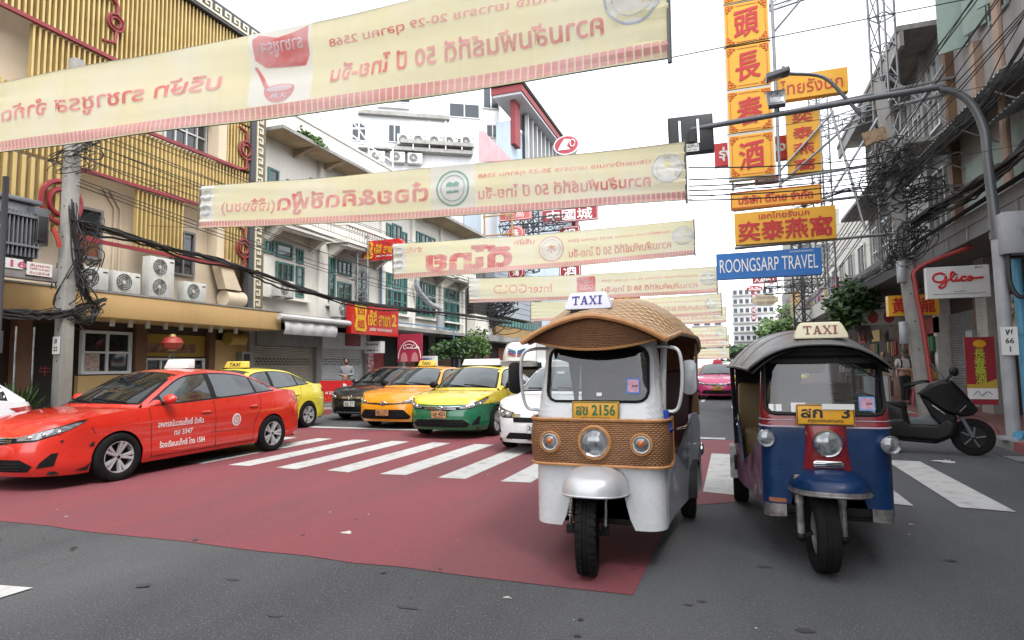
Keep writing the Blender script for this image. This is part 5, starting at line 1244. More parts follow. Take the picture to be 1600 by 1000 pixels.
for i, (Y, xl, xr, zt_, zb_) in enumerate(((32, -10.3, -.2, 4.98, 3.92), (40, -10, .0, 5.0, 4.0), (49, -10, .0, 4.3, 3.2), (60, -10, .2, 4.1, 3.0), (74, -10, .2, 3.2, 2.0))):
    banner(['fifth street banner, partly hidden by the TAXI roof sign', 'sixth street banner, small and pale down the street', 'seventh street banner, pale and far, above the pink taxi', 'eighth street banner, far and hazy above the pink taxi', 'farthest and lowest street banner over the distant traffic'][i], Y, xl, xr, zt_, zb_, zt_, zb_, [('text', LINE2, .80, .40, .28, .24, 'r', .018), ('text', LINE1, .80, .72, .28, .11, 'r', .014), ('ring', .95, .55, .26, 'b', .02)], seed=20+i)
# ---------------------------------------------------------------- signs on the right
M_SYEL = mat('sign_yellow', (.72, .36, .012), .4, var=.3, vs=3, col2=(.62, .30, .01)); M_SINK = mat('sign_red_ink', (.48, .012, .014), .45); M_SBLUE = mat('sign_blue', (.012, .15, .48), .4, var=.2, vs=2)
M_SBR = mat('bright_red_sign', (.60, .018, .02), .4, var=.2, vs=2)
SY = 18.0
tower = thing('sign_column', 'tall column of square yellow sign panels with red characters 頭長春酒', 'sign', (.85, SY, 6.8))
for px0, py0, px1, py1, ch in ((1128, -62, 1197, 0, '龍'), (1131, 3, 1200, 68, '頭'), (1134, 70, 1203, 136, '長'), (1137, 140, 1207, 205, '春'), (1140, 209, 1210, 275, '酒')):
    A, Bq = pY(px0, py1, SY), pY(px1, (py0*2+py1*0)/2+0, SY); x0, x1, z0, z1 = .26, 1.42, pY((px0+px1)/2, py1, SY).z, pY((px0+px1)/2, py0, SY).z
    b = MB(); b.m(M_ALW); b.box(x0-.05, SY+.03, z0-.05, x1+.05, SY+.3, z1+.04); po = part('sign_panel', b, tower, world=True)
    b = MB(); b.m(M_SYEL); b.box(x0, SY, z0, x1, SY+.028, z1); part('panel_face', b, po, world=True)
    b = MB(); b.m(M_SINK); b.text(ch, ((x0+x1)/2, SY, (z0+z1)/2), (1, 0, .12), (-.0, 0, 1), (x1-x0)*.56, (z1-z0)*.64, .035, .01)
    part('lettering', b, po, world=True)
    b = MB(); b.m(mat('sign_orange_ink', (.60, .09, .01), .5)); cx, cz = (x0+x1)/2, (z0+z1)/2; w, h = (x1-x0)*.44, (z1-z0)*.44
    for sx in (-1, 1):
        b.tube([(cx+sx*w, SY-.004, cz-h*.55), (cx+sx*w, SY-.004, cz+h*.55)], .009, 4); b.tube([(cx-w*.55, SY-.004, cz+sx*h), (cx+w*.55, SY-.004, cz+sx*h)], .009, 4)
        for sz in (-1, 1):
            for (ax, az, r) in ((.98, .98, .05), (.84, .98, .045), (.98, .84, .045), (.86, .86, .035), (.70, .99, .03), (.99, .70, .03)): b.tube([(cx+sx*w*ax+r*math.cos(i*.628), SY-.005, cz+sz*h*az+r*math.sin(i*.628)) for i in range(10)], .011, 4, closed=True)
    part('corner_ornament', b, po, world=True)
b = MB(); b.m(M_STEEL); b.tube([(.31, SY+.2, 6.4), (.31, SY+.2, 13.5)], .03, 6); b.tube([(1.56, SY+.2, 6.2), (1.56, SY+.2, 13.5)], .045, 6); part('sign_frame', b, tower, world=True)
flat_sign('projecting_sign', 'long yellow sign reading บริษัท ดีไทย จำกัด in red', 1142, 287, 1283, 327, SY-.1, M_SYEL, 'บริษัท ดีไทย จำกัด', M_SINK, M_SINK, tw_=.82, th_=.55)
flat_sign('projecting_sign', 'orange yellow sign reading 奕泰燕窩 in big red characters', 1149, 320, 1305, 383, SY-.3, M_SYEL, None, None)
t_ = S.objects[-1] if False else None
b = MB(); b.m(M_SINK); A, Bq = pY(1149, 383, SY-.3), pY(1305, 320, SY-.3)
sgn = [o for o in S.objects if o.get('label', '').startswith('orange yellow sign reading')][0]
b.text('奕泰燕窩', ((A.x+Bq.x)/2, SY-.3, lerp(A.z, Bq.z, .40)), (1, 0, 0), (0, 0, 1), (Bq.x-A.x)*.92, (Bq.z-A.z)*.60, .045, .012); b.text('เอกไทยรังนก', (lerp(A.x, Bq.x, .5), SY-.3, lerp(A.z, Bq.z, .86)), (1, 0, 0), (0, 0, 1), (Bq.x-A.x)*.5, (Bq.z-A.z)*.2, .015, .012); part('lettering', b, sgn, world=True)
sgn = flat_sign('projecting_sign', 'blue sign reading ROONGSARP TRAVEL in white capitals', 1120, 386, 1283, 437, SY-.2, M_SBLUE, 'ROONGSARP TRAVEL', M_WINK, None, tw_=.93, th_=.52, bold=.0)
b = MB(); b.m(M_WINK); A, Bq = pY(1120, 437, SY-.2), pY(1283, 386, SY-.2); b.text('รุ่งทรัพย์การท่องเที่ยว', (lerp(A.x, Bq.x, .82), SY-.2, lerp(A.z, Bq.z, .90)), (1, 0, 0), (0, 0, 1), .58, .085, .0, .012); part('small_lettering', b, sgn, world=True)
flat_sign('projecting_sign', 'yellow sign reading ไทยรังนก in thin red letters behind the street lamp', 1213, 104, 1324, 158, SY+.4, M_SYEL, 'ไทยรังนก', M_SINK, None, tw_=.86, th_=.6, bold=.0)
flat_sign('projecting_sign', 'narrow vertical yellow sign reading 奕泰燕窩 hung below the Thai one', 1232, 166, 1279, 272, SY+.4, M_SYEL, '奕泰燕窩', M_SINK, None, vertical=True, tw_=.62, th_=.7)
flat_sign('projecting_sign', 'red sign reading รุ่งเรืองทอง behind the yellow column', 1117, 210, 1234, 260, SY+1.2, M_SBR, 'รุ่งเรืองทอง', M_WINK, None, tw_=.88, th_=.62)
flat_sign('projecting_sign', 'small red and white sign below the yellow column', 1180, 272, 1216, 287, SY+2, M_SBR, '源振', M_WINK, None)
b = MB(); b.m(M_STEEL)
for z0, z1 in ((12.0, 12.4), (8.45, 8.9), (6.55, 6.9), (5.85, 6.0), (4.75, 4.9)): b.tube([(.3, SY+.25, z0), (5.9, SY+.35, z1)], .04, 6)
for a, c in (((1.6, SY+.3, 11.0), (4.0, SY+.3, 13.6)), ((1.6, SY+.3, 6.9), (3.0, SY+.3, 8.4)), ((1.6, SY+.2, 6.5), (3.4, SY+.2, 8.0)), ((2.9, SY+.2, 8.6), (3.6, SY+.2, 5.0)), ((2.8, SY+.2, 6.0), (4.4, SY+.2, 8.6))): b.tube([a, c], .035, 6)
solo('sign_gantry', b, 'grey steel pipe gantry holding the yellow and blue signs out over the road', 'frame')
b = MB(); b.m(M_STEEL); lattice(b, 4.35, SY+.6, 4.0, 4.35, SY+.6, 14.5, 12, .032); lattice(b, 1.5, SY+.8, 12.2, 5.9, SY+.8, 12.9, 5, .03); lattice(b, 3.3, SY+5, 4, 3.3, SY+5, 11.5, 10, .03); lattice(b, 3.3, SY+5, 9.6, 6, SY+5, 10.2, 4, .03)
b.tube([(4.35, SY+.6, 9.4), (5.9, SY+.6, 7.6)], .04, 6); b.tube([(4.4, SY+.6, 7.2), (5.9, SY+.6, 9.7)], .035, 6); b.tube([(4.35, SY+.6, 8.4), (5.9, SY+.6, 8.6)], .06, 8)
solo('lattice_tower', b, 'galvanised lattice sign towers braced against the grey shophouses', 'tower')
def hang(name, label, px0, py0, px1, py1, Y, m_, txt, ink, fn=None, **k): return flat_sign(name, label, px0, py0, px1, py1, Y, m_, txt, ink, **k)
gl = flat_sign('lightbox_sign', 'white lightbox sign with red script Glico under the canopy', 1450, 413, 1545, 467, 14.6, mat('lightbox_white', (.55, .54, .53), .4, var=.2, vs=2), None, None, th=.18)
A, Bq = pY(1450, 467, 14.6), pY(1545, 413, 14.6)
def gp(pts): return [(lerp(A.x, Bq.x, x), 14.595, lerp(A.z, Bq.z, z)) for x, z in pts]
b = MB(); b.m(M_SINK)
for st in ([(.30, .74), (.22, .80), (.13, .76), (.10, .64), (.14, .54), (.22, .52), (.29, .58), (.31, .70), (.31, .55), (.29, .40), (.23, .33), (.19, .37), (.24, .46), (.34, .56)], [(.34, .56), (.42, .70), (.44, .80), (.40, .80), (.39, .62), (.42, .53), (.48, .58)], [(.48, .66), (.475, .56), (.50, .53), (.55, .60)], [(.63, .65), (.57, .66), (.55, .58), (.58, .53), (.64, .56)], [(.64, .56), (.66, .63), (.70, .66), (.73, .60), (.70, .53), (.66, .55), (.67, .62), (.74, .60), (.82, .60), (.90, .61)]):
    b.tube([tuple(p) for p in crom(gp(st), 5)], .022, 6)
b.ball(gp([(.475, .74)])[0], .022, 8, 6)
part('lettering', b, gl, world=True)
b = MB(); b.m(M_INK); b.tube(gp([(.08, .13), (.92, .13)]), .004, 4); b.text('ป้าย กูลิโกะ', gp([(.52, .2)])[0], (1, 0, 0), (0, 0, 1), .22, .05, .0, .004); b.text('glico', gp([(.84, .93)])[0], (1, 0, 0), (0, 0, 1), .14, .05, .01, .004); part('small_lettering', b, gl, world=True)
flat_sign('hanging_sign', 'orange sign with red characters hanging behind the leaning pole', 1389, 459, 1466, 494, 17.0, M_SYEL, '黃燕龍', M_SINK, None, tw_=.85, th_=.75)
flat_sign('shop_sign', 'dim white shop sign with two dark red fruit shapes', 1348, 482, 1405, 508, 24.2, mat('dim_white_sign', (.40, .39, .37), .6), '● ●', M_SRED, None, tw_=.72, th_=.8)
rbn = flat_sign('standing_banner', 'tall red standing banner with yellow-green characters beside the tiled column', 1513, 526, 1553, 632, 15.9, M_SRED, None, None, th=.05)
A, Bq = pY(1513, 632, 15.9), pY(1553, 526, 15.9)
b = MB(); b.m(mat('lime_ink', (.45, .55, .05), .5)); h = Bq.z-A.z
for i, ch in enumerate('長春藥酒'): b.text(ch, (lerp(A.x, Bq.x, .48), 15.9, Bq.z-h*(.24+.13*i)), (1, 0, 0), (0, 0, 1), .2, .19, .03, .008)
part('lettering', b, rbn, world=True)
b = MB(); b.m(M_WHW); b.box(A.x, 15.893, A.z+h*.08, Bq.x, 15.899, A.z+h*.24); b.m(mat('gold_swoosh', (.5, .35, .05), .5)); b.prism([(A.x, 15.896, A.z+h*.24), (Bq.x, 15.896, A.z+h*.24), (Bq.x, 15.896, A.z+h*.38), (lerp(A.x, Bq.x, .5), 15.896, A.z+h*.30), (A.x, 15.896, A.z+h*.30)], (0, -.004, 0)); b.m(M_INK); b.tube(crom([(A.x+.1, 15.885, A.z+h*.14), (A.x+.2, 15.885, A.z+h*.2), (A.x+.25, 15.885, A.z+h*.13), (A.x+.36, 15.885, A.z+h*.19), (A.x+.45, 15.885, A.z+h*.15)], 4), .006, 4); b.m(M_SYEL); b.lathe([(.12, 0), (0, .004)], 24, Matrix.Translation((lerp(A.x, Bq.x, .5), 15.895, Bq.z-h*.1)) @ Matrix.Rotation(R(90), 4, 'X') @ Matrix.Diagonal((1, .7, 1, 1))); part('print', b, rbn, world=True)
# ---------------------------------------------------------------- signs on the left
M_JR = mat('glossy_red_sign', (.58, .012, .012), .3, var=.15, vs=2, coat=.3); M_JY = mat('raised_yellow', (.72, .42, .02), .4)
def jaesi(label, org, dx, w, h, chm):
    dx = Vector(dx).normalized(); org = Vector(org); up = Vector((0, 0, 1)); nn = dx.cross(up)
    P = lambda x, z, o=0: org+dx*x*w+up*z*h+nn*o
    cc = .07 if chm else 0
    out = [(cc, 0), (1-cc, 0), (1-cc, .1), (1, .12), (1, .88), (1-cc, .9), (1-cc, 1), (cc, 1), (cc, .9), (0, .88), (0, .12), (cc, .1)] if chm else [(0, 0), (1, 0), (1, 1), (0, 1)]
    b = MB(); b.m(M_JR); b.prism([P(x, z) for x, z in out], -nn*.22); so = solo('shop_sign', b, label, 'sign')
    b = MB(); b.m(M_JY); b.prism([P(x, z, .03) for x, z in ((.08, .10), (.26, .08), (.29, .2), (.26, .5), (.29, .8), (.26, .93), (.08, .93), (.06, .8), (.09, .5), (.06, .2))], -nn*.03); po = part('yellow_tablet', b, so, world=True)
    b = MB(); b.m(M_JR); b.text('四', P(.175, .72), dx, up, w*.13, h*.24, .03, .04); b.text('姐', P(.175, .32), dx, up, w*.14, h*.26, .03, .04); part('lettering', b, po, world=True)
    b = MB(); b.m(M_JY); b.text('เจ๊สี่ สาขา', P(.56, .56), dx, up, w*.48, h*.52, .025, .012); b.text('2', P(.89, .55), dx, up, w*.11, h*.42, .03, .014); part('lettering', b, so, world=True)
    b = MB(); b.m(M_WINK); b.text('JAESI YAOWARAT', P(.60, .17), dx, up, w*.50, h*.12, .015, .012); part('small_lettering', b, so, world=True); return so
jaesi('large rectangular red shop sign เจ๊สี่ สาขา 2 along the canopy edge', (-12.75, 18.45, 2.68), (0, 1, 0), 3.3, 1.18, False)
A = pY(565, 408, 20.0); Bq = pY(629, 372, 20.0); jaesi('smaller notched red sign เจ๊สี่ สาขา 2 projecting above the big one', (A.x, 20.0, A.z), (1, 0, 0), Bq.x-A.x, Bq.z-A.z, True)
b = MB(); b.m(M_STEEL); lattice(b, -13.3, 19.9, 3.2, -13.3, 19.9, 6.6, 7, .028); b.tube([(-13.9, 20.1, 4.9), (A.x+.3, 20.1, 4.9)], .03, 6); b.tube([(-13.9, 20.1, 5.9), (A.x+.3, 20.1, 5.6)], .03, 6); solo('lattice_bracket', b, 'pale lattice bracket carrying the notched red sign', 'frame')
ck = flat_sign('hanging_banner', 'dull red hanging banner with white Coca-Cola script and arch', 621, 521, 659, 566, 21.9, mat('cola_red', (.42, .03, .07), .5, var=.3, vs=2), None, None, th=.08)
A, Bq = pY(621, 566, 21.9), pY(659, 521, 21.9); w, h = Bq.x-A.x, Bq.z-A.z
b = MB(); b.m(M_WINK); b.tube([(A.x+w*(.5+.46*math.cos(math.pi*i/20)), 21.893, A.z+h*(.12+.62*math.sin(math.pi*i/20))) for i in range(21)], .018, 5)
def cp(pts): return [(A.x+w*x, 21.89, A.z+h*z) for x, z in pts]
for st in ([(.36, .56), (.30, .60), (.26, .53), (.29, .46), (.36, .48)], [(.40, .53), (.37, .50), (.40, .47), (.43, .50), (.40, .53)], [(.48, .53), (.45, .50), (.48, .47), (.51, .49)], [(.56, .53), (.52, .50), (.55, .47), (.57, .52), (.58, .47)], [(.72, .58), (.64, .60), (.61, .52), (.64, .46), (.70, .49)], [(.74, .53), (.71, .50), (.74, .47), (.76, .50), (.74, .53)], [(.78, .47), (.80, .60), (.81, .47)], [(.87, .53), (.83, .50), (.86, .47), (.88, .52), (.90, .47)], [(.30, .60), (.45, .63), (.6, .60)]): b.tube(crom(cp(st), 3), .013, 5)
part('lettering', b, ck, world=True)
b = MB(); b.m(mat('cola_light', (.6, .25, .25), .6))
for x in (.28, .72): b.prism([(A.x+w*(x+dx), 21.895, A.z+h*dz) for dx, dz in ((-.14, .02), (.14, .02), (.12, .22), (.05, .34), (-.05, .34), (-.12, .22))], (0, -.006, 0))
part('bottle_figure', b, ck, world=True)
flat_sign('box_sign', 'small white double lightbox sign with rows of lettering under the canopy', 569, 533, 595, 552, 20.6, M_WHITE, 'ร้านอาหาร\nตามสั่ง 24 ชม', M_INK, None, th=.3, tw_=.7, th_=.4)
flat_sign('box_sign', 'small white sign with pictures and lettering beside the red banner', 657, 556, 679, 576, 23, M_WHITE, 'MENU\nบะหมี่', mat('sign_blue_print', (.1, .15, .45), .5), None, th=.3, tw_=.6, th_=.5)
b = MB(); b.m(M_STEEL); p = pG(420, 625, .15); b.tube([p, (p.x, p.y, 2.45)], .03, 6); so_ = solo('street_sign', b, 'thin post with a small dark vertical sign in front of the beige shutter', 'sign'); b = MB(); b.m(mat('dark_green_board', (.03, .05, .045), .5)); b.box(p.x-.12, p.y-.02, 1.75, p.x+.12, p.y+.02, 2.42); part('board', b, so_, world=True)
b = MB(); b.m(M_WINK)
for i, ch in enumerate('ห้าม'): b.text(ch, (p.x, p.y-.02, 2.32-.15*i), (1, 0, 0), (0, 0, 1), None, .1, .02, .006)
part('lettering', b, so_, world=True)
# ---------------------------------------------------------------- poles, transformer, cables
M_POLE = mat('concrete_pole', (.33, .32, .30), .9, var=.5, vs=3, col2=(.2, .195, .185), streak=.4, bump=.15, bs=50)
def pole(name, label, base, top, w0, w1):
    t = thing(name, label, 'utility pole', base); a, c = Vector((0, 0, 0)), Vector(top)-Vector(base)
    b = MB(); b.m(M_POLE); i = []
    for p, w in ((a, w0), (c, w1)): i += [b.vert(p+Vector((sx*w/2, sy*w/2, 0))) for sx, sy in ((-1, -1), (1, -1), (1, 1), (-1, 1))]
    for q_ in ((3, 2, 1, 0), (4, 5, 6, 7), (0, 1, 5, 4), (1, 2, 6, 5), (2, 3, 7, 6), (3, 0, 4, 7)): b.face([i[k_] for k_ in q_], True)
    part('shaft', b, t, bevel=.015)
    b = MB(); b.m(M_INK); n = 7
    for k_ in range(n): p = a.lerp(c, .2+.08*k_); w = lerp(w0, w1, .2+.08*k_); b.tube([p+Vector((0, -w/2-.002, 0)), p+Vector((0, -w/2+.004, 0))], .018, 8)
    part('bolt_hole', b, t); return t
PX, PY_ = -11.95, 7.95
pl = pole('utility_pole', 'grey concrete utility pole on the left with a number plate and cable loops', (PX, PY_, .15), (PX, PY_, 7.6), .24, .20)
b = MB(); b.m(M_PLW); b.box(-.09, -.145, 1.62, .09, -.13, 1.95); po = part('number_plate', b, pl); b = MB(); b.m(M_INK); b.text('ส', (0, -.145, 1.86), (1, 0, 0), (0, 0, 1), None, .09, .02, .003); b.text('22', (0, -.145, 1.72), (1, 0, 0), (0, 0, 1), .11, None, .02, .003); part('lettering', b, po)
p0, p1 = pX(-60, 405, -12.1), pX(129, 432, -12.1)
b = MB(); b.m(M_POLE); b.obox((-12.12, 4.6, 3.28), (-12.12, 8.4, 3.28), .16, .28); bm_ = solo('transformer_beam', b, 'concrete beam with holes carrying the transformer across two poles', 'beam', bevel=.02)
b = MB(); b.m(M_INK)
for y in (7.3, 7.42, 8.15, 8.27):
    for z in (3.22, 3.34): b.tube([(-12.045, y, z), (-12.03, y, z)], .025, 8)
part('bolt_hole', b, bm_, world=True)
tr = thing('transformer', 'grey finned electric transformer with number plates beside the left pole', 'transformer', (-12.55, 6.75, 3.42))
M_TRG = mat('transformer_grey', (.20, .21, .23), .45, .2, var=.4, vs=4)
b = MB(); b.m(M_TRG); b.box(-.35, -.75, .0, .35, .75, 1.15); part('tank', b, tr, bevel=.03)
b = MB(); b.m(M_TRG); b.box(-.42, -.82, 1.155, .42, .82, 1.24); b.m(M_CHR); b.ball((.0, -.3, 1.3), (.2, .5, .14), 14, 8); part('lid', b, tr, bevel=.015)
b = MB(); b.m(M_TRG)
for i in range(13): b.box(.35, -.15+i*.07, .12, .55, -.13+i*.07, .95)
b.box(.36, -.2, .85, .57, .74, .9); b.box(.36, -.2, .3, .57, .74, .34); part('cooling_fin', b, tr)
b = MB(); b.m(M_PLW); b.box(.56, -.45, .40, .575, .15, .62); po = part('number_plate', b, tr); b = MB(); b.m(M_INK); b.text('การไฟฟ้า', (.575, -.15, .51), (0, 1, 0), (0, 0, 1), .5, .15, .02, .004); b.text('494', (.56, -.1, .25), (0, 1, 0), (0, 0, 1), .3, .12, .02, .02); part('lettering', b, po)
b = MB(); b.m(M_PLW); b.box(-12.03, 6.3, 3.30, -12.02, 7.22, 3.48); w1_ = solo('name_plate', b, 'white plate with pink digits 1516 on the concrete beam', 'sign'); b = MB(); b.m(mat('pink_ink', (.5, .08, .15), .5)); b.text('1516', (-12.02, 6.98, 3.39), (0, 1, 0), (0, 0, 1), .6, .13, .02, .003); part('lettering', b, w1_, world=True)
b = MB(); b.m(M_PLW); b.box(-12.02, 7.28, 3.22, -12.01, 7.72, 3.46); w1_ = solo('warning_plate', b, 'small white warning plate with red lettering next to the digits plate', 'sign'); b = MB(); b.m(M_SINK)
for i, s_ in enumerate(('อันตราย', 'ไฟฟ้าแรงสูง', 'ห้ามเข้าใกล้')): b.text(s_, (-12.01, 7.5, 3.41-.07*i), (0, 1, 0), (0, 0, 1), .34, .05, .01, .003)
part('lettering', b, w1_, world=True)
b = MB(); b.m(mat('fuse_grey', (.09, .095, .10), .4)); b.box(-12.3, 7.36, 3.8, -12.0, 7.62, 4.5); b.m(M_INK); b.box(-12.0, 7.40, 3.88, -11.96, 7.58, 4.35); fb = solo('switch_box', b, 'dark switch box with red handle between transformer and pole', 'box', bevel=.01); b = MB(); b.m(mat('red_handle', (.4, .05, .03), .4)); b.tube([(-11.94, 7.66, 4.15), (-11.9, 7.72, 3.95), (-11.9, 7.76, 3.8)], .04, 6); part('handle', b, fb, world=True)
pole('utility_pole', 'dark pole edge standing at the extreme left of the view', (-11.9, 5.9, .15), (-11.9, 5.9, 6.0), .22, .2) if False else None
b = MB(); b.m(mat('dark_pole', (.05, .05, .055), .6)); p = pX(2, 420, -10.9); b.tube([(p.x-.0, p.y, 1.75), (p.x, p.y, 4.6)], .045, 8); b.tube([(p.x, p.y, 1.75), (p.x, p.y, 2.1)], .07, 8); b.tube([(p.x, p.y, .0), (p.x, p.y, 1.75)], .03, 8) if False else None; solo('sign_post', b, 'dark vertical steel tube hanging at the left edge of the frame', 'pipe')
RP0, RP1 = Vector((4.85, 18.3, .15)), Vector((4.15, 18.3, 8.3))
A0, A1 = pY(1449, 650, 16), pY(1383, 195, 16)
pr_ = pole('utility_pole', 'leaning concrete utility pole on the right, wrapped in cable tangles', (A0.x, 16, .15), tuple(A0.lerp(A1, 1.15)+Vector((0, 0, 0))), .27, .21)
b = MB(); b.m(mat('red_conduit', (.36, .05, .045), .5, var=.3, vs=4)); b.tube(crom([(A0.x+.12, 15.8, .15), (lerp(A0.x, A1.x, .3)+.12, 15.8, lerp(.15, 7, .3)), (lerp(A0.x, A1.x, .46)+.1, 15.8, lerp(.15, 7, .44)), (lerp(A0.x, A1.x, .5)+.2, 15.8, lerp(.15, 7, .50)), (5.2, 15.9, 4.0)], 5), .05, 8); solo('conduit', b, 'red conduit pipe running up the leaning concrete pole', 'pipe')
b = MB(); b.m(mat('rusty_plate', (.33, .24, .15), .8, var=.8, vs=8, col2=(.15, .07, .03))); q_ = pY(1368, 210, 15.9); b.obox(q_+Vector((-.25, 0, -.1)), q_+Vector((.22, 0, .02)), .06, .32); solo('junction_plate', b, 'rusty cream plate on top of the leaning concrete pole', 'plate')
b = MB(); b.m(M_STEEL); q_ = pY(1412, 520, 15.8); b.box(q_.x-.08, 15.72, q_.z-.25, q_.x+.08, 15.85, q_.z+.25); solo('small_box', b, 'small pale box strapped low on the leaning concrete pole', 'box', bevel=.01)
b = MB(); b.m(M_STEEL); q_ = pY(1408, 425, 15.8); b.box(q_.x-.08, 15.72, q_.z-.25, q_.x+.08, 15.85, q_.z+.25); solo('small_box', b, 'upper pale box strapped on the leaning pole near the canopy', 'box', bevel=.01)
def strand_bundle(name, label, pts, n, spread, r, seed, loops=0, lr=.3, group=None):
    q = random.Random(seed); b = MB(); b.m(M_WIRE); path = crom(pts, 7)
    for i in range(n):
        o = Vector((q.gauss(0, spread), q.gauss(0, spread), q.gauss(0, spread))); ph = q.uniform(0, 6)
        b.tube([p+o*(1+.5*math.sin(k*.5+ph))+Vector((0, 0, q.gauss(0, spread*.25))) for k, p in enumerate(path)], r*q.uniform(.6, 1.3), 5)
    return solo(name, b, label, 'cable', group=group)
def tangle(name, label, c, n, rr, zz, r, seed):
    q = random.Random(seed); b = MB(); b.m(M_WIRE)
    for i in range(n):
        o = Vector(c)+Vector((q.gauss(0, rr*.4), q.gauss(0, .12), q.gauss(0, zz*.4))); a = q.uniform(0, 6); w = rr*q.uniform(.3, 1.1); h = zz*q.uniform(.2, .8)
        b.tube(crom([o+Vector((w*math.cos(a+t*.7)*(1+.2*math.sin(t*1.7)), .12*math.sin(t+a), h*math.sin(a*1.3+t*.62))) for t in range(q.randint(5, 10))], 4), r*q.uniform(.6, 1.5), 4)
    return solo(name, b, label, 'cable')
XW = -11.85
def lx(*ps): return [tuple(pX(a, c, XW)) for a, c in ps]
strand_bundle('cable_bundle', 'thick black cable bundle sagging from the left pole along the shophouses', lx((112, 345), (160, 358), (250, 385), (330, 405), (400, 426), (470, 452), (550, 472), (640, 484), (720, 492), (800, 505)), 14, .045, .02, 41)
strand_bundle('cable_bundle', 'black cable bundle passing behind the left pole at canopy height', lx((-40, 488), (40, 490), (100, 490), (160, 470)), 12, .05, .018, 42)
strand_bundle('cable_bundle', 'loose hanging loop of cables on the left pole side', lx((110, 320), (118, 380), (122, 430), (140, 470), (150, 485), (135, 498), (110, 492)), 16, .07, .012, 43)
tangle('cable_tangle', 'tangle of insulated wires at the top of the left pole', pX(118, 240, XW), 22, .35, .35, .009, 44)
tangle('cable_tangle', 'drooping coil of black wires beside the left pole beam', pX(128, 400, XW), 24, .26, .9, .008, 45)
q = random.Random(46)
def wire(label, a, c, sag, r=.009, group='thin black overhead wires'):
    a, c = Vector(a), Vector(c); b = MB(); b.m(M_WIRE); b.tube([a.lerp(c, i/16)-Vector((0, 0, sag*4*(i/16)*(1-i/16))) for i in range(17)], r, 5); return solo('overhead_wire', b, label, 'cable', group=group)
WL = 'thin black wire running from the left pole along the facades'
for i in range(13):
    z = 5.0+i*.13+q.uniform(-.05, .05); wire(WL, (PX+.15+q.uniform(-.1, .2), PY_, z), (-12.6+q.uniform(-.3, .4), 33, 4.6+i*.22), q.uniform(.1, .5), .010)
WR = 'thin black wire spanning from the leaning pole to the second banner'
pc = A0.lerp(A1, .92)
for i, py in enumerate((262, 281, 291, 298, 306, 313)):
    e = pY(1076, py, 10.7); wire(WR, (pc.x-.1, 16, pc.z-.2-.14*i), tuple(e), .08, .013)
WA = 'thin black wire running from the leaning pole toward us along the right side'
for i in range(13): wire(WA, (pc.x+.1+q.uniform(-.2, .3), 16, pc.z-.9+.17*i), (5.2+q.uniform(-.5, .6), 6.5, 6.3+.28*i), .15, .011)
WB = 'thin black wire running from the leaning pole away up the right side'
for i in range(8): wire(WB, (pc.x-.1, 16, pc.z-1.3+.15*i), (4.1+q.uniform(-.4, .4), 45, 4.6+.15*i), .5, .014)
strand_bundle('cable_bundle', 'thick black cable bundle climbing from the leaning pole past the street lamp', [tuple(pY(1425, 350, 15.8)), tuple(pX(1470, 320, 4.5)), tuple(pX(1530, 285, 4.55)), tuple(pX(1600, 235, 4.6)), (4.6, 8.5, 5.1)], 15, .05, .022, 51)
strand_bundle('cable_bundle', 'second black cable bundle swinging from the leaning pole over the canopy', [tuple(pY(1440, 340, 15.8)), tuple(pX(1500, 318, 4.6)), tuple(pX(1560, 270, 4.7)), (4.8, 8.5, 5.6)], 8, .05, .016, 52)
strand_bundle('cable_bundle', 'black cable bundle dropping from the leaning pole toward the far vine', [tuple(pY(1400, 395, 16.0)), tuple(pX(1375, 420, 4.5)), tuple(pX(1340, 440, 4.45)), tuple(pX(1290, 475, 4.4))], 9, .06, .02, 53)
tangle('cable_tangle', 'dense tangle of black wires high on the leaning pole', pY(1388, 270, 15.85), 58, .50, .75, .0095, 54)
tangle('cable_tangle', 'tangle of wires around the middle of the leaning pole', pY(1418, 370, 15.85), 46, .38, .6, .010, 55)
tangle('cable_tangle', 'wire loops sagging right of the leaning pole above the canopy', pY(1440, 300, 15.85), 26, .5, .5, .011, 56)
strand_bundle('cable_bundle', 'black cable bundle crossing behind the yellow signs to the leaning pole', [tuple(pY(1430, 300, 15.9)), tuple(pY(1330, 295, 17.5)), tuple(pY(1230, 330, 20.5)), tuple(pY(1160, 350, 24))], 7, .05, .014, 59)
strand_bundle('cable_bundle', 'black cable bundle rising from the leaning pole toward the upper right corner', [tuple(pY(1400, 290, 15.9)), tuple(pX(1480, 215, 4.7)), tuple(pX(1560, 130, 4.9)), (5.2, 9.0, 8.3)], 8, .07, .012, 60)
tangle('cable_tangle', 'dark wire clutter past the cream shophouses', pX(775, 490, -13.0), 40, 1.2, 1.2, .03, 57)
tangle('cable_tangle', 'dark wire clutter on the far right row', pX(1235, 505, 4.6), 40, .8, 1.6, .03, 58)
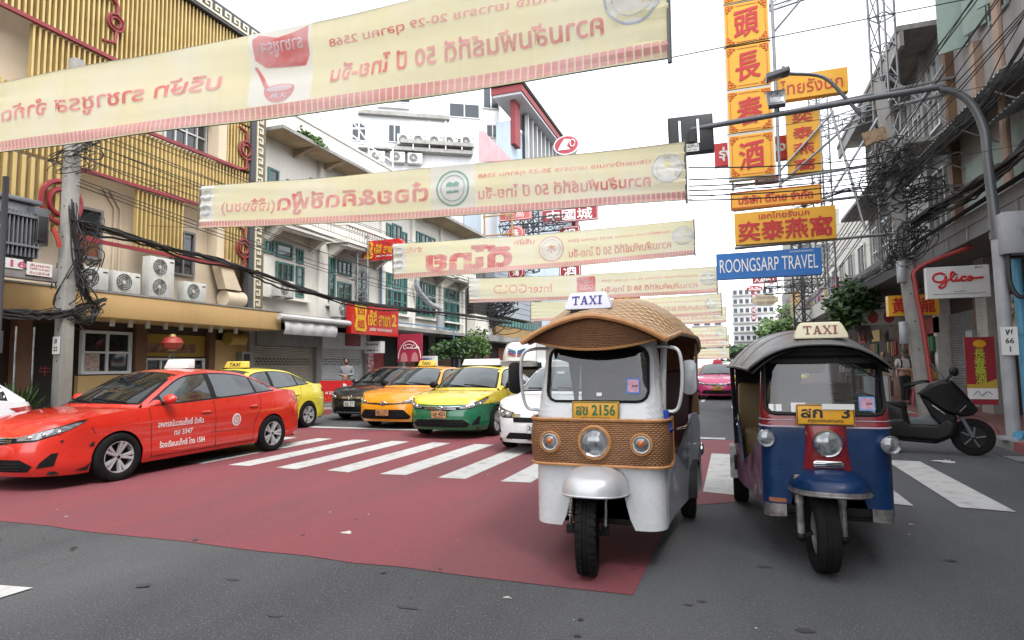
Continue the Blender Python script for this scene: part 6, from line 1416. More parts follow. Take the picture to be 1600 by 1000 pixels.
# street lamp with cantilever arm, cabinet and screen
LY = 12.3
lp = thing('street_lamp', 'grey cantilever street lamp pole with a white painted base, cabinet and two lamp heads', 'street lamp', (4.40, LY, .15))
M_LPG = mat('lamp_pole_grey', (.12, .125, .135), .4, .3, var=.3, vs=3); M_LPW = mat('lamp_base_pale', (.36, .37, .39), .5, var=.4, vs=3, streak=.4)
a_ = [pY(px, py, LY) for px, py in ((1543, 250), (1538, 205), (1522, 168), (1500, 148), (1470, 140), (1430, 142))]
e_ = pY(1064, 205, LY)
b = MB(); b.m(M_LPG); b.tube([(4.40, LY, 3.2)]+[tuple(v) for v in crom([(4.36, LY, 4.2)]+[tuple(v) for v in a_]+[tuple(e_)], 6)], [.078]*1+[lerp(.078, .052, i/(6*7)) for i in range(6*7+1)], 12); part('cantilever_arm', b, lp, world=True)
b = MB(); b.m(M_LPW); b.tube([(4.42, LY, .15), (4.40, LY, 3.6)], .102, 16); b.tube([(4.42, LY, .15), (4.42, LY, .2)], .2, 12); b.m(M_LPG); b.tube([(4.40, LY, 3.52), (4.40, LY, 3.64)], .118, 16); part('pole_base', b, lp, world=True)
b = MB(); b.m(M_LPW); b.box(4.36, LY-.32, 3.22, 4.74, LY-.02, 3.92); cb_ = part('cabinet', b, lp, world=True, bevel=.015); b = MB(); b.m(M_STEEL); b.box(4.62, LY-.33, 3.52, 4.66, LY-.322, 3.62); part('latch', b, cb_, world=True)
b = MB(); b.m(M_WIRE); b.tube(crom([(4.45, LY-.2, 3.22), (4.44, LY-.22, 2.75), (4.55, LY-.25, 2.5), (4.72, LY-.22, 2.62), (4.75, LY-.1, 3.0), (4.95, LY, 3.3), (5.6, LY+.3, 3.45)], 5), .035, 7); part('conduit_loop', b, lp, world=True)
b = MB(); b.m(M_PLW); b.box(4.29, LY-.15, 1.55, 4.52, LY-.139, 2.02); po = part('number_plate', b, lp, world=True); b = MB(); b.m(M_INK)
for i, s_ in enumerate(('พ', '66', '1')): b.text(s_, (4.405, LY-.15, 1.93-.14*i), (1, 0, 0), (0, 0, 1), None, .09, .02, .003)
part('lettering', b, po, world=True)
for px, py, ln_ in ((1213, 155, 0), (1235, 112, 1)):
    c_ = pY(px, py, LY); b = MB(); b.m(M_LPG)
    if ln_: b.tube(crom([tuple(pY(1345, 180, LY)), tuple(pY(1320, 152, LY)), tuple(pY(1285, 120, LY)), tuple(pY(1230, 115, LY))], 5), .035, 8); M = Matrix.Translation(pY(1216, 117, LY)) @ Matrix.Rotation(R(-12), 4, 'Y'); wv, hv = .40, .13
    else: b.tube([c_+Vector((0, 0, -.3)), c_], .05, 8); M = Matrix.Translation(c_) @ Matrix.Rotation(R(62), 4, 'X'); wv, hv = .30, .44
    b.M = M
    if ln_: b.box(-.22, -.14, -.04, .20, .14, .05); b.m(M_LAMP); b.box(-.20, -.12, -.05, .06, .12, -.041); b.m(M_LPG); b.tube([(.12, 0, .05), (.12, 0, .13)], .03, 8)
    else: b.prism([(x, y, -.05) for x, y in ((-.15, -.20), (.15, -.20), (.17, .2), (-.17, .2), )], (0, 0, .1)); b.m(M_LAMP); b.box(-.12, -.15, .051, .12, .16, .056)
    part('lamp_head', b, lp, world=True, bevel=.012)
sc0, sc1 = pY(1046, 246, LY-.05), pY(1113, 172, LY-.05); ms = MB(); ms.m(mat('screen_back', (.022, .024, .028), .5, var=.3, vs=4))
M = Matrix.Translation(((sc0.x+sc1.x)/2, LY-.02, (sc0.z+sc1.z)/2)) @ Matrix.Rotation(R(-1), 4, 'Y') @ Matrix.Rotation(R(6), 4, 'Z'); w, h = sc1.x-sc0.x+.02, (sc1.z-sc0.z)*.92; ms.M = M; ms.box(-w/2, .0, -h/2, w/2, .12, h/2); ms.box(-w/2+.03, -.03, -h/2+.03, w/2-.03, -.002, h/2-.03)
scr = solo('display_screen', ms, 'black back of a display screen bolted to the end of the lamp arm', 'screen', bevel=.008)
b = MB(); b.M = M; b.m(M_CHR); b.box(-.23, -.06, -.2, -.19, -.031, .28); b.box(.12, -.06, -.2, .16, -.031, .28); b.m(M_INK); b.box(-.05, -.09, -.18, .07, -.031, .05); part('mount_bracket', b, scr)
b = MB(); b.M = M; b.m(M_PLW); b.box(-.14, -.035, -.36, .14, -.0312, -.20); st_ = part('maker_sticker', b, scr); b = MB(); b.M = M; b.m(M_GREENINK); b.text('FAITH', (0, -.035, -.265), (1, 0, 0), (0, 0, 1), .23, .06, .01, .003); b.m(M_INK); b.text('0-2271-4400', (0, -.035, -.33), (1, 0, 0), (0, 0, 1), .2, .03, .01, .003); part('lettering', b, st_)
b = MB(); b.m(mat('sky_blue_pipe', (.10, .33, .50), .45, var=.3, vs=3, streak=.3)); b.tube(crom([(4.72, 12.55, 3.2), (4.72, 12.5, .5), (4.72, 12.45, .28), (4.6, 12.3, .24), (4.4, 12.1, .24)], 5), .07, 10); b.tube([(4.72, 12.52, 1.9), (4.72, 12.52, 2.05)], .085, 10); solo('drain_pipe', b, 'sky blue drain pipe standing beside the street lamp base', 'pipe')
# lantern, plants, barrier, small things on the left
b = MB(); b.m(mat('lantern_red', (.42, .03, .03), .5, var=.5, vs=10, col2=(.5, .25, .12))); p = pX(269, 536, -13.1); b.lathe([(.10, -.16), (.20, -.12), (.26, 0), (.20, .12), (.10, .16)], 20, Matrix.Translation(p)); ltn = solo('paper_lantern', b, 'red paper lantern hanging under the tan canopy', 'lantern')
b = MB(); b.m(M_GOLD); b.lathe([(.09, -.2), (.1, -.16)], 16, Matrix.Translation(p), cap=True); b.lathe([(.09, .16), (.07, .22)], 16, Matrix.Translation(p), cap=True); b.m(M_LAMP)
for i in range(7): b.tube([p+Vector((.05*math.cos(i), .05*math.sin(i), -.2)), p+Vector((.06*math.cos(i), .06*math.sin(i), -.36))], .008, 4)
b.m(M_WIRE); b.tube([p+Vector((0, 0, .22)), p+Vector((0, 0, .45))], .006, 4); part('tassel', b, ltn, world=True)
def potted(name, label, x, y, h, n, seed, lw=.35):
    t = thing(name, label, 'plant', (x, y, .15)); b = MB(); b.m(mat('clay_pot', (.2, .09, .05), .8)); b.lathe([(.14, 0), (.2, .3), (.22, .32), (.18, .33), (.17, .28), (0, .27)], 18); part('pot', b, t)
    q = random.Random(seed); b = MB(); b.m(M_LEAF)
    for i in range(n):
        a = q.uniform(0, 6.28); d_ = Vector((math.cos(a), math.sin(a), 0)); L_ = h*q.uniform(.5, 1); sp_ = q.uniform(.15, .5)*h; b.m(M_LEAF if q.random() < .5 else M_LEAFD); w = .03*lw/.35; s_ = Vector((-d_.y, d_.x, 0)); P = [Vector((0, 0, .28))+d_*sp_*t2+Vector((0, 0, L_*t2-.25*L_*t2*t2)) for t2 in (0, .35, .7, 1)]
        ws = [w*.5, w, w*.8, .003]; 
        for k_ in range(3): b.quad(P[k_]-s_*ws[k_], P[k_]+s_*ws[k_], P[k_+1]+s_*ws[k_+1], P[k_+1]-s_*ws[k_+1])
    part('leaves', b, t); return t
potted('potted_plant', 'spiky dark green potted plant at the foot of the left pole', -12.2, 7.35, 1.1, 110, 61); potted('potted_plant', 'second leafy potted plant by the doorway behind the white hatchback', -12.6, 7.0, 1.0, 90, 62)
bp = pG(505, 640, .0); bp2 = pG(556, 636, .0)
ba = thing('barrier', 'red printed metal crowd barrier in front of the white shutter', 'barrier', (-11.9, 17.0, 0))
P0, P1 = pX(500, 600, -12.3), pY(555, 600, 18.0)
P0 = Vector((-12.9, 16.9, 0)); P1 = Vector((-11.75, 17.1, 0))
b = MB(); b.m(M_SBR); b.prism([P0+Vector((0, 0, .32)), P1+Vector((0, 0, .32)), P1+Vector((0, 0, 1.02)), P0+Vector((0, 0, 1.02))], (0, .015, 0)); bo_ = part('printed_panel', b, ba, world=True)
b = MB(); b.m(M_WINK); b.lathe([(.19, 0), (0, .003)], 24, Matrix.Translation(P0.lerp(P1, .74)+Vector((0, -.004, .68))) @ Matrix.Rotation(R(90), 4, 'X') @ Matrix.Diagonal((.95, 1.3, 1, 1))); b.text('เจ 2568', P0.lerp(P1, .34)+Vector((0, -.002, .62)), (1, .15, 0), (0, 0, 1), .36, .1, .02, .004); b.m(mat('flower_orange', (.6, .2, .02), .6))
for i in range(9): b.lathe([(.035, 0), (0, .002)], 8, Matrix.Translation(P0.lerp(P1, .1+.1*i)+Vector((0, -.006, .36+.05*(i % 3)))) @ Matrix.Rotation(R(90), 4, 'X'))
b.m(M_DARK); b.lathe([(.10, 0), (0, .003)], 16, Matrix.Translation(P0.lerp(P1, .74)+Vector((0, -.010, .70))) @ Matrix.Rotation(R(90), 4, 'X')); part('print', b, bo_, world=True)
b = MB(); b.m(M_STEEL); b.tube([P0+Vector((0, .03, 0)), P0+Vector((0, .03, 1.05)), P1+Vector((0, .03, 1.05)), P1+Vector((0, .03, 0))], .02, 6)
for p in (P0, P1): b.tube([p+Vector((0, -.25, .02)), p+Vector((0, .3, .02))], .018, 6)
part('barrier_frame', b, ba, world=True)
# street tree at the left kerb
tt = thing('street_tree', 'bushy green street tree in front of the dark shops, above the green taxi', 'tree', (-12.6, 26.5, .15))
c1, c2 = pX(742, 540, -12.6), pX(690, 546, -12.6)
b = MB(); b.m(mat('red_brown_bark', (.22, .08, .05), .9, bump=.3, bs=30)); c1 = Vector((-12.6, 29.2, 2.3)); tt.location = (c1.x, c1.y, .15); b.tube(crom([(c1.x, c1.y, .15), (c1.x+.03, c1.y, 1.0), (c1.x, c1.y-.05, 2.0)], 4), [.14, .13, .12, .12, .11, .1, .09, .08, .06], 8)
for dy, dz in ((-.7, .4), (.5, .6), (-1.8, .2), (.1, .8)): b.tube(crom([(c1.x, c1.y, 1.6), (c1.x, c1.y+dy*.5, 1.9+dz*.5), (c1.x, c1.y+dy, 2.1+dz)], 3), .035, 5)
part('trunk', b, tt, world=True)
leafclump('x', (c1.x, c1.y+.1, 2.55), (.7, 1.0, .55), 2600, .2, M_LEAF, M_LEAF2, 71, '', parent=tt); leafclump('x', (c1.x, c1.y-2.6, 2.3), (.6, 1.6, .45), 2400, .2, M_LEAFD, M_LEAF, 72, '', parent=tt)
# grey-white delivery van behind the white sedan, with a roof pod
vn = thing('delivery_van', 'white high-roofed van behind the white sedan, chevron mark on its roof pod', 'van', (-4.5, 18.2, 0))
VY = 17.0; v0, v1 = pY(781, 571, VY), pY(833, 533, VY); cx = (v0.x+v1.x)/2
b = MB(); b.m(WHT if 'WHT' in globals() else M_WHITE); b.box(cx-.8, VY+.5, .35, cx+.8, VY+4.6, 1.62); part('body', b, vn, world=True, bevel=.08)
b = MB(); b.m(M_GLS); b.prism([(cx-.7, VY+.42, 1.0), (cx+.7, VY+.42, 1.0), (cx+.62, VY+.49, 1.55), (cx-.62, VY+.49, 1.55)], (0, .06, 0)); part('windscreen', b, vn, world=True)
zz0, zz1 = v0.z, v1.z; w = (v1.x-v0.x)/2
b = MB(); b.m(M_WHITE); b.grid(lambda u, v: Vector((cx+(w*(1.0-.16*v**2))*math.copysign(min(1, abs(u*2-1)*1.0), u*2-1), VY+.25*v**2+.25*abs(u*2-1)**4, lerp(zz0+.13, zz1, v))), 20, 10); b.grid(lambda u, v: Vector((cx+w*.84*(u*2-1), VY+.25+2.2*v, zz1+.02*math.sin(math.pi*u))), 12, 3); b.m(M_STEEL); b.box(cx-w*.98, VY+.05, zz0-.04, cx+w*.98, VY+2.4, zz0+.12); b.m(M_WHITE); b.box(cx-w*.9, VY+.5, zz0+.12, cx+w*.9, VY+2.4, zz1-.04); po = part('roof_pod', b, vn, world=True)
for col, dz, flip in ((mat('chevron_teal', (.1, .3, .4), .5), .40, 0), (mat('chevron_blue', (.08, .12, .4), .5), .33, 0), (mat('chevron_red', (.5, .06, .1), .5), .26, 0)):
    b = MB(); b.m(col)
    for sx in (-1, 1): b.prism([(cx+sx*.03, VY-.012+.1, zz0+dz), (cx+sx*w*.5, VY+.1-.012, zz0+dz+.07), (cx+sx*w*.5, VY+.1-.012, zz0+dz+.115), (cx+sx*.03, VY+.1-.012, zz0+dz+.04)], (0, -.1, 0))
    part('chevron_mark', b, po, world=True)
for sx in (-1, 1): make_wheel(vn, (cx+sx*.75+4.5, VY+1.3-18.2, .31), sx, .31)
# ---------------------------------------------------------------- three-wheelers
def wick(cola, colb, a, h):
    def fn(n, l, b, t):
        se = n.new('ShaderNodeSeparateXYZ'); l.new(t.outputs['UV'], se.inputs[0])
        u, v = se.outputs[0], se.outputs[1]
        vr = mth(n, l, 'DIVIDE', v, h); row = mth(n, l, 'FLOOR', vr); fr = mth(n, l, 'FRACT', vr)
        ph = mth(n, l, 'ADD', mth(n, l, 'DIVIDE', u, a), mth(n, l, 'MULTIPLY', row, .5))
        co = mth(n, l, 'COSINE', mth(n, l, 'MULTIPLY', ph, 6.28318))
        prof = mth(n, l, 'SINE', mth(n, l, 'MULTIPLY', fr, 3.14159))
        hgt = mth(n, l, 'MULTIPLY', prof, mth(n, l, 'ADD', mth(n, l, 'MULTIPLY', co, .4), .6))
        q = n.new('ShaderNodeTexNoise'); q.inputs['Scale'].default_value = 9; q.inputs['Detail'].default_value = 5; l.new(t.outputs['Object'], q.inputs[0])
        wn = n.new('ShaderNodeTexWhiteNoise'); wn.noise_dimensions = '2D'; cv = n.new('ShaderNodeCombineXYZ')
        l.new(row, cv.inputs[0]); l.new(mth(n, l, 'FLOOR', ph), cv.inputs[1]); l.new(cv.outputs[0], wn.inputs[0])
        f = mth(n, l, 'ADD', mth(n, l, 'MULTIPLY', wn.outputs[0], .45), mth(n, l, 'MULTIPLY', q.outputs[0], .6))
        x = n.new('ShaderNodeMix'); x.data_type = 'RGBA'; l.new(f, x.inputs[0]); x.inputs[6].default_value = c4(cola); x.inputs[7].default_value = c4(colb)
        y = n.new('ShaderNodeMix'); y.data_type = 'RGBA'; y.inputs[6].default_value = c4(tuple(k*.18 for k in cola)); l.new(x.outputs[2], y.inputs[7])
        mr = n.new('ShaderNodeMapRange'); mr.inputs[1].default_value = .06; mr.inputs[2].default_value = .42; l.new(hgt, mr.inputs[0]); l.new(mr.outputs[0], y.inputs[0])
        l.new(y.outputs[2], b.inputs['Base Color'])
        k = n.new('ShaderNodeBump'); k.inputs['Strength'].default_value = .9; k.inputs['Distance'].default_value = .8*h; l.new(hgt, k.inputs['Height']); l.new(k.outputs[0], b.inputs['Normal'])
    return fn
M_WICK = uv_mat('rattan_weave', wick((.47, .22, .09), (.26, .11, .042), .036, .0135), .45)
M_WICKR = uv_mat('rattan_roof_weave', wick((.80, .50, .24), (.56, .31, .13), .11, .05), .4)
M_CANE = mat('cane_trim', (.52, .25, .095), .4, var=.5, vs=20, col2=(.32, .13, .04))
M_TW = mat('three_wheeler_white', (.64, .65, .66), .28, var=.4, vs=3, col2=(.50, .51, .52), speck=.05, ss=40, coat=.5, rvar=.06)
M_TG = mat('three_wheeler_grey', (.36, .37, .42), .35, var=.25, vs=3, coat=.3)
M_SILV = mat('brushed_silver', (.62, .63, .65), .35, .35, rvar=.08)
M_PANE = glass_mat('clear_pane', (.50, .54, .55), .04)
M_SEAT = mat('dark_red_seat', (.055, .012, .012), .5); M_SEATY = mat('yellow_seat', (.24, .16, .06), .5); M_DARK = mat('dark_interior', (.02, .018, .016), .8)
M_STKB = mat('sticker_blue', (.05, .18, .5), .5); M_STKP = mat('sticker_pink', (.65, .35, .42), .5, var=.7, vs=40, col2=(.4, .15, .35))
M_AMB = mat('amber_lens', (.5, .12, .015), .1, coat=1)
M_CREAM = mat("cream_plastic", (0.72, 0.66, 0.46), 0.35, var=.2, vs=8)
def slab_word(mb, word, o, xd, yd, w, h, depth=.004):
    """serif capitals T A X I built from bars"""
    o, xd, yd = Vector(o), Vector(xd).normalized(), Vector(yd).normalized(); nn = xd.cross(yd)
    G = {'T': [(.5, 0, .5, 1, .2), (0, .93, 1, .93, .13, 1), (.25, .05, .75, .05, .1, 1), (.06, .72, .06, .95, .1), (.94, .72, .94, .95, .1)],
         'A': [(.2, .05, .5, 1, .13), (.84, .05, .52, 1, .22), (.3, .33, .75, .33, .1, 1), (.0, .05, .38, .05, .1, 1), (.62, .05, 1.05, .05, .1, 1)],
         'X': [(.14, .95, .86, .05, .22), (.84, .95, .16, .05, .11), (.0, .95, .36, .95, .1, 1), (.66, .95, 1, .95, .1, 1), (0, .05, .36, .05, .1, 1), (.62, .05, 1.02, .05, .1, 1)],
         'I': [(.5, 0, .5, 1, .22), (.22, .95, .78, .95, .1, 1), (.22, .05, .78, .05, .1, 1)]}
    adv = {'T': 1.0, 'A': 1.05, 'X': 1.0, 'I': .62}; tot = sum(adv[c]+.12 for c in word); x = 0; k = 0
    for c in word:
        for st in G[c]:
            a = Vector((st[0], st[1])); b = Vector((st[2], st[3])); th = st[4]
            if len(st) > 5: q = [(a.x, a.y-th/2), (b.x, b.y-th/2), (b.x, b.y+th/2), (a.x, a.y+th/2)]
            else: q = [(a.x-th/2, a.y), (b.x-th/2, b.y), (b.x+th/2, b.y), (a.x+th/2, a.y)]
            k += 1; dz = depth+(k % 9)*.0003
            mb.poly([o+xd*(((x+p+(0 if c != 'I' else -.2))/tot-.5)*w)+yd*((r-.5)*h)+nn*dz for p, r in q])
        x += adv[c]+.12
def sign_box(parent, c, w, h, d, base, ink, tilt=.25, basem=None):
    m = MB(); m.m(base)
    prof = [(-w/2, 0), (w/2, 0), (w/2*.98, .035), (w/2*.80, h*.86), (w/2*.72, h), (-w/2*.72, h), (-w/2*.80, h*.86), (-w/2*.98, .035)]
    fr = [m.vert((c[0]+x, c[1]+z*tilt, c[2]+z)) for x, z in prof]; bk = [m.vert((c[0]+x, c[1]+d-z*tilt, c[2]+z)) for x, z in prof]
    n = len(prof); m.face(fr, True); m.face(bk[::-1], True)
    for i in range(n): m.face((fr[i], bk[i], bk[(i+1) % n], fr[(i+1) % n]), True)
    so_ = part('taxi_sign', m, parent, bevel=.01, seg=3)
    m = MB(); m.m(ink); slab_word(m, 'TAXI', (c[0], c[1]+h*.52*tilt, c[2]+h*.52), (1, 0, 0), (0, tilt, 1), w*.66, h*.52); part('lettering', m, so_)
    m = MB(); m.m(basem or M_BLACK); m.box(c[0]-w*.36, c[1]-.004, c[2]-.035, c[0]+w*.36, c[1]+d, c[2]-.002); part('sign_base', m, so_)
    return so_
def round_lamp(parent, c, r, ring, lens, name='headlight', tilt=0, depth=.06, inner=None, back=None):
    M = Matrix.Translation(c) @ Matrix.Rotation(R(90)+tilt, 4, 'X')
    m = MB(); m.m(ring); m.lathe([(r*.9, -depth), (r*1.04, -depth*.5), (r*1.08, 0), (r*1.0, .014), (r*.9, .004)], 32, M)
    ho = part(name, m, parent)
    m = MB(); m.m(lens); m.lathe([(r*.91, .002), (r*.7, .012), (r*.4, .02), (0, .023)], 32, M); part('lens', m, ho)
    if inner:
        m = MB(); m.m(inner); m.lathe([(r*.42, .021), (r*.3, .027), (0, .03)], 20, M @ Matrix.Translation((0, r*.18, 0))); part('bulb', m, ho)
    return ho
def tread_wheel(parent, c, r, w, turn=0.0, lugs=30):
    M = Matrix.Translation(c) @ Matrix.Rotation(turn, 4, 'Z') @ Matrix.Rotation(R(90), 4, 'Y'); h = w/2
    t = MB(); t.m(M_RUB)
    pr = [(r*.55, -h*.7), (r*.72, -h*.95), (r*.86, -h), (r*.95, -h*.84), (r*.985, -h*.45), (r*.99, -h*.32), (r*.965, -h*.28), (r*.965, -h*.2), (r*.995, -h*.16), (r*.995, h*.0), (r*.97, h*.03), (r*.97, h*.1), (r*.995, h*.14), (r*.985, h*.45), (r*.95, h*.84), (r*.86, h), (r*.72, h*.95), (r*.55, h*.7)]
    t.lathe(pr, 60, M)
    if lugs:
        old = t.M; t.M = M
        for k in range(lugs):
            a = 2*math.pi*k/lugs
            for sx in (-1, 1):
                a2 = a+sx*.05
                e = Vector((math.cos(a2), math.sin(a2), 0)); tn = Vector((-e.y, e.x, 0)); i = []
                for zz, rr, ww in ((sx*h*.36, r*1.02, .010), (sx*h*.95, r*.97, .014)):
                    for dr in (-.02, .0):
                        for s2 in (-1, 1): i.append(t.vert(e*(rr+dr)+tn*ww*s2+Vector((0, 0, zz))))
                for q in ((0,1,3,2),(4,5,7,6),(0,1,5,4),(2,3,7,6),(0,2,6,4),(1,3,7,5)): t.face([i[k2] for k2 in q], True)
        t.M = old
    wo = part('wheel', t, parent)
    m = MB(); m.m(M_STEEL); m.lathe([(r*.56, -h*.6), (r*.5, -h*.3), (r*.2, -h*.5), (0, -h*.5)], 28, M); m.lathe([(r*.56, h*.6), (r*.5, h*.3), (r*.2, h*.5), (0, h*.5)], 28, M); part('rim', m, wo)
    return wo
def keyhole(outer, inner):
    return outer+[outer[0]]+[inner[0]]+inner[:0:-1]+[inner[0]]
def frame_band(mb, outer, inner, fn, off, back=.02):
    """ring between two outlines with the same number of points"""
    n = len(outer); K = 4
    for i in range(n):
        j = (i+1) % n
        for k in range(K):
            def P(a, t): return (lerp(outer[a][0], inner[a][0], t), lerp(outer[a][1], inner[a][1], t))
            q = [fn(*P(i, k/K), off), fn(*P(j, k/K), off), fn(*P(j, (k+1)/K), off), fn(*P(i, (k+1)/K), off)]
            mb.quad(*q)
        mb.quad(fn(*inner[i], off), fn(*inner[j], off), fn(*inner[j], off-back), fn(*inner[i], off-back))
        mb.quad(fn(*outer[i], off), fn(*outer[j], off), fn(*outer[j], off-back), fn(*outer[i], off-back))
def resample(poly, n):
    P = [Vector((p[0], p[1])) for p in poly]; P.append(P[0]); Ls = [0]
    for a, b in zip(P, P[1:]): Ls.append(Ls[-1]+(b-a).length)
    out = []
    for k in range(n):
        s = Ls[-1]*k/n
        for i in range(len(Ls)-1):
            if Ls[i+1] >= s: t = (s-Ls[i])/max(1e-9, Ls[i+1]-Ls[i]); q = P[i].lerp(P[i+1], t); out.append((q.x, q.y)); break
    return out
def nose_fn(hw, rc, wz=None, yz=None, length=2.0):
    """front shell: u runs round the nose from the middle (u<0 left), v is height"""
    def fn(u, z, o):
        h = hw*(wz(z) if wz else 1); r = min(rc, h*.8); sd = 1 if u >= 0 else -1; a = abs(u); s1 = h-r; s2 = s1+r*math.pi/2
        if a < s1: x, y, nx, ny = a, 0, 0, -1
        elif a < s2: t = (a-s1)/r; x, y, nx, ny = s1+r*math.sin(t), r-r*math.cos(t), math.sin(t), -math.cos(t)
        else: x, y, nx, ny = h, r+(a-s2), 1, 0
        return Vector((sd*(x+nx*o), y+ny*o+(yz(z) if yz else 0), z))
    return fn

# ---- wicker three-wheeler
tw = thing('three_wheeler', 'white three-wheeled taxi with woven wicker roof and wicker front band', 'tuk-tuk', (-.93, 4.42, 0))
yz = lambda z: 0.0 if z < 1.05 else (z-1.05)*.20
NF = nose_fn(.485, .13, lambda z: 1.0 if z < 1.05 else 1-(z-1.05)*.22, yz)
b = MB(); b.m(M_TW)
arch = [(x, .62-.36*max(0, abs(x)-.17)*1.0 if False else 0) for x in ()]
low = [(-.66, .31), (-.60, .29), (-.27, .285), (-.235, .36), (-.20, .50), (-.16, .66), (0, .70), (.16, .66), (.20, .50), (.235, .36), (.27, .285), (.60, .29), (.66, .31), (.66, .80), (-.66, .80)]
drape(b, low, NF, 0, .05, .02)
part('front_panel', b, tw)
wb = MB(); wb.m(M_WICK)
NB = nose_fn(.515, .15, None, lambda z: -.035-.02*math.sin(math.pi*(z-.74)/.33))
def bandf(u, v):
    uu = lerp(-.80, .80, u); z = lerp(.735-.0*abs(uu), 1.065, v); return NB(uu, z, .008*math.sin(math.pi*v))
wb.grid(bandf, 70, 12, uvf=lambda u, v: (u*1.6, v*.33)); bo = part('wicker_band', wb, tw)
m = MB(); m.m(M_CANE)
for z in (.735, 1.065): m.tube([NB(lerp(-.80, .80, i/60), z, .004) for i in range(61)], .013, 6)
for sx in (-1, 1): m.tube([NB(sx*.80, z, .004) for z in (.735, .9, 1.065)], .012, 6)
part('cane_edge', m, bo)
m = MB(); m.m(M_TW)                                     # screen surround, with a rounded opening
outer = resample([(-.60, 1.05), (.60, 1.05), (.56, 1.70), (-.56, 1.70)], 80); inner = resample([(p[0], 1.395+p[1]) for p in reversed(pill(.76, .40, .075, 8))], 80)
def al(a):
    import cmath
    k = min(range(len(a)), key=lambda i: math.atan2(a[i][1]-1.39, a[i][0]) if False else abs(math.atan2(a[i][1]-1.39, a[i][0])+2.6)); return a[k:]+a[:k]
def ccw(a):
    s_ = sum(p[0]*q[1]-q[0]*p[1] for p, q in zip(a, a[1:]+a[:1])); return a if s_ > 0 else a[::-1]
outer, inner = al(ccw(outer)), al(ccw(inner))
frame_band(m, outer, inner, NF, 0); part('windscreen_surround', m, tw)
m = MB(); m.m(M_BLACK); m.tube([NF(u, z, .003) for u, z in resample(inner, 60)], .011, 6, closed=True); part('rubber_seal', m, tw)
m = MB(); m.m(M_PANE); drape(m, [(p[0], 1.395+p[1]) for p in pill(.75, .39, .07, 6)], NF, -.006, .1, .0)
go = part('windscreen', m, tw)
def sticker(par, u, z, w, h, fn=NF, a=M_STKB, c=M_STKP, txt='2568'):
    m = MB(); m.m(a); drape(m, [(u-w/2, z-h/2), (u+w/2, z-h/2), (u+w/2, z+h/2), (u-w/2, z+h/2)], fn, .001, .1, 0)
    m.m(c); drape(m, [(u-w*.4, z-h*.4), (u+w*.4, z-h*.4), (u+w*.4, z+h*.4), (u-w*.4, z+h*.4)], fn, .002, .1, 0)
    if txt: m.m(M_INK); m.text(txt, fn(u+w*.12, z, .0028), (1, 0, 0), (0, .1, 1), w*.42, None, .02, .001)
    return part('sticker', m, par)
sticker(go, .27, 1.31, .10, .115); m = MB(); m.m(M_WINK); drape(m, [(-.31, 1.40), (-.25, 1.40), (-.25, 1.42), (-.31, 1.42)], NF, .001, .1, 0); part('sticker', m, go)
m = MB(); m.m(M_WINK); drape(m, [(0, 1.235), (.04, 1.235), (.04, 1.26), (0, 1.26)], NF, .001, .1, 0); part('sticker', m, go)
plate(tw, NF(0, 1.12, .03), -1, .35, .155, 'สข 2156', 'กรุงเทพมหานคร', M_PLY, M_GREENINK)
# roof: eyebrow front edge, barrel crown, rounded back
def roof_hw(y): return interp([(-.16, .53), (.3, .565), (1.0, .63), (1.7, .67), (2.1, .66), (2.3, .6)], y)
def roof_top(y): return interp([(-.16, 1.825), (.1, 1.885), (.45, 1.985), (1.0, 2.055), (1.5, 2.04), (1.9, 1.96), (2.15, 1.84), (2.3, 1.68)], y)
def roof_edge(y): return interp([(-.16, 1.645), (.15, 1.675), (.5, 1.715), (1.5, 1.72), (1.9, 1.66), (2.15, 1.6), (2.3, 1.56)], y)
def roof(u, v, o=0.0):
    y = lerp(-.16, 2.3, u); s_ = v*2-1; h = roof_hw(y)+o
    wv = abs(s_)
    fall = lerp(wv**1.6*(1-.08*math.sin(math.pi*wv)), wv**2.9, smooth01(-.16, .55, y))
    y2 = y+.05*(wv**2)*(1-u)-.03*(1-wv)*(1-u)
    return Vector((s_*h, y2, lerp(roof_top(y), roof_edge(y), fall)+o))
m = MB(); m.m(M_WICKR); m.grid(roof, 60, 48, uvf=lambda u, v: (v*1.5, u*2.46))
ro = part('roof', m, tw)
m = MB(); m.m(M_WICK); m.grid(lambda u, v: roof(u, v, -.03), 30, 24, uvf=lambda u, v: (v*1.5, u*2.46)); part('roof_lining', m, ro)
m = MB(); m.m(M_CANE)
m.tube([roof(0, i/40, -.005) for i in range(41)], .021, 8)
for v in (0, 1): m.tube([roof(i/30, v, -.004) for i in range(31)], .02, 8)
m.tube([roof(1, i/30) for i in range(31)], .02, 8)
part('roof_rim', m, ro)
m = MB(); m.m(M_WICK)                                  # woven valance under the eyebrow
def val(u, v):
    p = roof(.004, u, -.01); s_ = u*2-1; zl = 1.665-.085*(1-s_*s_)
    return Vector((p.x*(1-.03*v), p.y+.02+.09*v, lerp(p.z, min(zl, p.z-.004), v)))
m.grid(val, 44, 14, uvf=lambda u, v: (u*1.1, v*.26)); vo = part('wicker_valance', m, tw)
m = MB(); m.m(M_CANE); m.tube([val(i/40, 1) for i in range(41)], .011, 6); part('cane_edge', m, vo)
sign_box(tw, (-.075, .12, 1.895), .37, .135, .12, mat('lilac_white_plastic', (.68, .68, .80), .3), mat('blue_ink', (.03, .02, .22), .5), .25)
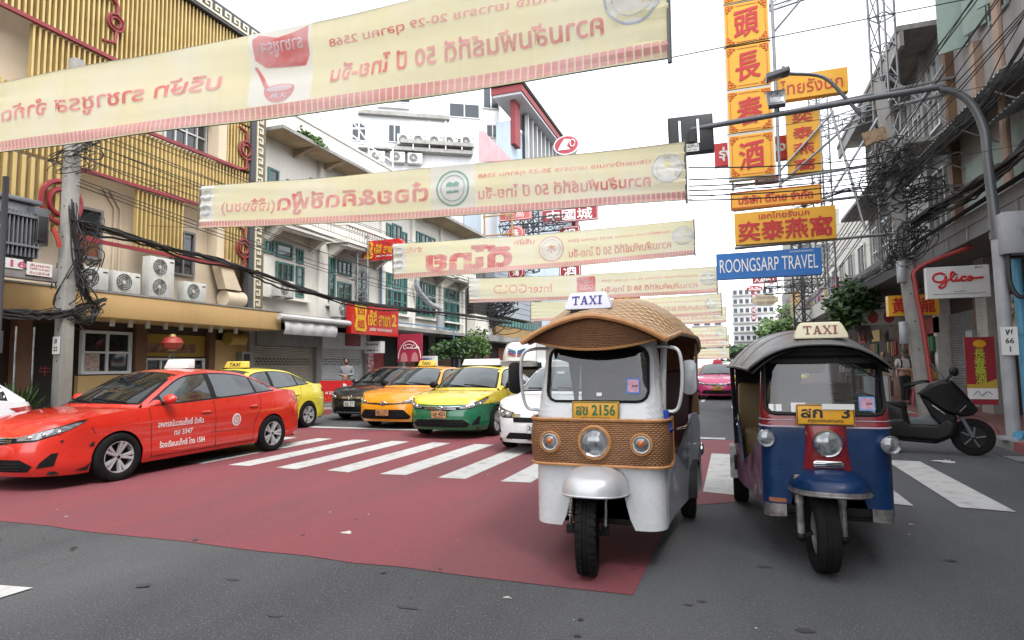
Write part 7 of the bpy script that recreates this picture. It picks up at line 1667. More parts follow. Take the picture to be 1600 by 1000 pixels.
# sides
hw_ = lambda y: interp([(.1, .487), (.6, .495), (1.5, .56), (2.05, .64)], y)
for sx in (-1, 1):
    m = MB(); m.m(M_TG)
    drape(m, [(.17, .30), (1.2, .245), (2.05, .21), (2.05, .88), (1.92, .98), (1.66, .98), (1.60, .44), (1.45, .45), (.75, .72), (.60, .80), (.17, .80)], lambda y, z, o: Vector((sx*(hw_(y)+o), y, z)), .0, .2, .03)
    so_ = part('side_panel', m, tw)
    m = MB(); m.m(M_WICK)
    q = [(1.62, .98), (2.08, .98), (2.2, 1.62), (1.5, 1.69)]
    m.grid(lambda u, v: Vector((sx*lerp(hw_(lerp(1.62, 2.05, u)), roof_hw(lerp(1.5, 2.2, u))-.02, v), lerp(lerp(1.78, 2.08, u), lerp(1.62, 2.24, u), v), lerp(.95, 1.66, v))), 10, 16, uvf=lambda u, v: (u*.5, v*.7)); part('wicker_side', m, tw)
    m = MB(); m.m(M_TW); m.tube([(sx*.45, .30, 1.05), (sx*.455, .34, 1.35), (sx*.47, .40, 1.70)], .025, 8); part('pillar', m, tw)
    m = MB(); m.m(M_SILV); y0 = .14
    m.tube(crom([(sx*.43, y0+.08, 1.60), (sx*.52, y0, 1.595), (sx*.60, y0-.03, 1.55), (sx*.615, y0-.03, 1.35), (sx*.58, y0-.02, 1.15), (sx*.50, y0+.0, 1.12), (sx*.46, y0+.04, 1.11)], 6), .013, 8)
    mo = part('mirror_arm', m, tw)
    m = MB(); m.m(M_BLACK if sx < 0 else M_STEEL); mm = Matrix.Translation((sx*.665, y0-.02, 1.37)) @ Matrix.Rotation(R(-18*sx), 4, 'Z'); m.M = mm
    m.prism([(x, -.015, z) for x, z in pill(.115, .25, .05, 6)], (0, .035, 0)); part('mirror', m, mo, bevel=.006)
    tread_wheel(tw, (sx*.53, 1.68, .25), .25, .13, 0, 0)
    m = MB(); m.m(M_BLACK); m.grid(lambda u, v: (sx*lerp(.42, .63, v), 1.68+.31*math.cos(math.pi*u), .25+.3*math.sin(math.pi*u)), 16, 1); part('mudguard', m, tw)
m = MB(); m.m(M_CHR); m.tube([(.50, .85, .92), (.57, .95, .93), (.57, 1.6, .93), (.52, 1.7, .92)], .011, 6); part('grab_rail', m, tw)
m = MB(); m.m(mat('blue_ink', (.03, .02, .22), .5)); m.text('กรุงเทพมหานคร', (.508, .45, .66), (0, 1, 0), (0, 0, 1), .24, .035, .02, .004); part('lettering', m, tw)
m = MB(); m.m(M_DARK); m.box(-.47, .1, .30, .47, 2.0, .34); m.box(-.44, .10, .34, .44, .14, 1.06); part('floor', m, tw)
m = MB(); m.m(M_SEAT); m.box(-.22, .62, .34, .22, .98, .72); part('driver_seat', m, tw, bevel=.03)
m = MB(); m.m(M_SEAT); m.box(-.2, .98, .75, .2, 1.06, 1.28); part('seat_back', m, tw, bevel=.03)
m = MB(); m.m(M_SEAT); m.box(-.54, 1.5, .34, .54, 1.95, .68); m.box(-.56, 1.95, .5, .56, 2.05, 1.40); part('passenger_bench', m, tw, bevel=.03)
m = MB(); m.m(M_BLACK); m.tube([(-.3, .36, 1.08), (-.12, .30, 1.12), (.12, .30, 1.12), (.3, .36, 1.08)], .014, 6); m.tube([(0, .3, 1.12), (0, .1, .8)], .02, 6); part('handlebar', m, tw)
m = MB(); m.m(M_DARK); m.box(-.40, .14, 1.02, .40, .26, 1.12); part('dashboard', m, tw, bevel=.02)
m = MB(); m.m(M_DARK); m.prism([(x, .34, z) for x, z in ((-.44, 1.72), (.44, 1.72), (.40, 1.50), (.30, 1.52), (.20, 1.47), (.02, 1.43), (-.15, 1.45), (-.40, 1.52))], (0, .02, 0)); part('shade_cutout', m, tw)  # added dark cutout, stands in for the shaded ceiling behind the windscreen
m = MB(); m.m(M_WICK); m.grid(lambda u, v: (lerp(-.6, .6, u), 2.12+.06*math.sin(math.pi*u), lerp(.9, 1.75, v)), 12, 10, uvf=lambda u, v: (u*1.2, v*.8)); part('rear_wicker_wall', m, tw)
m = MB(); m.m(mat('blue_rag', (.01, .04, .3), .7)); m.tube(crom([(.49, .13, 1.13), (.495, .12, 1.06), (.50, .12, 1.0), (.52, .11, .97)], 5), [.02]+[.025]*6+[.035]*8+[.02], 7); part('tied_rag', m, tw)
# lamps, mudguard, fork, wheel
for x in (-.335, .335):
    round_lamp(tw, (x, -.065, .90), .058, M_WHITE, M_LAMP, 'indicator', inner=M_AMB)
    m = MB(); m.m(M_CANE); m.lathe([(.074, -.01), (.082, .006), (.074, .018), (.064, .008)], 26, Matrix.Translation((x, -.057, .90)) @ Matrix.Rotation(R(90), 4, 'X')); part('cane_ring', m, tw)
round_lamp(tw, (0, -.075, .905), .098, M_CHR, M_LAMP)
m = MB(); m.m(M_CANE); m.lathe([(.115, -.015), (.126, .006), (.115, .02), (.102, .01)], 32, Matrix.Translation((0, -.062, .905)) @ Matrix.Rotation(R(90), 4, 'X')); part('cane_ring', m, tw)
def guard(hw, y0, y1, z0, zt):
    def f(u, v):
        az = (u*2-1)*math.pi*.5; el = (1-v)*math.pi*.5; pw = lambda t, e: math.copysign(abs(t)**e, t)
        ce, se = pw(math.cos(el), .7), pw(math.sin(el), .8)
        return Vector((hw*pw(math.sin(az), .75)*ce, y1-(y1-y0)*pw(math.cos(az), .75)*ce, z0+(zt-z0)*se+.03*(1-abs(u*2-1)**2)*v))
        x = (u*2-1); a = v*math.pi*.5
        h = hw*(1-.0*v); yy = lerp(y1, y0, math.sin(a)); zz = z0+(zt-z0)*math.cos(a*.92)*(1-.32*abs(x)**3)-.0
        sag = .05*(abs(x)**2)
        return Vector((x*h*(1-.22*(1-math.cos(a))*.0)*(1 if v < .6 else 1-(v-.6)*.28), yy+.10*abs(x)**2.2, zz-sag))
    return f
m = MB(); m.m(M_SILV); gf = guard(.235, -.36, .02, .545, .735); m.grid(gf, 26, 18); mg = part('front_mudguard', m, tw)
m = MB(); m.m(M_SILV); m.tube([gf(i/26, 1) for i in range(27)], .007, 6); m.m(M_UND); m.grid(lambda u, v: gf(u, v)-Vector((0, -.012, .012)), 20, 10); part('rolled_edge', m, mg)
wc = (-.05, -.13, .275)
tread_wheel(tw, wc, .275, .145, R(9))
for sx in (-1, 1):
    m = MB(); m.m(M_CHR); p0 = Vector((wc[0]+sx*.12, wc[1]+.10, .66)); p1 = Vector((wc[0]+sx*.125, wc[1]+.01, .30))
    m.tube([p0, p0.lerp(p1, .45)], .017, 8); m.tube([p0.lerp(p1, .45), p1], .012, 8)
    for k in range(7): q = p0.lerp(p1, .40+.06*k); m.lathe([(.013, -.006), (.024, 0), (.013, .006)], 12, Matrix.Translation(q))
    m.m(M_BLACK); m.cbox(p1, (.05, .05, .06)); m.obox(p1, (wc[0]+sx*.07, wc[1], wc[2]), .03, .03); part('fork_leg', m, tw)
m = MB(); m.m(M_UND); m.box(-.26, .10, .36, .26, .13, .72); m.box(-.4, .15, .28, .4, 1.9, .295); part('underside', m, tw)
m = MB(); m.m(M_CHR); m.ball((.655, 1.95, .62), (.02, .05, .07), 10, 8); part('side_lamp', m, tw)

# ---- blue three-wheeler
tb = thing('three_wheeler', 'blue and red three-wheeled taxi with dark vinyl canopy and round chrome headlamps', 'tuk-tuk', (.655, 4.98, 0))
M_BL = mat('worn_blue_paint', (.002, .026, .095), .34, var=.6, vs=3.5, col2=(.002, .013, .045), coat=.1, spec=.35, speck=.06, ss=60, rvar=.1)
M_RD = mat('worn_red_paint', (.22, .010, .015), .32, var=.5, vs=5, col2=(.11, .010, .015), coat=.5, speck=.08, ss=50, rvar=.08)
M_VIN = mat('canopy_vinyl', (.125, .12, .122), .42, var=.5, vs=4, col2=(.08, .076, .08), bump=.08, bs=25, rvar=.1)
M_RUST = mat('scuffed_steel', (.30, .29, .28), .45, .6, var=.8, vs=14, col2=(.10, .07, .06), rvar=.15)
yb = lambda z: 0 if z < .98 else (z-.98)*.16
NT = nose_fn(.435, .10, lambda z: 1.0 if z < 1.0 else 1-(z-1.0)*.14, yb)
m = MB(); m.m(M_BL)
drape(m, [(-.60, .42), (-.25, .42), (-.20, .60), (0, .66), (.20, .60), (.25, .42), (.60, .42), (.60, 1.0), (-.60, 1.0)], NT, 0, .05, .02); part('front_panel', m, tb)
m = MB(); m.m(M_RUST); 
for sx in (-1, 1): drape(m, [(sx*.60, .42), (sx*.28, .42), (sx*.28, .33), (sx*.55, .31)], NT, -.004, .06, .015)
part('lower_trim', m, tb)
m = MB(); m.m(M_RD); NR = nose_fn(.6, .05, None, lambda z: -.055-.05*math.sin(math.pi*max(0, min(1, (z-.55)/.5))))
def redn(u, v):
    z = lerp(.64, 1.005, v); w = lerp(.165, .135, min(1, v*1.6)); s_ = u*2-1
    return Vector((s_*w, -.012-.075*(1-abs(s_)**3)*(.5+.5*math.sin(math.pi*v)), z))
m.grid(redn, 20, 16); part('nose_panel', m, tb)
m = MB(); m.m(M_CHR); m.prism([(x, -.095, .735+z) for x, z in pill(.20, .05, .02, 5)], (0, .03, 0)); vo = part('chrome_vent', m, tb, bevel=.006)
m = MB(); m.m(M_UND)
for z in (.722, .735, .748): m.box(-.085, -.0975, z-.003, .085, -.09, z+.003)
part('vent_slot', m, vo)
m = MB(); m.m(M_RD); outer = al(ccw(resample([(-.545, .985), (.545, .985), (.48, 1.525), (-.48, 1.525)], 80))); inner = al(ccw(resample([(p[0], 1.295+p[1]) for p in pill(.80, .42, .07, 8)], 80)))
frame_band(m, outer, inner, NT, .004); part('windscreen_surround', m, tb)
m = MB(); m.m(M_BLACK); m.tube([NT(u, z, .006) for u, z in resample(inner, 60)], .014, 6, closed=True); part('rubber_seal', m, tb)
m = MB(); m.m(M_DARK); drape(m, [(-.44, 1.46), (.44, 1.46), (.30, 1.555), (-.30, 1.555)], NT, .012, .06, .02); part('canopy_apron', m, tb)
m = MB(); m.m(M_PANE); drape(m, [(p[0], 1.295+p[1]) for p in pill(.79, .41, .06, 6)], NT, -.004, .1, 0); go = part('windscreen', m, tb)
m = MB(); m.m(mat('pinstripe', (.45, .42, .5), .4)); m.tube([NT(lerp(-.56, .56, i/40), .992, .006) for i in range(41)], .006, 5); m.tube([NT(lerp(-.55, .55, i/40), 1.04, .008) for i in range(41)], .003, 5); part('pinstripe', m, tb)
sticker(go, .285, 1.165, .105, .10, NT, mat('sticker_sky', (.12, .35, .65), .5), M_STKP, '2500')
for u, w, h in ((-.33, .09, .05), (-.17, .10, .075), (.14, .12, .06)):
    m = MB(); m.m(M_WINK); drape(m, [(u-w/2, 1.13-h/2), (u+w/2, 1.13-h/2), (u+w/2, 1.13+h/2), (u-w/2, 1.13+h/2)], NT, .001, .1, 0); part('sticker', m, go)
plate(tb, (0, -.04, 1.085), -1, .385, .15, 'สก   3', 'กรุงเทพมหานคร', M_PLY, M_INK)
m = MB(); m.m(M_PLW); m.box(-.02, -.052, 1.125, .19, -.046, 1.165); part('plate_sticker', m, tb)
round_lamp(tb, (0, -.10, .885), .092, M_CHR, M_LAMP)
for sx, z in ((-1, .905), (1, .88)):
    round_lamp(tb, (sx*.405, -.03, z), .062, M_CHR, M_LAMP)
    m = MB(); m.m(M_CHR); m.obox((sx*.38, .04, z), (sx*.405, 0, z), .02, .02); part('lamp_bracket', m, tb)
m = MB(); m.m(M_BL); gf2 = guard(.26, -.40, .02, .535, .70); m.grid(gf2, 26, 18); mg = part('front_mudguard', m, tb)
m = MB(); m.m(M_RUST); m.grid(lambda u, v: gf2(u, .93+.07*v)+Vector((0, -.004, .003)), 26, 4); m.tube([gf2(i/26, 1) for i in range(27)], .008, 6); m.m(M_UND); m.grid(lambda u, v: gf2(u, v)-Vector((0, -.012, .012)), 20, 10); part('steel_edge', m, mg)
wc = (-.07, -.16, .27)
tread_wheel(tb, wc, .27, .155, R(4), 0)
for sx in (-1, 1):
    m = MB(); m.m(M_RUST); x = wc[0]+sx*.135
    m.tube([(x, wc[1]+.05, .66), (x, wc[1]+.02, .46)], .032, 10); m.tube([(x, wc[1]+.02, .46), (x, wc[1], .25)], .026, 10); m.m(M_BLACK); m.ball((x, wc[1], .235), (.04, .035, .035), 10, 6); m.obox((x, wc[1], .235), (wc[0]+sx*.06, wc[1], wc[2]), .03, .03); part('fork_leg', m, tb)
m = MB(); m.m(M_UND); m.box(-.24, .10, .38, .24, .13, .68); m.box(-.4, .12, .30, .4, 2.5, .33); part('underside', m, tb)
# canopy
def cano(u, v, o=0):
    y = lerp(-.13, 2.55, u); s_ = v*2-1; h = interp([(-.13, .485), (.5, .53), (1.5, .62), (2.55, .64)], y)+o
    zt = interp([(-.13, 1.60), (.1, 1.655), (.6, 1.735), (1.4, 1.77), (2.2, 1.72), (2.55, 1.6)], y); zb = interp([(-.13, 1.42), (.3, 1.43), (1, 1.44), (2.55, 1.43)], y)
    f = abs(s_)**2.6
    return Vector((s_*h-.03, y+(.0 if u else .10*abs(s_)**2), lerp(zt, zb, f)+o))
m = MB(); m.m(M_VIN); m.grid(cano, 40, 40); co_ = part('canopy', m, tb)
m = MB(); m.m(M_UND); m.grid(lambda u, v: cano(.01+u*.98, v, -.035), 40, 40); part('canopy_lining', m, co_)
m = MB(); m.m(M_VIN)
m.tube([cano(0, i/40, -.002) for i in range(41)], .009, 6)
for u in (.22, .46, .7): m.tube([cano(u, i/40, -.002) for i in range(41)], .009, 6)
for v in (0, 1): m.tube([cano(i/24, v, -.003) for i in range(25)], .013, 6)
part('canopy_seam', m, co_)
sign_box(tb, (.01, .03, 1.645), .365, .125, .13, M_CREAM, mat('red_brown_ink', (.22, .03, .025), .5), .22)
for sx in (-1, 1):
    for y in (1.3, 2.4):
        m = MB(); m.m(M_BLACK); m.tube([(sx*(.50 if y < 1 else .60), y, .70), (sx*(.52 if y < 1 else .62), y, 1.44)], .02, 8); part('canopy_post', m, tb)
    m = MB(); m.m(M_BL); hb = lambda y: interp([(.1, .436), (.8, .5), (1.3, .60), (2.5, .62)], y)
    drape(m, [(.10, .36), (1.1, .34), (1.2, .62), (1.9, .72), (2.5, .5), (2.5, .92), (1.25, .92), (1.1, .55), (.6, .55), (.5, .78), (.10, 1.0)], lambda y, z, o: Vector((sx*(hb(y)+o), y, z)), 0, .2, .02); part('side_panel', m, tb)
    m = MB(); m.m(M_CHR); m.tube(crom([(sx*.56, 1.25, .72), (sx*.60, 1.3, .95), (sx*.62, 1.7, 1.0), (sx*.63, 2.4, .98)], 6), .012, 6); m.tube([(sx*.60, 1.4, .75), (sx*.62, 1.5, .98)], .01, 6); m.tube([(sx*.61, 1.9, .75), (sx*.62, 2.0, 1.0)], .01, 6); part('guard_rail', m, tb)
    tread_wheel(tb, (sx*.57, 2.0, .27), .27, .15, 0, 0)
    m = MB(); m.m(M_RUST); m.grid(lambda u, v: (sx*lerp(.46, .67, v), 2.0+.33*math.cos(math.pi*u), .30+.3*math.sin(math.pi*u)), 16, 1); m.m(M_BLACK); m.cbox((sx*.56, 1.42, .50), (.14, .05, .14)); part('mudguard', m, tb)
m = MB(); m.m(M_DARK); m.box(-.42, .1, .34, .42, 2.4, .38); m.box(-.40, .05, .38, .40, .09, 1.06); part('floor', m, tb)
m = MB(); m.m(M_SEATY); m.box(-.52, 1.6, .4, .52, 2.1, .78); m.box(-.56, 2.1, .5, .56, 2.25, 1.25); part('passenger_bench', m, tb, bevel=.04)
m = MB(); m.m(M_SEATY); m.box(-.25, .75, .5, .25, 1.1, .82); part('driver_seat', m, tb, bevel=.04)
m = MB(); m.m(M_BLACK); m.tube([(-.32, .40, 1.05), (-.12, .30, 1.10), (.12, .30, 1.10), (.32, .40, 1.05)], .014, 6); m.tube([(0, .3, 1.1), (0, .1, .8)], .02, 6); part('handlebar', m, tb)
m = MB(); m.m(M_CHR); m.tube([(-.1, 1.2, 1.18), (.5, 1.2, 1.18), (.5, 1.2, 1.12), (-.1, 1.2, 1.12)], .008, 6, closed=True); part('rack', m, tb)
m = MB(); m.m(M_INK); m.tube([NT(.10, 1.50, .015), NT(.25, 1.42, .012), NT(.40, 1.33, .01)], .007, 6); part('wiper', m, tb)
m = MB(); m.m(M_DARK); m.prism([(x-.17, .12, 1.45+z) for x, z in pill(.42, .13, .05)], (0, .02, 0)); part('sun_visor', m, tb)
m = MB(); m.m(M_DARK); m.prism([(x, 2.35, z) for x, z in ((-.58, .9), (.1, .9), (.1, 1.6), (-.58, 1.6))], (0, .02, 0)); part('rear_shade_sheet', m, tb)  # added dark sheet, makes the cabin behind the glass look darker
m = MB(); m.m(mat('orange_lettering', (.3, .09, .03), .5)); drape(m, [(-.40, .432), (-.28, .432), (-.28, .462), (-.40, .462)], NT, .003, .1, 0); part('side_badge', m, tb)
# ---------------------------------------------------------------- cars
RED = paint('red_car_paint', (0.62, 0.026, 0.012)); YEL = paint('yellow_car_paint', (0.76, 0.56, 0.015)); ORA = paint('orange_car_paint', (0.80, 0.30, 0.006))
YEL2 = paint('lemon_car_paint', (0.80, 0.68, 0.06)); GRN = paint('green_car_paint', (0.004, 0.13, 0.055)); WHT = paint('white_car_paint', (0.74, 0.75, 0.76)); BLK = paint('black_car_paint', (0.012, 0.012, 0.013))
PNK = paint('pink_car_paint', (0.58, 0.035, 0.16)); SIL = paint('silver_car_paint', (0.35, 0.37, 0.39))
M_YPL = mat('yellow_plastic', (0.7, 0.5, 0.08), 0.4)
red, cs = make_car('taxi', 'red sedan taxi with white door lettering, dented rear wing, parked broadside at left', (-8.5, 7.27, 0), 0,
    dict(paint=RED, L=4.9, front='slim', sign=(M_WHITE, '', M_INK), signw=.52, signd=2.55, wsglass=M_GLS, glass=M_GLS2, mirror=RED, plate=('ทส 3347', M_PLY, M_INK)))
sd = cs.side(1)
def on_side(cx, cz, o): return lambda u, v, l: sd((cx-u)/1.0, cz+v, o+l)
b = MB(); b.m(M_WINK)
for tx, d, z, w, h in (('สหกรณ์บวรแท็กซี่ จำกัด', 1.86, .69, .74, .10), ('ทส 3347', 1.90, .545, .30, .075), ('ร้องเรียนแท็กซี่ โทร 1584', 1.90, .40, .74, .095)):
    n0 = len(b.v); b.text(tx, (0, 0, 0), (1, 0, 0), (0, 0, 1), w, h, .015, .004, fn=lambda u, v, l, d=d, z=z: sd(d+u, z+v, l))
part('door_lettering', b, red)
b = MB(); b.m(M_WINK); drape(b, [(2.86+.085*math.cos(2*math.pi*i/28), .63+.1*math.sin(2*math.pi*i/28)) for i in range(28)], sd, .003, .05)
eo = part('door_emblem', b, red)
b = MB(); b.m(mat('emblem_red', (0.45, 0.03, 0.04), .5))
for r in (.072, .056):
    b.tube([sd(2.86+r*.85*math.cos(2*math.pi*i/28), .63+r*math.sin(2*math.pi*i/28), .005) for i in range(28)], .003, 5, closed=True)
for k in range(6): drape(b, [(2.86+rr*.8*math.cos(2*math.pi*k/6+a), .63+rr*math.sin(2*math.pi*k/6+a)) for rr, a in ((.045, 0), (.014, .5), (.008, 0), (.014, -.5))], sd, .005, .05)
part('emblem_figure', b, eo)
b = MB(); b.m(M_INK)
for pts in ([(.60, .50), (.66, .49), (.66, .56), (.63, .55)], [(.46, .22), (.60, .20), (.63, .30), (.56, .25)], [(.30, .60), (.33, .57), (.34, .62)]): drape(b, pts, sd, .003, .06, .0)
b.m(mat('scuffed_red', (.28, .03, .02), .6))
for pts in ([(2.35, .475), (3.1, .455), (3.12, .465), (2.4, .49)], [(4.1, .6), (4.35, .57), (4.3, .585)], [(3.9, .72), (4.25, .70), (4.2, .71)]): drape(b, pts, sd, .002, .06, .0)
part('scrape', b, red)
make_car('taxi', 'lemon yellow sedan taxi seen from its rear wheel behind the red taxi', (-10.62, 11.0, 0), 0,
    dict(paint=YEL2, rim=1, sign=(M_YPL, 'TAXI', M_INK), signw=.62, glass=M_GLS2, front='wide'))
make_car('taxi', 'orange yellow sedan taxi with brown plate stopped beside the black car', (-7.62, 14.6, 0), R(0),
    dict(paint=ORA, front='wide', rim=1, sign=(M_YPL, 'TAXI', M_INK), signw=.5, plate=('ทค 1175', M_PLO, M_INK), plz=.40, wsglass=M_GLS2, mirror=M_BLACK))
make_car('taxi', 'yellow over green two-tone sedan taxi with white roof sign', (-5.48, 13.25, 0), 0,
    dict(paint=YEL, lower=GRN, split=.70, sign=(M_WHITE, '', M_INK), signw=.95, plate=('1มข 4053', M_PLO, M_INK), plz=.50, wsglass=M_GLS2, mirror=M_BLACK))
make_car('car', 'white sedan stopped half hidden behind the wicker three-wheeler', (-2.95, 11.7, 0), 0,
    dict(paint=WHT, L=4.55, front='city', plate=('3ขข 4182', M_PLW, M_INK), plz=.43, wsglass=M_GLS2), cat='car')
make_car('car', 'black sedan at the far left kerb beside the orange taxi', (-9.7, 16.3, 0), 0, dict(paint=BLK, front='city', plate=('ฎล 52', M_PLW, M_INK)), cat='car')
make_car('car', 'white hatchback cut off by the left edge, red taillight showing', (-10.5, 4.2, 0), 0, dict(paint=WHT, L=4.1, hatch=True, H=1.5), cat='car')
make_car('taxi', 'pink sedan taxi with yellow plate far down the middle of the street', (-.42, 27.6, 0), 0,
    dict(paint=PNK, sign=(mat('red_sign', (.5, .03, .05), .4), '', M_INK), signw=.4, plate=('ทท 2894', M_PLY, M_INK), wsglass=M_GLS2))
make_car('taxi', 'yellow and green taxi half hidden behind the blue three-wheeler', (1.1, 19.8, 0), 0, dict(paint=YEL, lower=GRN, split=.70, mirror=YEL, wsglass=M_GLS2, sign=(M_WHITE, '', M_INK)))
make_car('car', 'white sedan two cars behind the pink taxi in the middle lane', (-.2, 36, 0), 0, dict(paint=WHT, front='city'), cat='car')
make_car('car', 'dark sedan far behind the pink taxi in the left lane', (-3.1, 37.5, 0), 0, dict(paint=BLK, front='city'), cat='car')
make_car('taxi', 'tiny green and yellow taxi at the far end of the visible traffic', (-3.0, 46, 0), 0, dict(paint=YEL, lower=GRN, sign=(M_WHITE, '', M_INK)))
make_car('car', 'silver hatchback far down the middle lane', (-.3, 45, 0), 0, dict(paint=SIL, L=4.2, hatch=True, H=1.55), cat='car')
make_car('car', 'grey sedan behind the wicker three-wheeler, left of the pink taxi', (-2.9, 29.5, 0), 0, dict(paint=SIL, front='city', wsglass=M_GLS2), cat='car')
# ---------------------------------------------------------------- people
M_SKIN = mat('skin', (.42, .24, .16), .55, var=.2, vs=9); M_HAIR = mat('dark_hair', (.025, .015, .011), .6, bump=.3, bs=90)
def skin_mesh(name, joints, bones, m_, parent, sub=2, root=0):
    me = bpy.data.meshes.new(name); me.from_pydata([j[0] for j in joints], bones, [])
    o = bpy.data.objects.new(name, me); link(o)
    md = o.modifiers.new('s', 'SKIN'); md.use_smooth_shade = True
    for i, j in enumerate(joints):
        r = j[1]; me.skin_vertices[0].data[i].radius = (r, r) if not isinstance(r, tuple) else r
    me.skin_vertices[0].data[root].use_root = True
    if sub: k = o.modifiers.new('u', 'SUBSURF'); k.levels = sub; k.render_levels = sub
    ev = o.evaluated_get(bpy.context.evaluated_depsgraph_get()); m2 = bpy.data.meshes.new_from_object(ev)
    bpy.data.objects.remove(o); m2.materials.clear(); m2.materials.append(m_)
    for p in m2.polygons: p.use_smooth = True
    o = link(bpy.data.objects.new(name, m2))
    if parent: o.parent = parent
    return o
def person(label, loc, rz, h, shirt, trous, pose, hair='short', extras=()):
    """standing figure 1 unit = h metres tall; pose gives elbow and hand spots for left and right, head pitch"""
    t = thing('person', label, 'person', loc, rz); k = h/1.75
    V = lambda x, y, z: (x*k, y*k, z*k)
    # bare body: legs, torso, neck, arms in one surface
    J = [(V(0, 0, .95), .13*k), (V(0, -.005, 1.15), .115*k), (V(0, 0, 1.34), .125*k), (V(0, .0, 1.46), .06*k), (V(0, -.02, 1.53), .052*k)]
    B = [(0, 1), (1, 2), (2, 3), (3, 4)]
    for sx in (-1, 1):
        n = len(J); st = pose.get('step', .03)*sx
        J += [(V(sx*.09, 0, .88), .085*k), (V(sx*.10, -.02+st, .50), .058*k), (V(sx*.105, .02+st*1.6, .10), .042*k), (V(sx*.115, -.13+st*1.6, .035), .038*k)]
        B += [(0, n), (n, n+1), (n+1, n+2), (n+2, n+3)]
        n = len(J); e, w = pose['elbow'][sx > 0], pose['hand'][sx > 0]
        J += [(V(sx*.19, 0, 1.40), .052*k), (V(*e), .04*k), (V(*w), .028*k)]
        B += [(2, n), (n, n+1), (n+1, n+2)]
    skin_mesh('body', J, B, M_SKIN, t)
    # head with nose, ears
    hp = pose.get('pitch', 0); c = Vector(V(0, -.035, 1.635)); M = Matrix.Translation(c) @ Matrix.Rotation(hp, 4, 'X') @ Matrix.Scale(k, 4)
    b = MB(); b.M = M; b.m(M_SKIN); b.ball((0, 0, .01), (.073, .092, .112), 20, 14); b.ball((0, -.03, -.06), (.052, .06, .05), 14, 10); b.ball((0, -.095, -.01), (.012, .018, .024), 8, 6)
    for sx in (-1, 1): b.ball((sx*.075, .01, -.005), (.012, .022, .03), 8, 6)
    b.m(M_HAIR)
    for sx in (-1, 1): b.ball((sx*.028, -.083, .015), (.011, .006, .006), 8, 5); b.box(sx*.028-.016, -.09, .032, sx*.028+.016, -.084, .038)
    b.m(mat('lips', (.30, .10, .09), .5)); b.ball((0, -.085, -.055), (.022, .008, .006), 8, 5)
    part('head', b, t)
    b = MB(); b.M = M; b.m(M_HAIR)
    if hair == 'cap': b.m(mat('olive_cap', (.10, .09, .065), .8)); b.lathe([(.083, .035), (.086, .06), (.075, .105), (.04, .13), (0, .135)], 20, Matrix.Translation((0, .005, 0)) @ Matrix.Diagonal((1, 1.18, 1, 1))); b.prism([(-.07, -.08, .035), (.07, -.08, .035), (.05, -.17, .025), (-.05, -.17, .025)], (0, 0, .012)); part('cap', b, t)
    elif hair == 'bun':
        b.grid(lambda u, v: (.081*math.cos(math.pi*(u*1.5-.25))*math.sin(v*2), .012+.098*math.sin(math.pi*(u*1.5-.25))*math.sin(v*2), .015+.115*math.cos(v*2)), 18, 10); b.ball((0, .105, .05), (.05, .045, .05), 12, 8); part('hair', b, t)
    elif hair == 'hood':
        b.ball((0, .02, .015), (.09, .10, .13), 18, 12); part('hair', b, t)
        b = MB(); b.M = M; b.m(M_INK); b.ball((0, -.045, -.045), (.066, .062, .055), 14, 10); part('face_mask', b, t)
    # hands: palm and five fingers closing on what they hold
    for sx in (-1, 1):
        e, w = Vector(V(*pose['elbow'][sx > 0])), Vector(V(*pose['hand'][sx > 0])); d = (w-e).normalized(); up = Vector((0, 0, 1)); s_ = d.cross(up); s_ = s_.normalized() if s_.length > .2 else Vector((1, 0, 0)); n_ = s_.cross(d)
        Jh = [(tuple(w-d*.01*k), .026*k), (tuple(w+d*.045*k), .03*k), (tuple(w+d*.08*k), .026*k)]; Bh = [(0, 1), (1, 2)]
        for i, (o, L_) in enumerate(((-.03, .065), (-.01, .078), (.01, .074), (.028, .058))):
            a = len(Jh); p = w+d*.085*k+s_*o*k; Jh += [(tuple(p), .0095*k), (tuple(p+d*L_*.5*k-n_*.012*k), .009*k), (tuple(p+d*L_*.8*k-n_*.04*k), .0075*k)]; Bh += [(2, a), (a, a+1), (a+1, a+2)]
        a = len(Jh); p = w+d*.03*k-s_*sx*.03*k; Jh += [(tuple(p), .011*k), (tuple(p+d*.03*k-s_*sx*.022*k), .010*k), (tuple(p+d*.06*k-s_*sx*.022*k), .008*k)]; Bh += [(0, a), (a, a+1), (a+1, a+2)]
        skin_mesh('hand', Jh, Bh, M_SKIN, t, 1)
    # clothes over the body
    J = [(V(0, 0, .97), (.165*k, .12*k)), (V(0, -.005, 1.15), (.16*k, .115*k)), (V(0, 0, 1.33), (.185*k, .12*k)), (V(0, .0, 1.44), .085*k)]; B = [(0, 1), (1, 2), (2, 3)]
    for sx in (-1, 1):
        n = len(J); e = Vector(pose['elbow'][sx > 0]); s0 = Vector((sx*.195, 0, 1.40)); sl = pose.get('sleeve', .7); q_ = s0.lerp(e, min(1, sl))
        J += [(V(*s0), .068*k), (V(*q_), .058*k)]; B += [(2, n), (n, n+1)]
        if sl > 1: w = Vector(pose['hand'][sx > 0]); J += [(V(*e.lerp(w, .92)), .042*k)]; B += [(n+1, n+2)]
    skin_mesh('shirt', J, B, shirt, t)
    J = [(V(0, 0, .99), (.155*k, .115*k)), (V(0, 0, .88), (.15*k, .115*k))]; B = [(0, 1)]
    for sx in (-1, 1):
        st = pose.get('step', .03)*sx; n = len(J); J += [(V(sx*.09, 0, .80), .098*k), (V(sx*.10, -.02+st, .50), .075*k), (V(sx*.105, .02+st*1.6, .10), .062*k)]; B += [(1, n), (n, n+1), (n+1, n+2)]
    skin_mesh('trousers', J, B, trous, t)
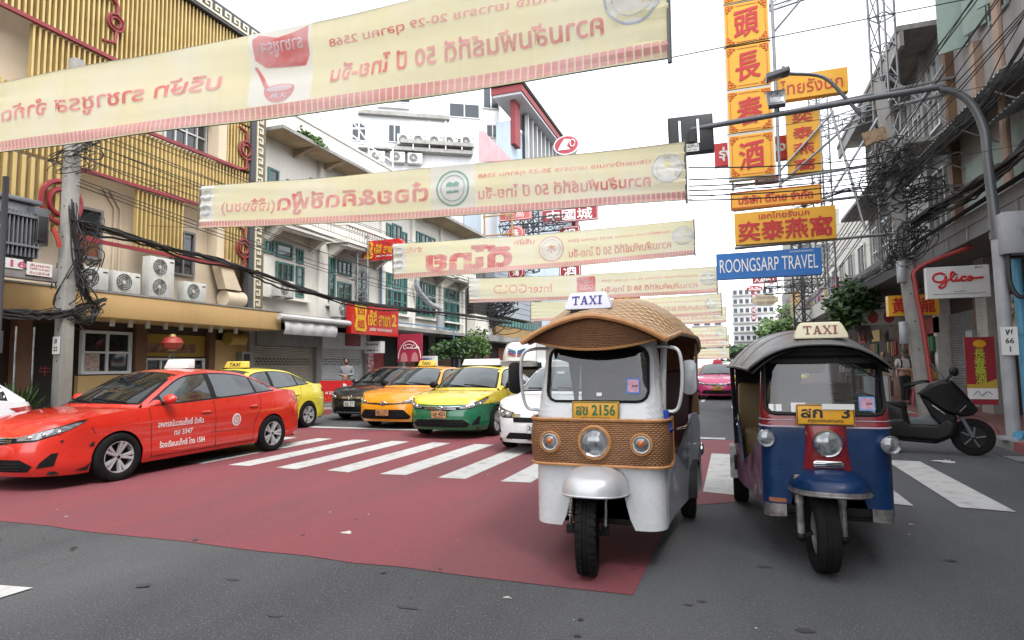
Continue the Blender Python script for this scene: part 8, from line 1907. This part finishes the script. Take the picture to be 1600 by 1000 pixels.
    for sx in (-1, 1):
        st = pose.get('step', .03)*sx*1.6; b = MB(); b.m(M_INK); b.M = Matrix.Scale(k, 4); b.grid(lambda u, v: (sx*.11+.05*math.cos(2*math.pi*u)*math.sin(math.pi*(v*.5+.5) if v else 1.57), -.045+st+.135*math.sin(2*math.pi*u)*(1-v*.15), .002+.09*v), 16, 4, cu=True); b.ball((sx*.11, -.05+st, .06), (.047, .125, .045), 12, 8); part('shoe', b, t)
    for f in extras: f(t, k)
    return t
M_TEE = mat('white_tee', (.62, .60, .60), .85); M_DTR = mat('black_trousers', (.018, .018, .02), .85); M_BRT = mat('brown_top', (.06, .035, .022), .85); M_GRY = mat('grey_sweatshirt', (.22, .23, .24), .9, var=.3, vs=8)
M_OLI = mat('tan_shorts', (.30, .23, .16), .85)
def phone(t, k):
    b = MB(); b.m(M_INK); b.M = Matrix.Scale(k, 4) @ Matrix.Translation((.0, -.34, 1.15)) @ Matrix.Rotation(R(-50), 4, 'X'); b.box(-.05, -.005, -.03, .05, .005, .05); part('phone', b, t)
def straps(t, k):
    b = MB(); b.M = Matrix.Scale(k, 4); b.m(M_INK)
    for sx in (-1, 1): b.tube(crom([(sx*.12, .12, 1.42), (sx*.125, .0, 1.49), (sx*.125, -.125, 1.36), (sx*.14, -.13, 1.2), (sx*.16, .0, 1.1)], 5), .022, 6)
    b.ball((0, .19, 1.26), (.16, .09, .22), 14, 10); part('backpack', b, t)
down = {'elbow': ((-.25, .03, 1.13), (.25, .03, 1.13)), 'hand': ((-.25, -.06, .90), (.25, -.06, .90)), 'pitch': R(10)}
read = {'elbow': ((-.25, .02, 1.14), (.25, .02, 1.14)), 'hand': ((-.07, -.25, 1.12), (.08, -.25, 1.13)), 'pitch': R(32), 'sleeve': .75, 'step': .05}
person('person in white t-shirt, olive cap and backpack straps looking down on the right pavement', (5.07, 21.4, .15), R(10), 1.68, M_TEE, M_DTR, read, 'cap', (straps,))
person('person in brown sleeveless top with hair tied back, beside the capped person on the right', (4.62, 21.9, .15), R(-20), 1.62, M_BRT, M_OLI, dict(down, sleeve=.2, pitch=R(5)), 'bun')
person('masked person in grey sweatshirt standing behind the red barrier', (-12.45, 17.75, .15), R(28), 1.62, M_GRY, M_DTR, dict(read, sleeve=1.1, pitch=R(20)), 'hood')
# ---------------------------------------------------------------- scooter
sc = thing('scooter', 'large black motor scooter parked at the right kerb, nose toward the blue pipe', 'scooter', (2.55, 11.55, 0), 0)
M_SB = mat('scooter_black', (.005, .005, .0055), .42, spec=.3, var=.3, vs=5, col2=(.01, .01, .011)); M_SM = mat('scooter_matt', (.007, .007, .0075), .6, spec=.25); M_SG = mat('scooter_grey', (.10, .11, .12), .45)
sc.rotation_euler = (R(0), 0, R(-14))
def swheel(x, r, w):
    wo = tread_wheel(sc, (x, 0, r), r, w, R(90), 0)
    b = MB(); b.m(M_UND)
    for sy in (-1, 1): b.lathe([(r*.6, 0), (0, .001)], 24, Matrix.Translation((x, sy*w*.515, r)) @ Matrix.Rotation(R(90), 4, 'X'))
    part('wheel_disc', b, sc); b = MB(); b.m(M_SG)
    for k in range(5):
        a = k*1.2566; b.obox((x+.03*math.cos(a), -w*.53, r+.03*math.sin(a)), (x+r*.56*math.cos(a+.15), -w*.53, r+r*.56*math.sin(a+.15)), .03, .02)
    part('spoke', b, sc); return wo
swheel(1.02, .285, .13); swheel(-.42, .28, .15)
def sprof(name, pts, w, m_, bev=.012, parent=None, wf=None):
    """closed side outline given real width, narrowing with wf(x, z)"""
    b = MB(); b.m(m_); n = len(pts); wf = wf or (lambda x, z: 1.0); cx = sum(p[0] for p in pts)/n; cz = sum(p[1] for p in pts)/n
    rows = []
    for s_, k_ in ((-1, .86), (-.8, 1.0), (.8, 1.0), (1, .86)):
        rows.append([b.vert((cx+(x-cx)*k_, s_*w/2*wf(x, z), cz+(z-cz)*k_)) for x, z in pts])
    b.face(rows[0][::-1], True); b.face(rows[-1], True)
    for A_, B_ in zip(rows, rows[1:]):
        for q_ in range(n): b.face((A_[q_], A_[(q_+1) % n], B_[(q_+1) % n], B_[q_]), True)
    bm = bmesh.new(); me = b.mesh('t'); bm.from_mesh(me); bmesh.ops.recalc_face_normals(bm, faces=bm.faces); bm.to_mesh(me); bm.free()
    o = link(bpy.data.objects.new(name, me)); o.parent = parent or sc; md = o.modifiers.new('b', 'BEVEL'); md.width = bev; md.segments = 2; md.limit_method = 'ANGLE'; md.angle_limit = R(25); return o
nf = lambda x, z: interp([(.3, .92), (.7, 1.0), (.9, .8), (1.1, .3)], x)
sprof('front_cowl', [(.32, .95), (.42, .90), (.51, .81), (.70, .68), (.88, .60), (1.04, .63), (1.11, .70), (1.02, .86), (.92, 1.0), (.80, 1.16), (.64, 1.17), (.50, 1.10)], .50, M_SB, .02, wf=nf)
sprof('leg_shield', [(.36, .92), (.52, .84), (.72, .66), (.84, .60), (.80, .44), (.66, .40), (.50, .60)], .38, M_SM, .02)
sprof('centre_tunnel', [(.50, .62), (.66, .62), (.72, .42), (.20, .42), (.16, .56), (.34, .56)], .22, M_SG, .03)
sprof('floor_board', [(-.30, .24), (.62, .20), (.80, .30), (.86, .50), (.74, .58), (.60, .46), (.20, .46), (.10, .56), (-.20, .52)], .44, M_SB, .03)
sprof('belly_panel', [(-.25, .20), (.55, .165), (.70, .24), (.30, .30), (-.2, .34)], .36, M_SM, .02)
sprof('tail_body', [(.22, .42), (.18, .70), (-.10, .80), (-.45, .92), (-.80, 1.00), (-.92, .92), (-.80, .72), (-.50, .54), (-.22, .36)], .40, M_SB, .03, wf=lambda x, z: interp([(-.95, .45), (-.5, .9), (.2, 1)], x))
sprof('seat', [(.20, .70), (.14, .82), (-.10, .80), (-.28, .90), (-.60, 1.0), (-.74, .97), (-.45, .88), (-.1, .74)], .32, M_SM, .03)
b = MB(); b.m(M_SM); b.grid(lambda u, v: (1.02+.33*math.cos(math.pi*(.08+.80*u)), lerp(-.085, .085, v), .285+.325*math.sin(math.pi*(.08+.80*u))), 18, 4); part('front_mudguard', b, sc)
b = MB(); b.m(M_SG); b.tube([(.86, -.09, .66), (1.02, -.095, .285)], .028, 8); b.tube([(.86, .09, .66), (1.02, .095, .285)], .028, 8); part('fork_leg', b, sc)
b = MB(); b.m(glass_mat('smoked_screen', (.45, .47, .5), .12)); b.grid(lambda u, v: (lerp(.74, .56, v)+.05*abs(u*2-1)**2*-1, (u*2-1)*lerp(.17, .11, v), lerp(1.15, 1.42, v)), 8, 6); part('windshield', b, sc)
b = MB(); b.m(M_SM); b.tube(crom([(.22, -.38, 1.08), (.42, -.2, 1.14), (.50, 0, 1.14), (.42, .2, 1.14), (.22, .38, 1.08)], 4), .02, 8); part('handlebar', b, sc)
for sy in (-1, 1):
    b = MB(); b.m(M_RUB); b.tube([(.30, sy*.32, 1.10), (.16, sy*.42, 1.06)], .026, 8); gpo = part('grip', b, sc); b = MB(); b.m(M_SG); b.tube([(.44, sy*.2, 1.14), (.26, sy*.42, 1.10)], .008, 5); part('lever', b, gpo)
    b = MB(); b.m(M_SM); b.tube(crom([(.70, sy*.18, 1.12), (.78, sy*.26, 1.22), (.82, sy*.30, 1.27)], 4), .009, 6); b.ball((.83, sy*.32, 1.30), (.05, .085, .075), 12, 8); part('mirror', b, sc)
    b = MB(); b.m(M_CHR); b.obox((.86, sy*.225, .68), (.95, sy*.20, .78), .022, .012); part('trim_flash', b, sc)
    b = MB(); b.m(M_CHR); b.obox((.52, sy*.215, .78), (.68, sy*.205, .64), .014, .012); part('shield_trim', b, sc)
b = MB(); b.m(M_LAMP); b.ball((1.0, 0, .82), (.05, .11, .05), 12, 8); part('headlight', b, sc)
b = MB(); b.m(M_DSTEEL); b.box(-.35, -.16, .2, .05, .16, .42); b.lathe([(.13, -.17), (.13, .17)], 20, Matrix.Translation((-.3, 0, .33)) @ Matrix.Rotation(R(90), 4, 'X'), cap=True)
for i in range(5): b.box(-.12+.03*i, -.19, .27, -.105+.03*i, -.16, .43)
part('engine', b, sc, bevel=.01)
b = MB(); b.m(M_SM); b.tube(crom([(-.1, -.2, .30), (-.4, -.24, .34), (-.80, -.24, .48)], 4), [.03]*4+[.06]*4+[.055], 10); part('exhaust', b, sc)
b = MB(); b.m(M_CHR); b.obox((-.28, -.185, .60), (-.14, -.185, .565), .02, .02); part('footrest', b, sc)
b = MB(); b.m(M_SM); b.tube([(-.02, -.12, .26), (.06, -.26, .012)], .014, 6); part('side_stand', b, sc)
b = MB(); b.m(M_TAIL); b.box(-.80, -.1, .82, -.77, .1, .88); part('taillight', b, sc)
b = MB(); b.m(M_SG); b.tube(crom([(-.3, -.15, .86), (-.62, -.16, 1.0), (-.74, 0, 1.01), (-.62, .16, 1.0), (-.3, .15, .86)], 4), .014, 6); part('grab_rail', b, sc)
# crowd fence and pink stool by the people
fp = pG(1395, 640, .15)
fn_ = thing('barrier', 'grey steel pedestrian barrier in front of the two people on the right', 'barrier', (3.72, 19.6, .15))
b = MB(); b.m(M_STEEL); b.tube([(-.55, 0, 0), (-.55, 0, .95), (.55, 0, .95), (.55, 0, 0)], .022, 6); b.tube([(-.55, 0, .2), (.55, 0, .2)], .018, 6)
for i in range(9): b.tube([(-.45+.11*i, 0, .2), (-.45+.11*i, 0, .95)], .012, 5)
part('rail_frame', b, fn_); b = MB(); b.m(mat('pale_sheet', (.45, .46, .47), .5, var=.3, vs=4)); b.box(-.1, -.03, .15, .5, -.015, .9); part('sheet_panel', b, fn_)
st_ = thing('stool', 'pink plastic stool standing behind the capped person', 'stool', (5.35, 21.3, .15)); m_ = mat('pink_plastic', (.40, .06, .10), .45)
b = MB(); b.m(m_); b.box(-.16, -.16, .44, .16, .16, .48); part('seat', b, st_, bevel=.01)
for sx in (-1, 1):
    for sy in (-1, 1): b = MB(); b.m(m_); b.obox((sx*.12, sy*.12, .44), (sx*.19, sy*.19, 0), .05, .03); part('leg', b, st_)
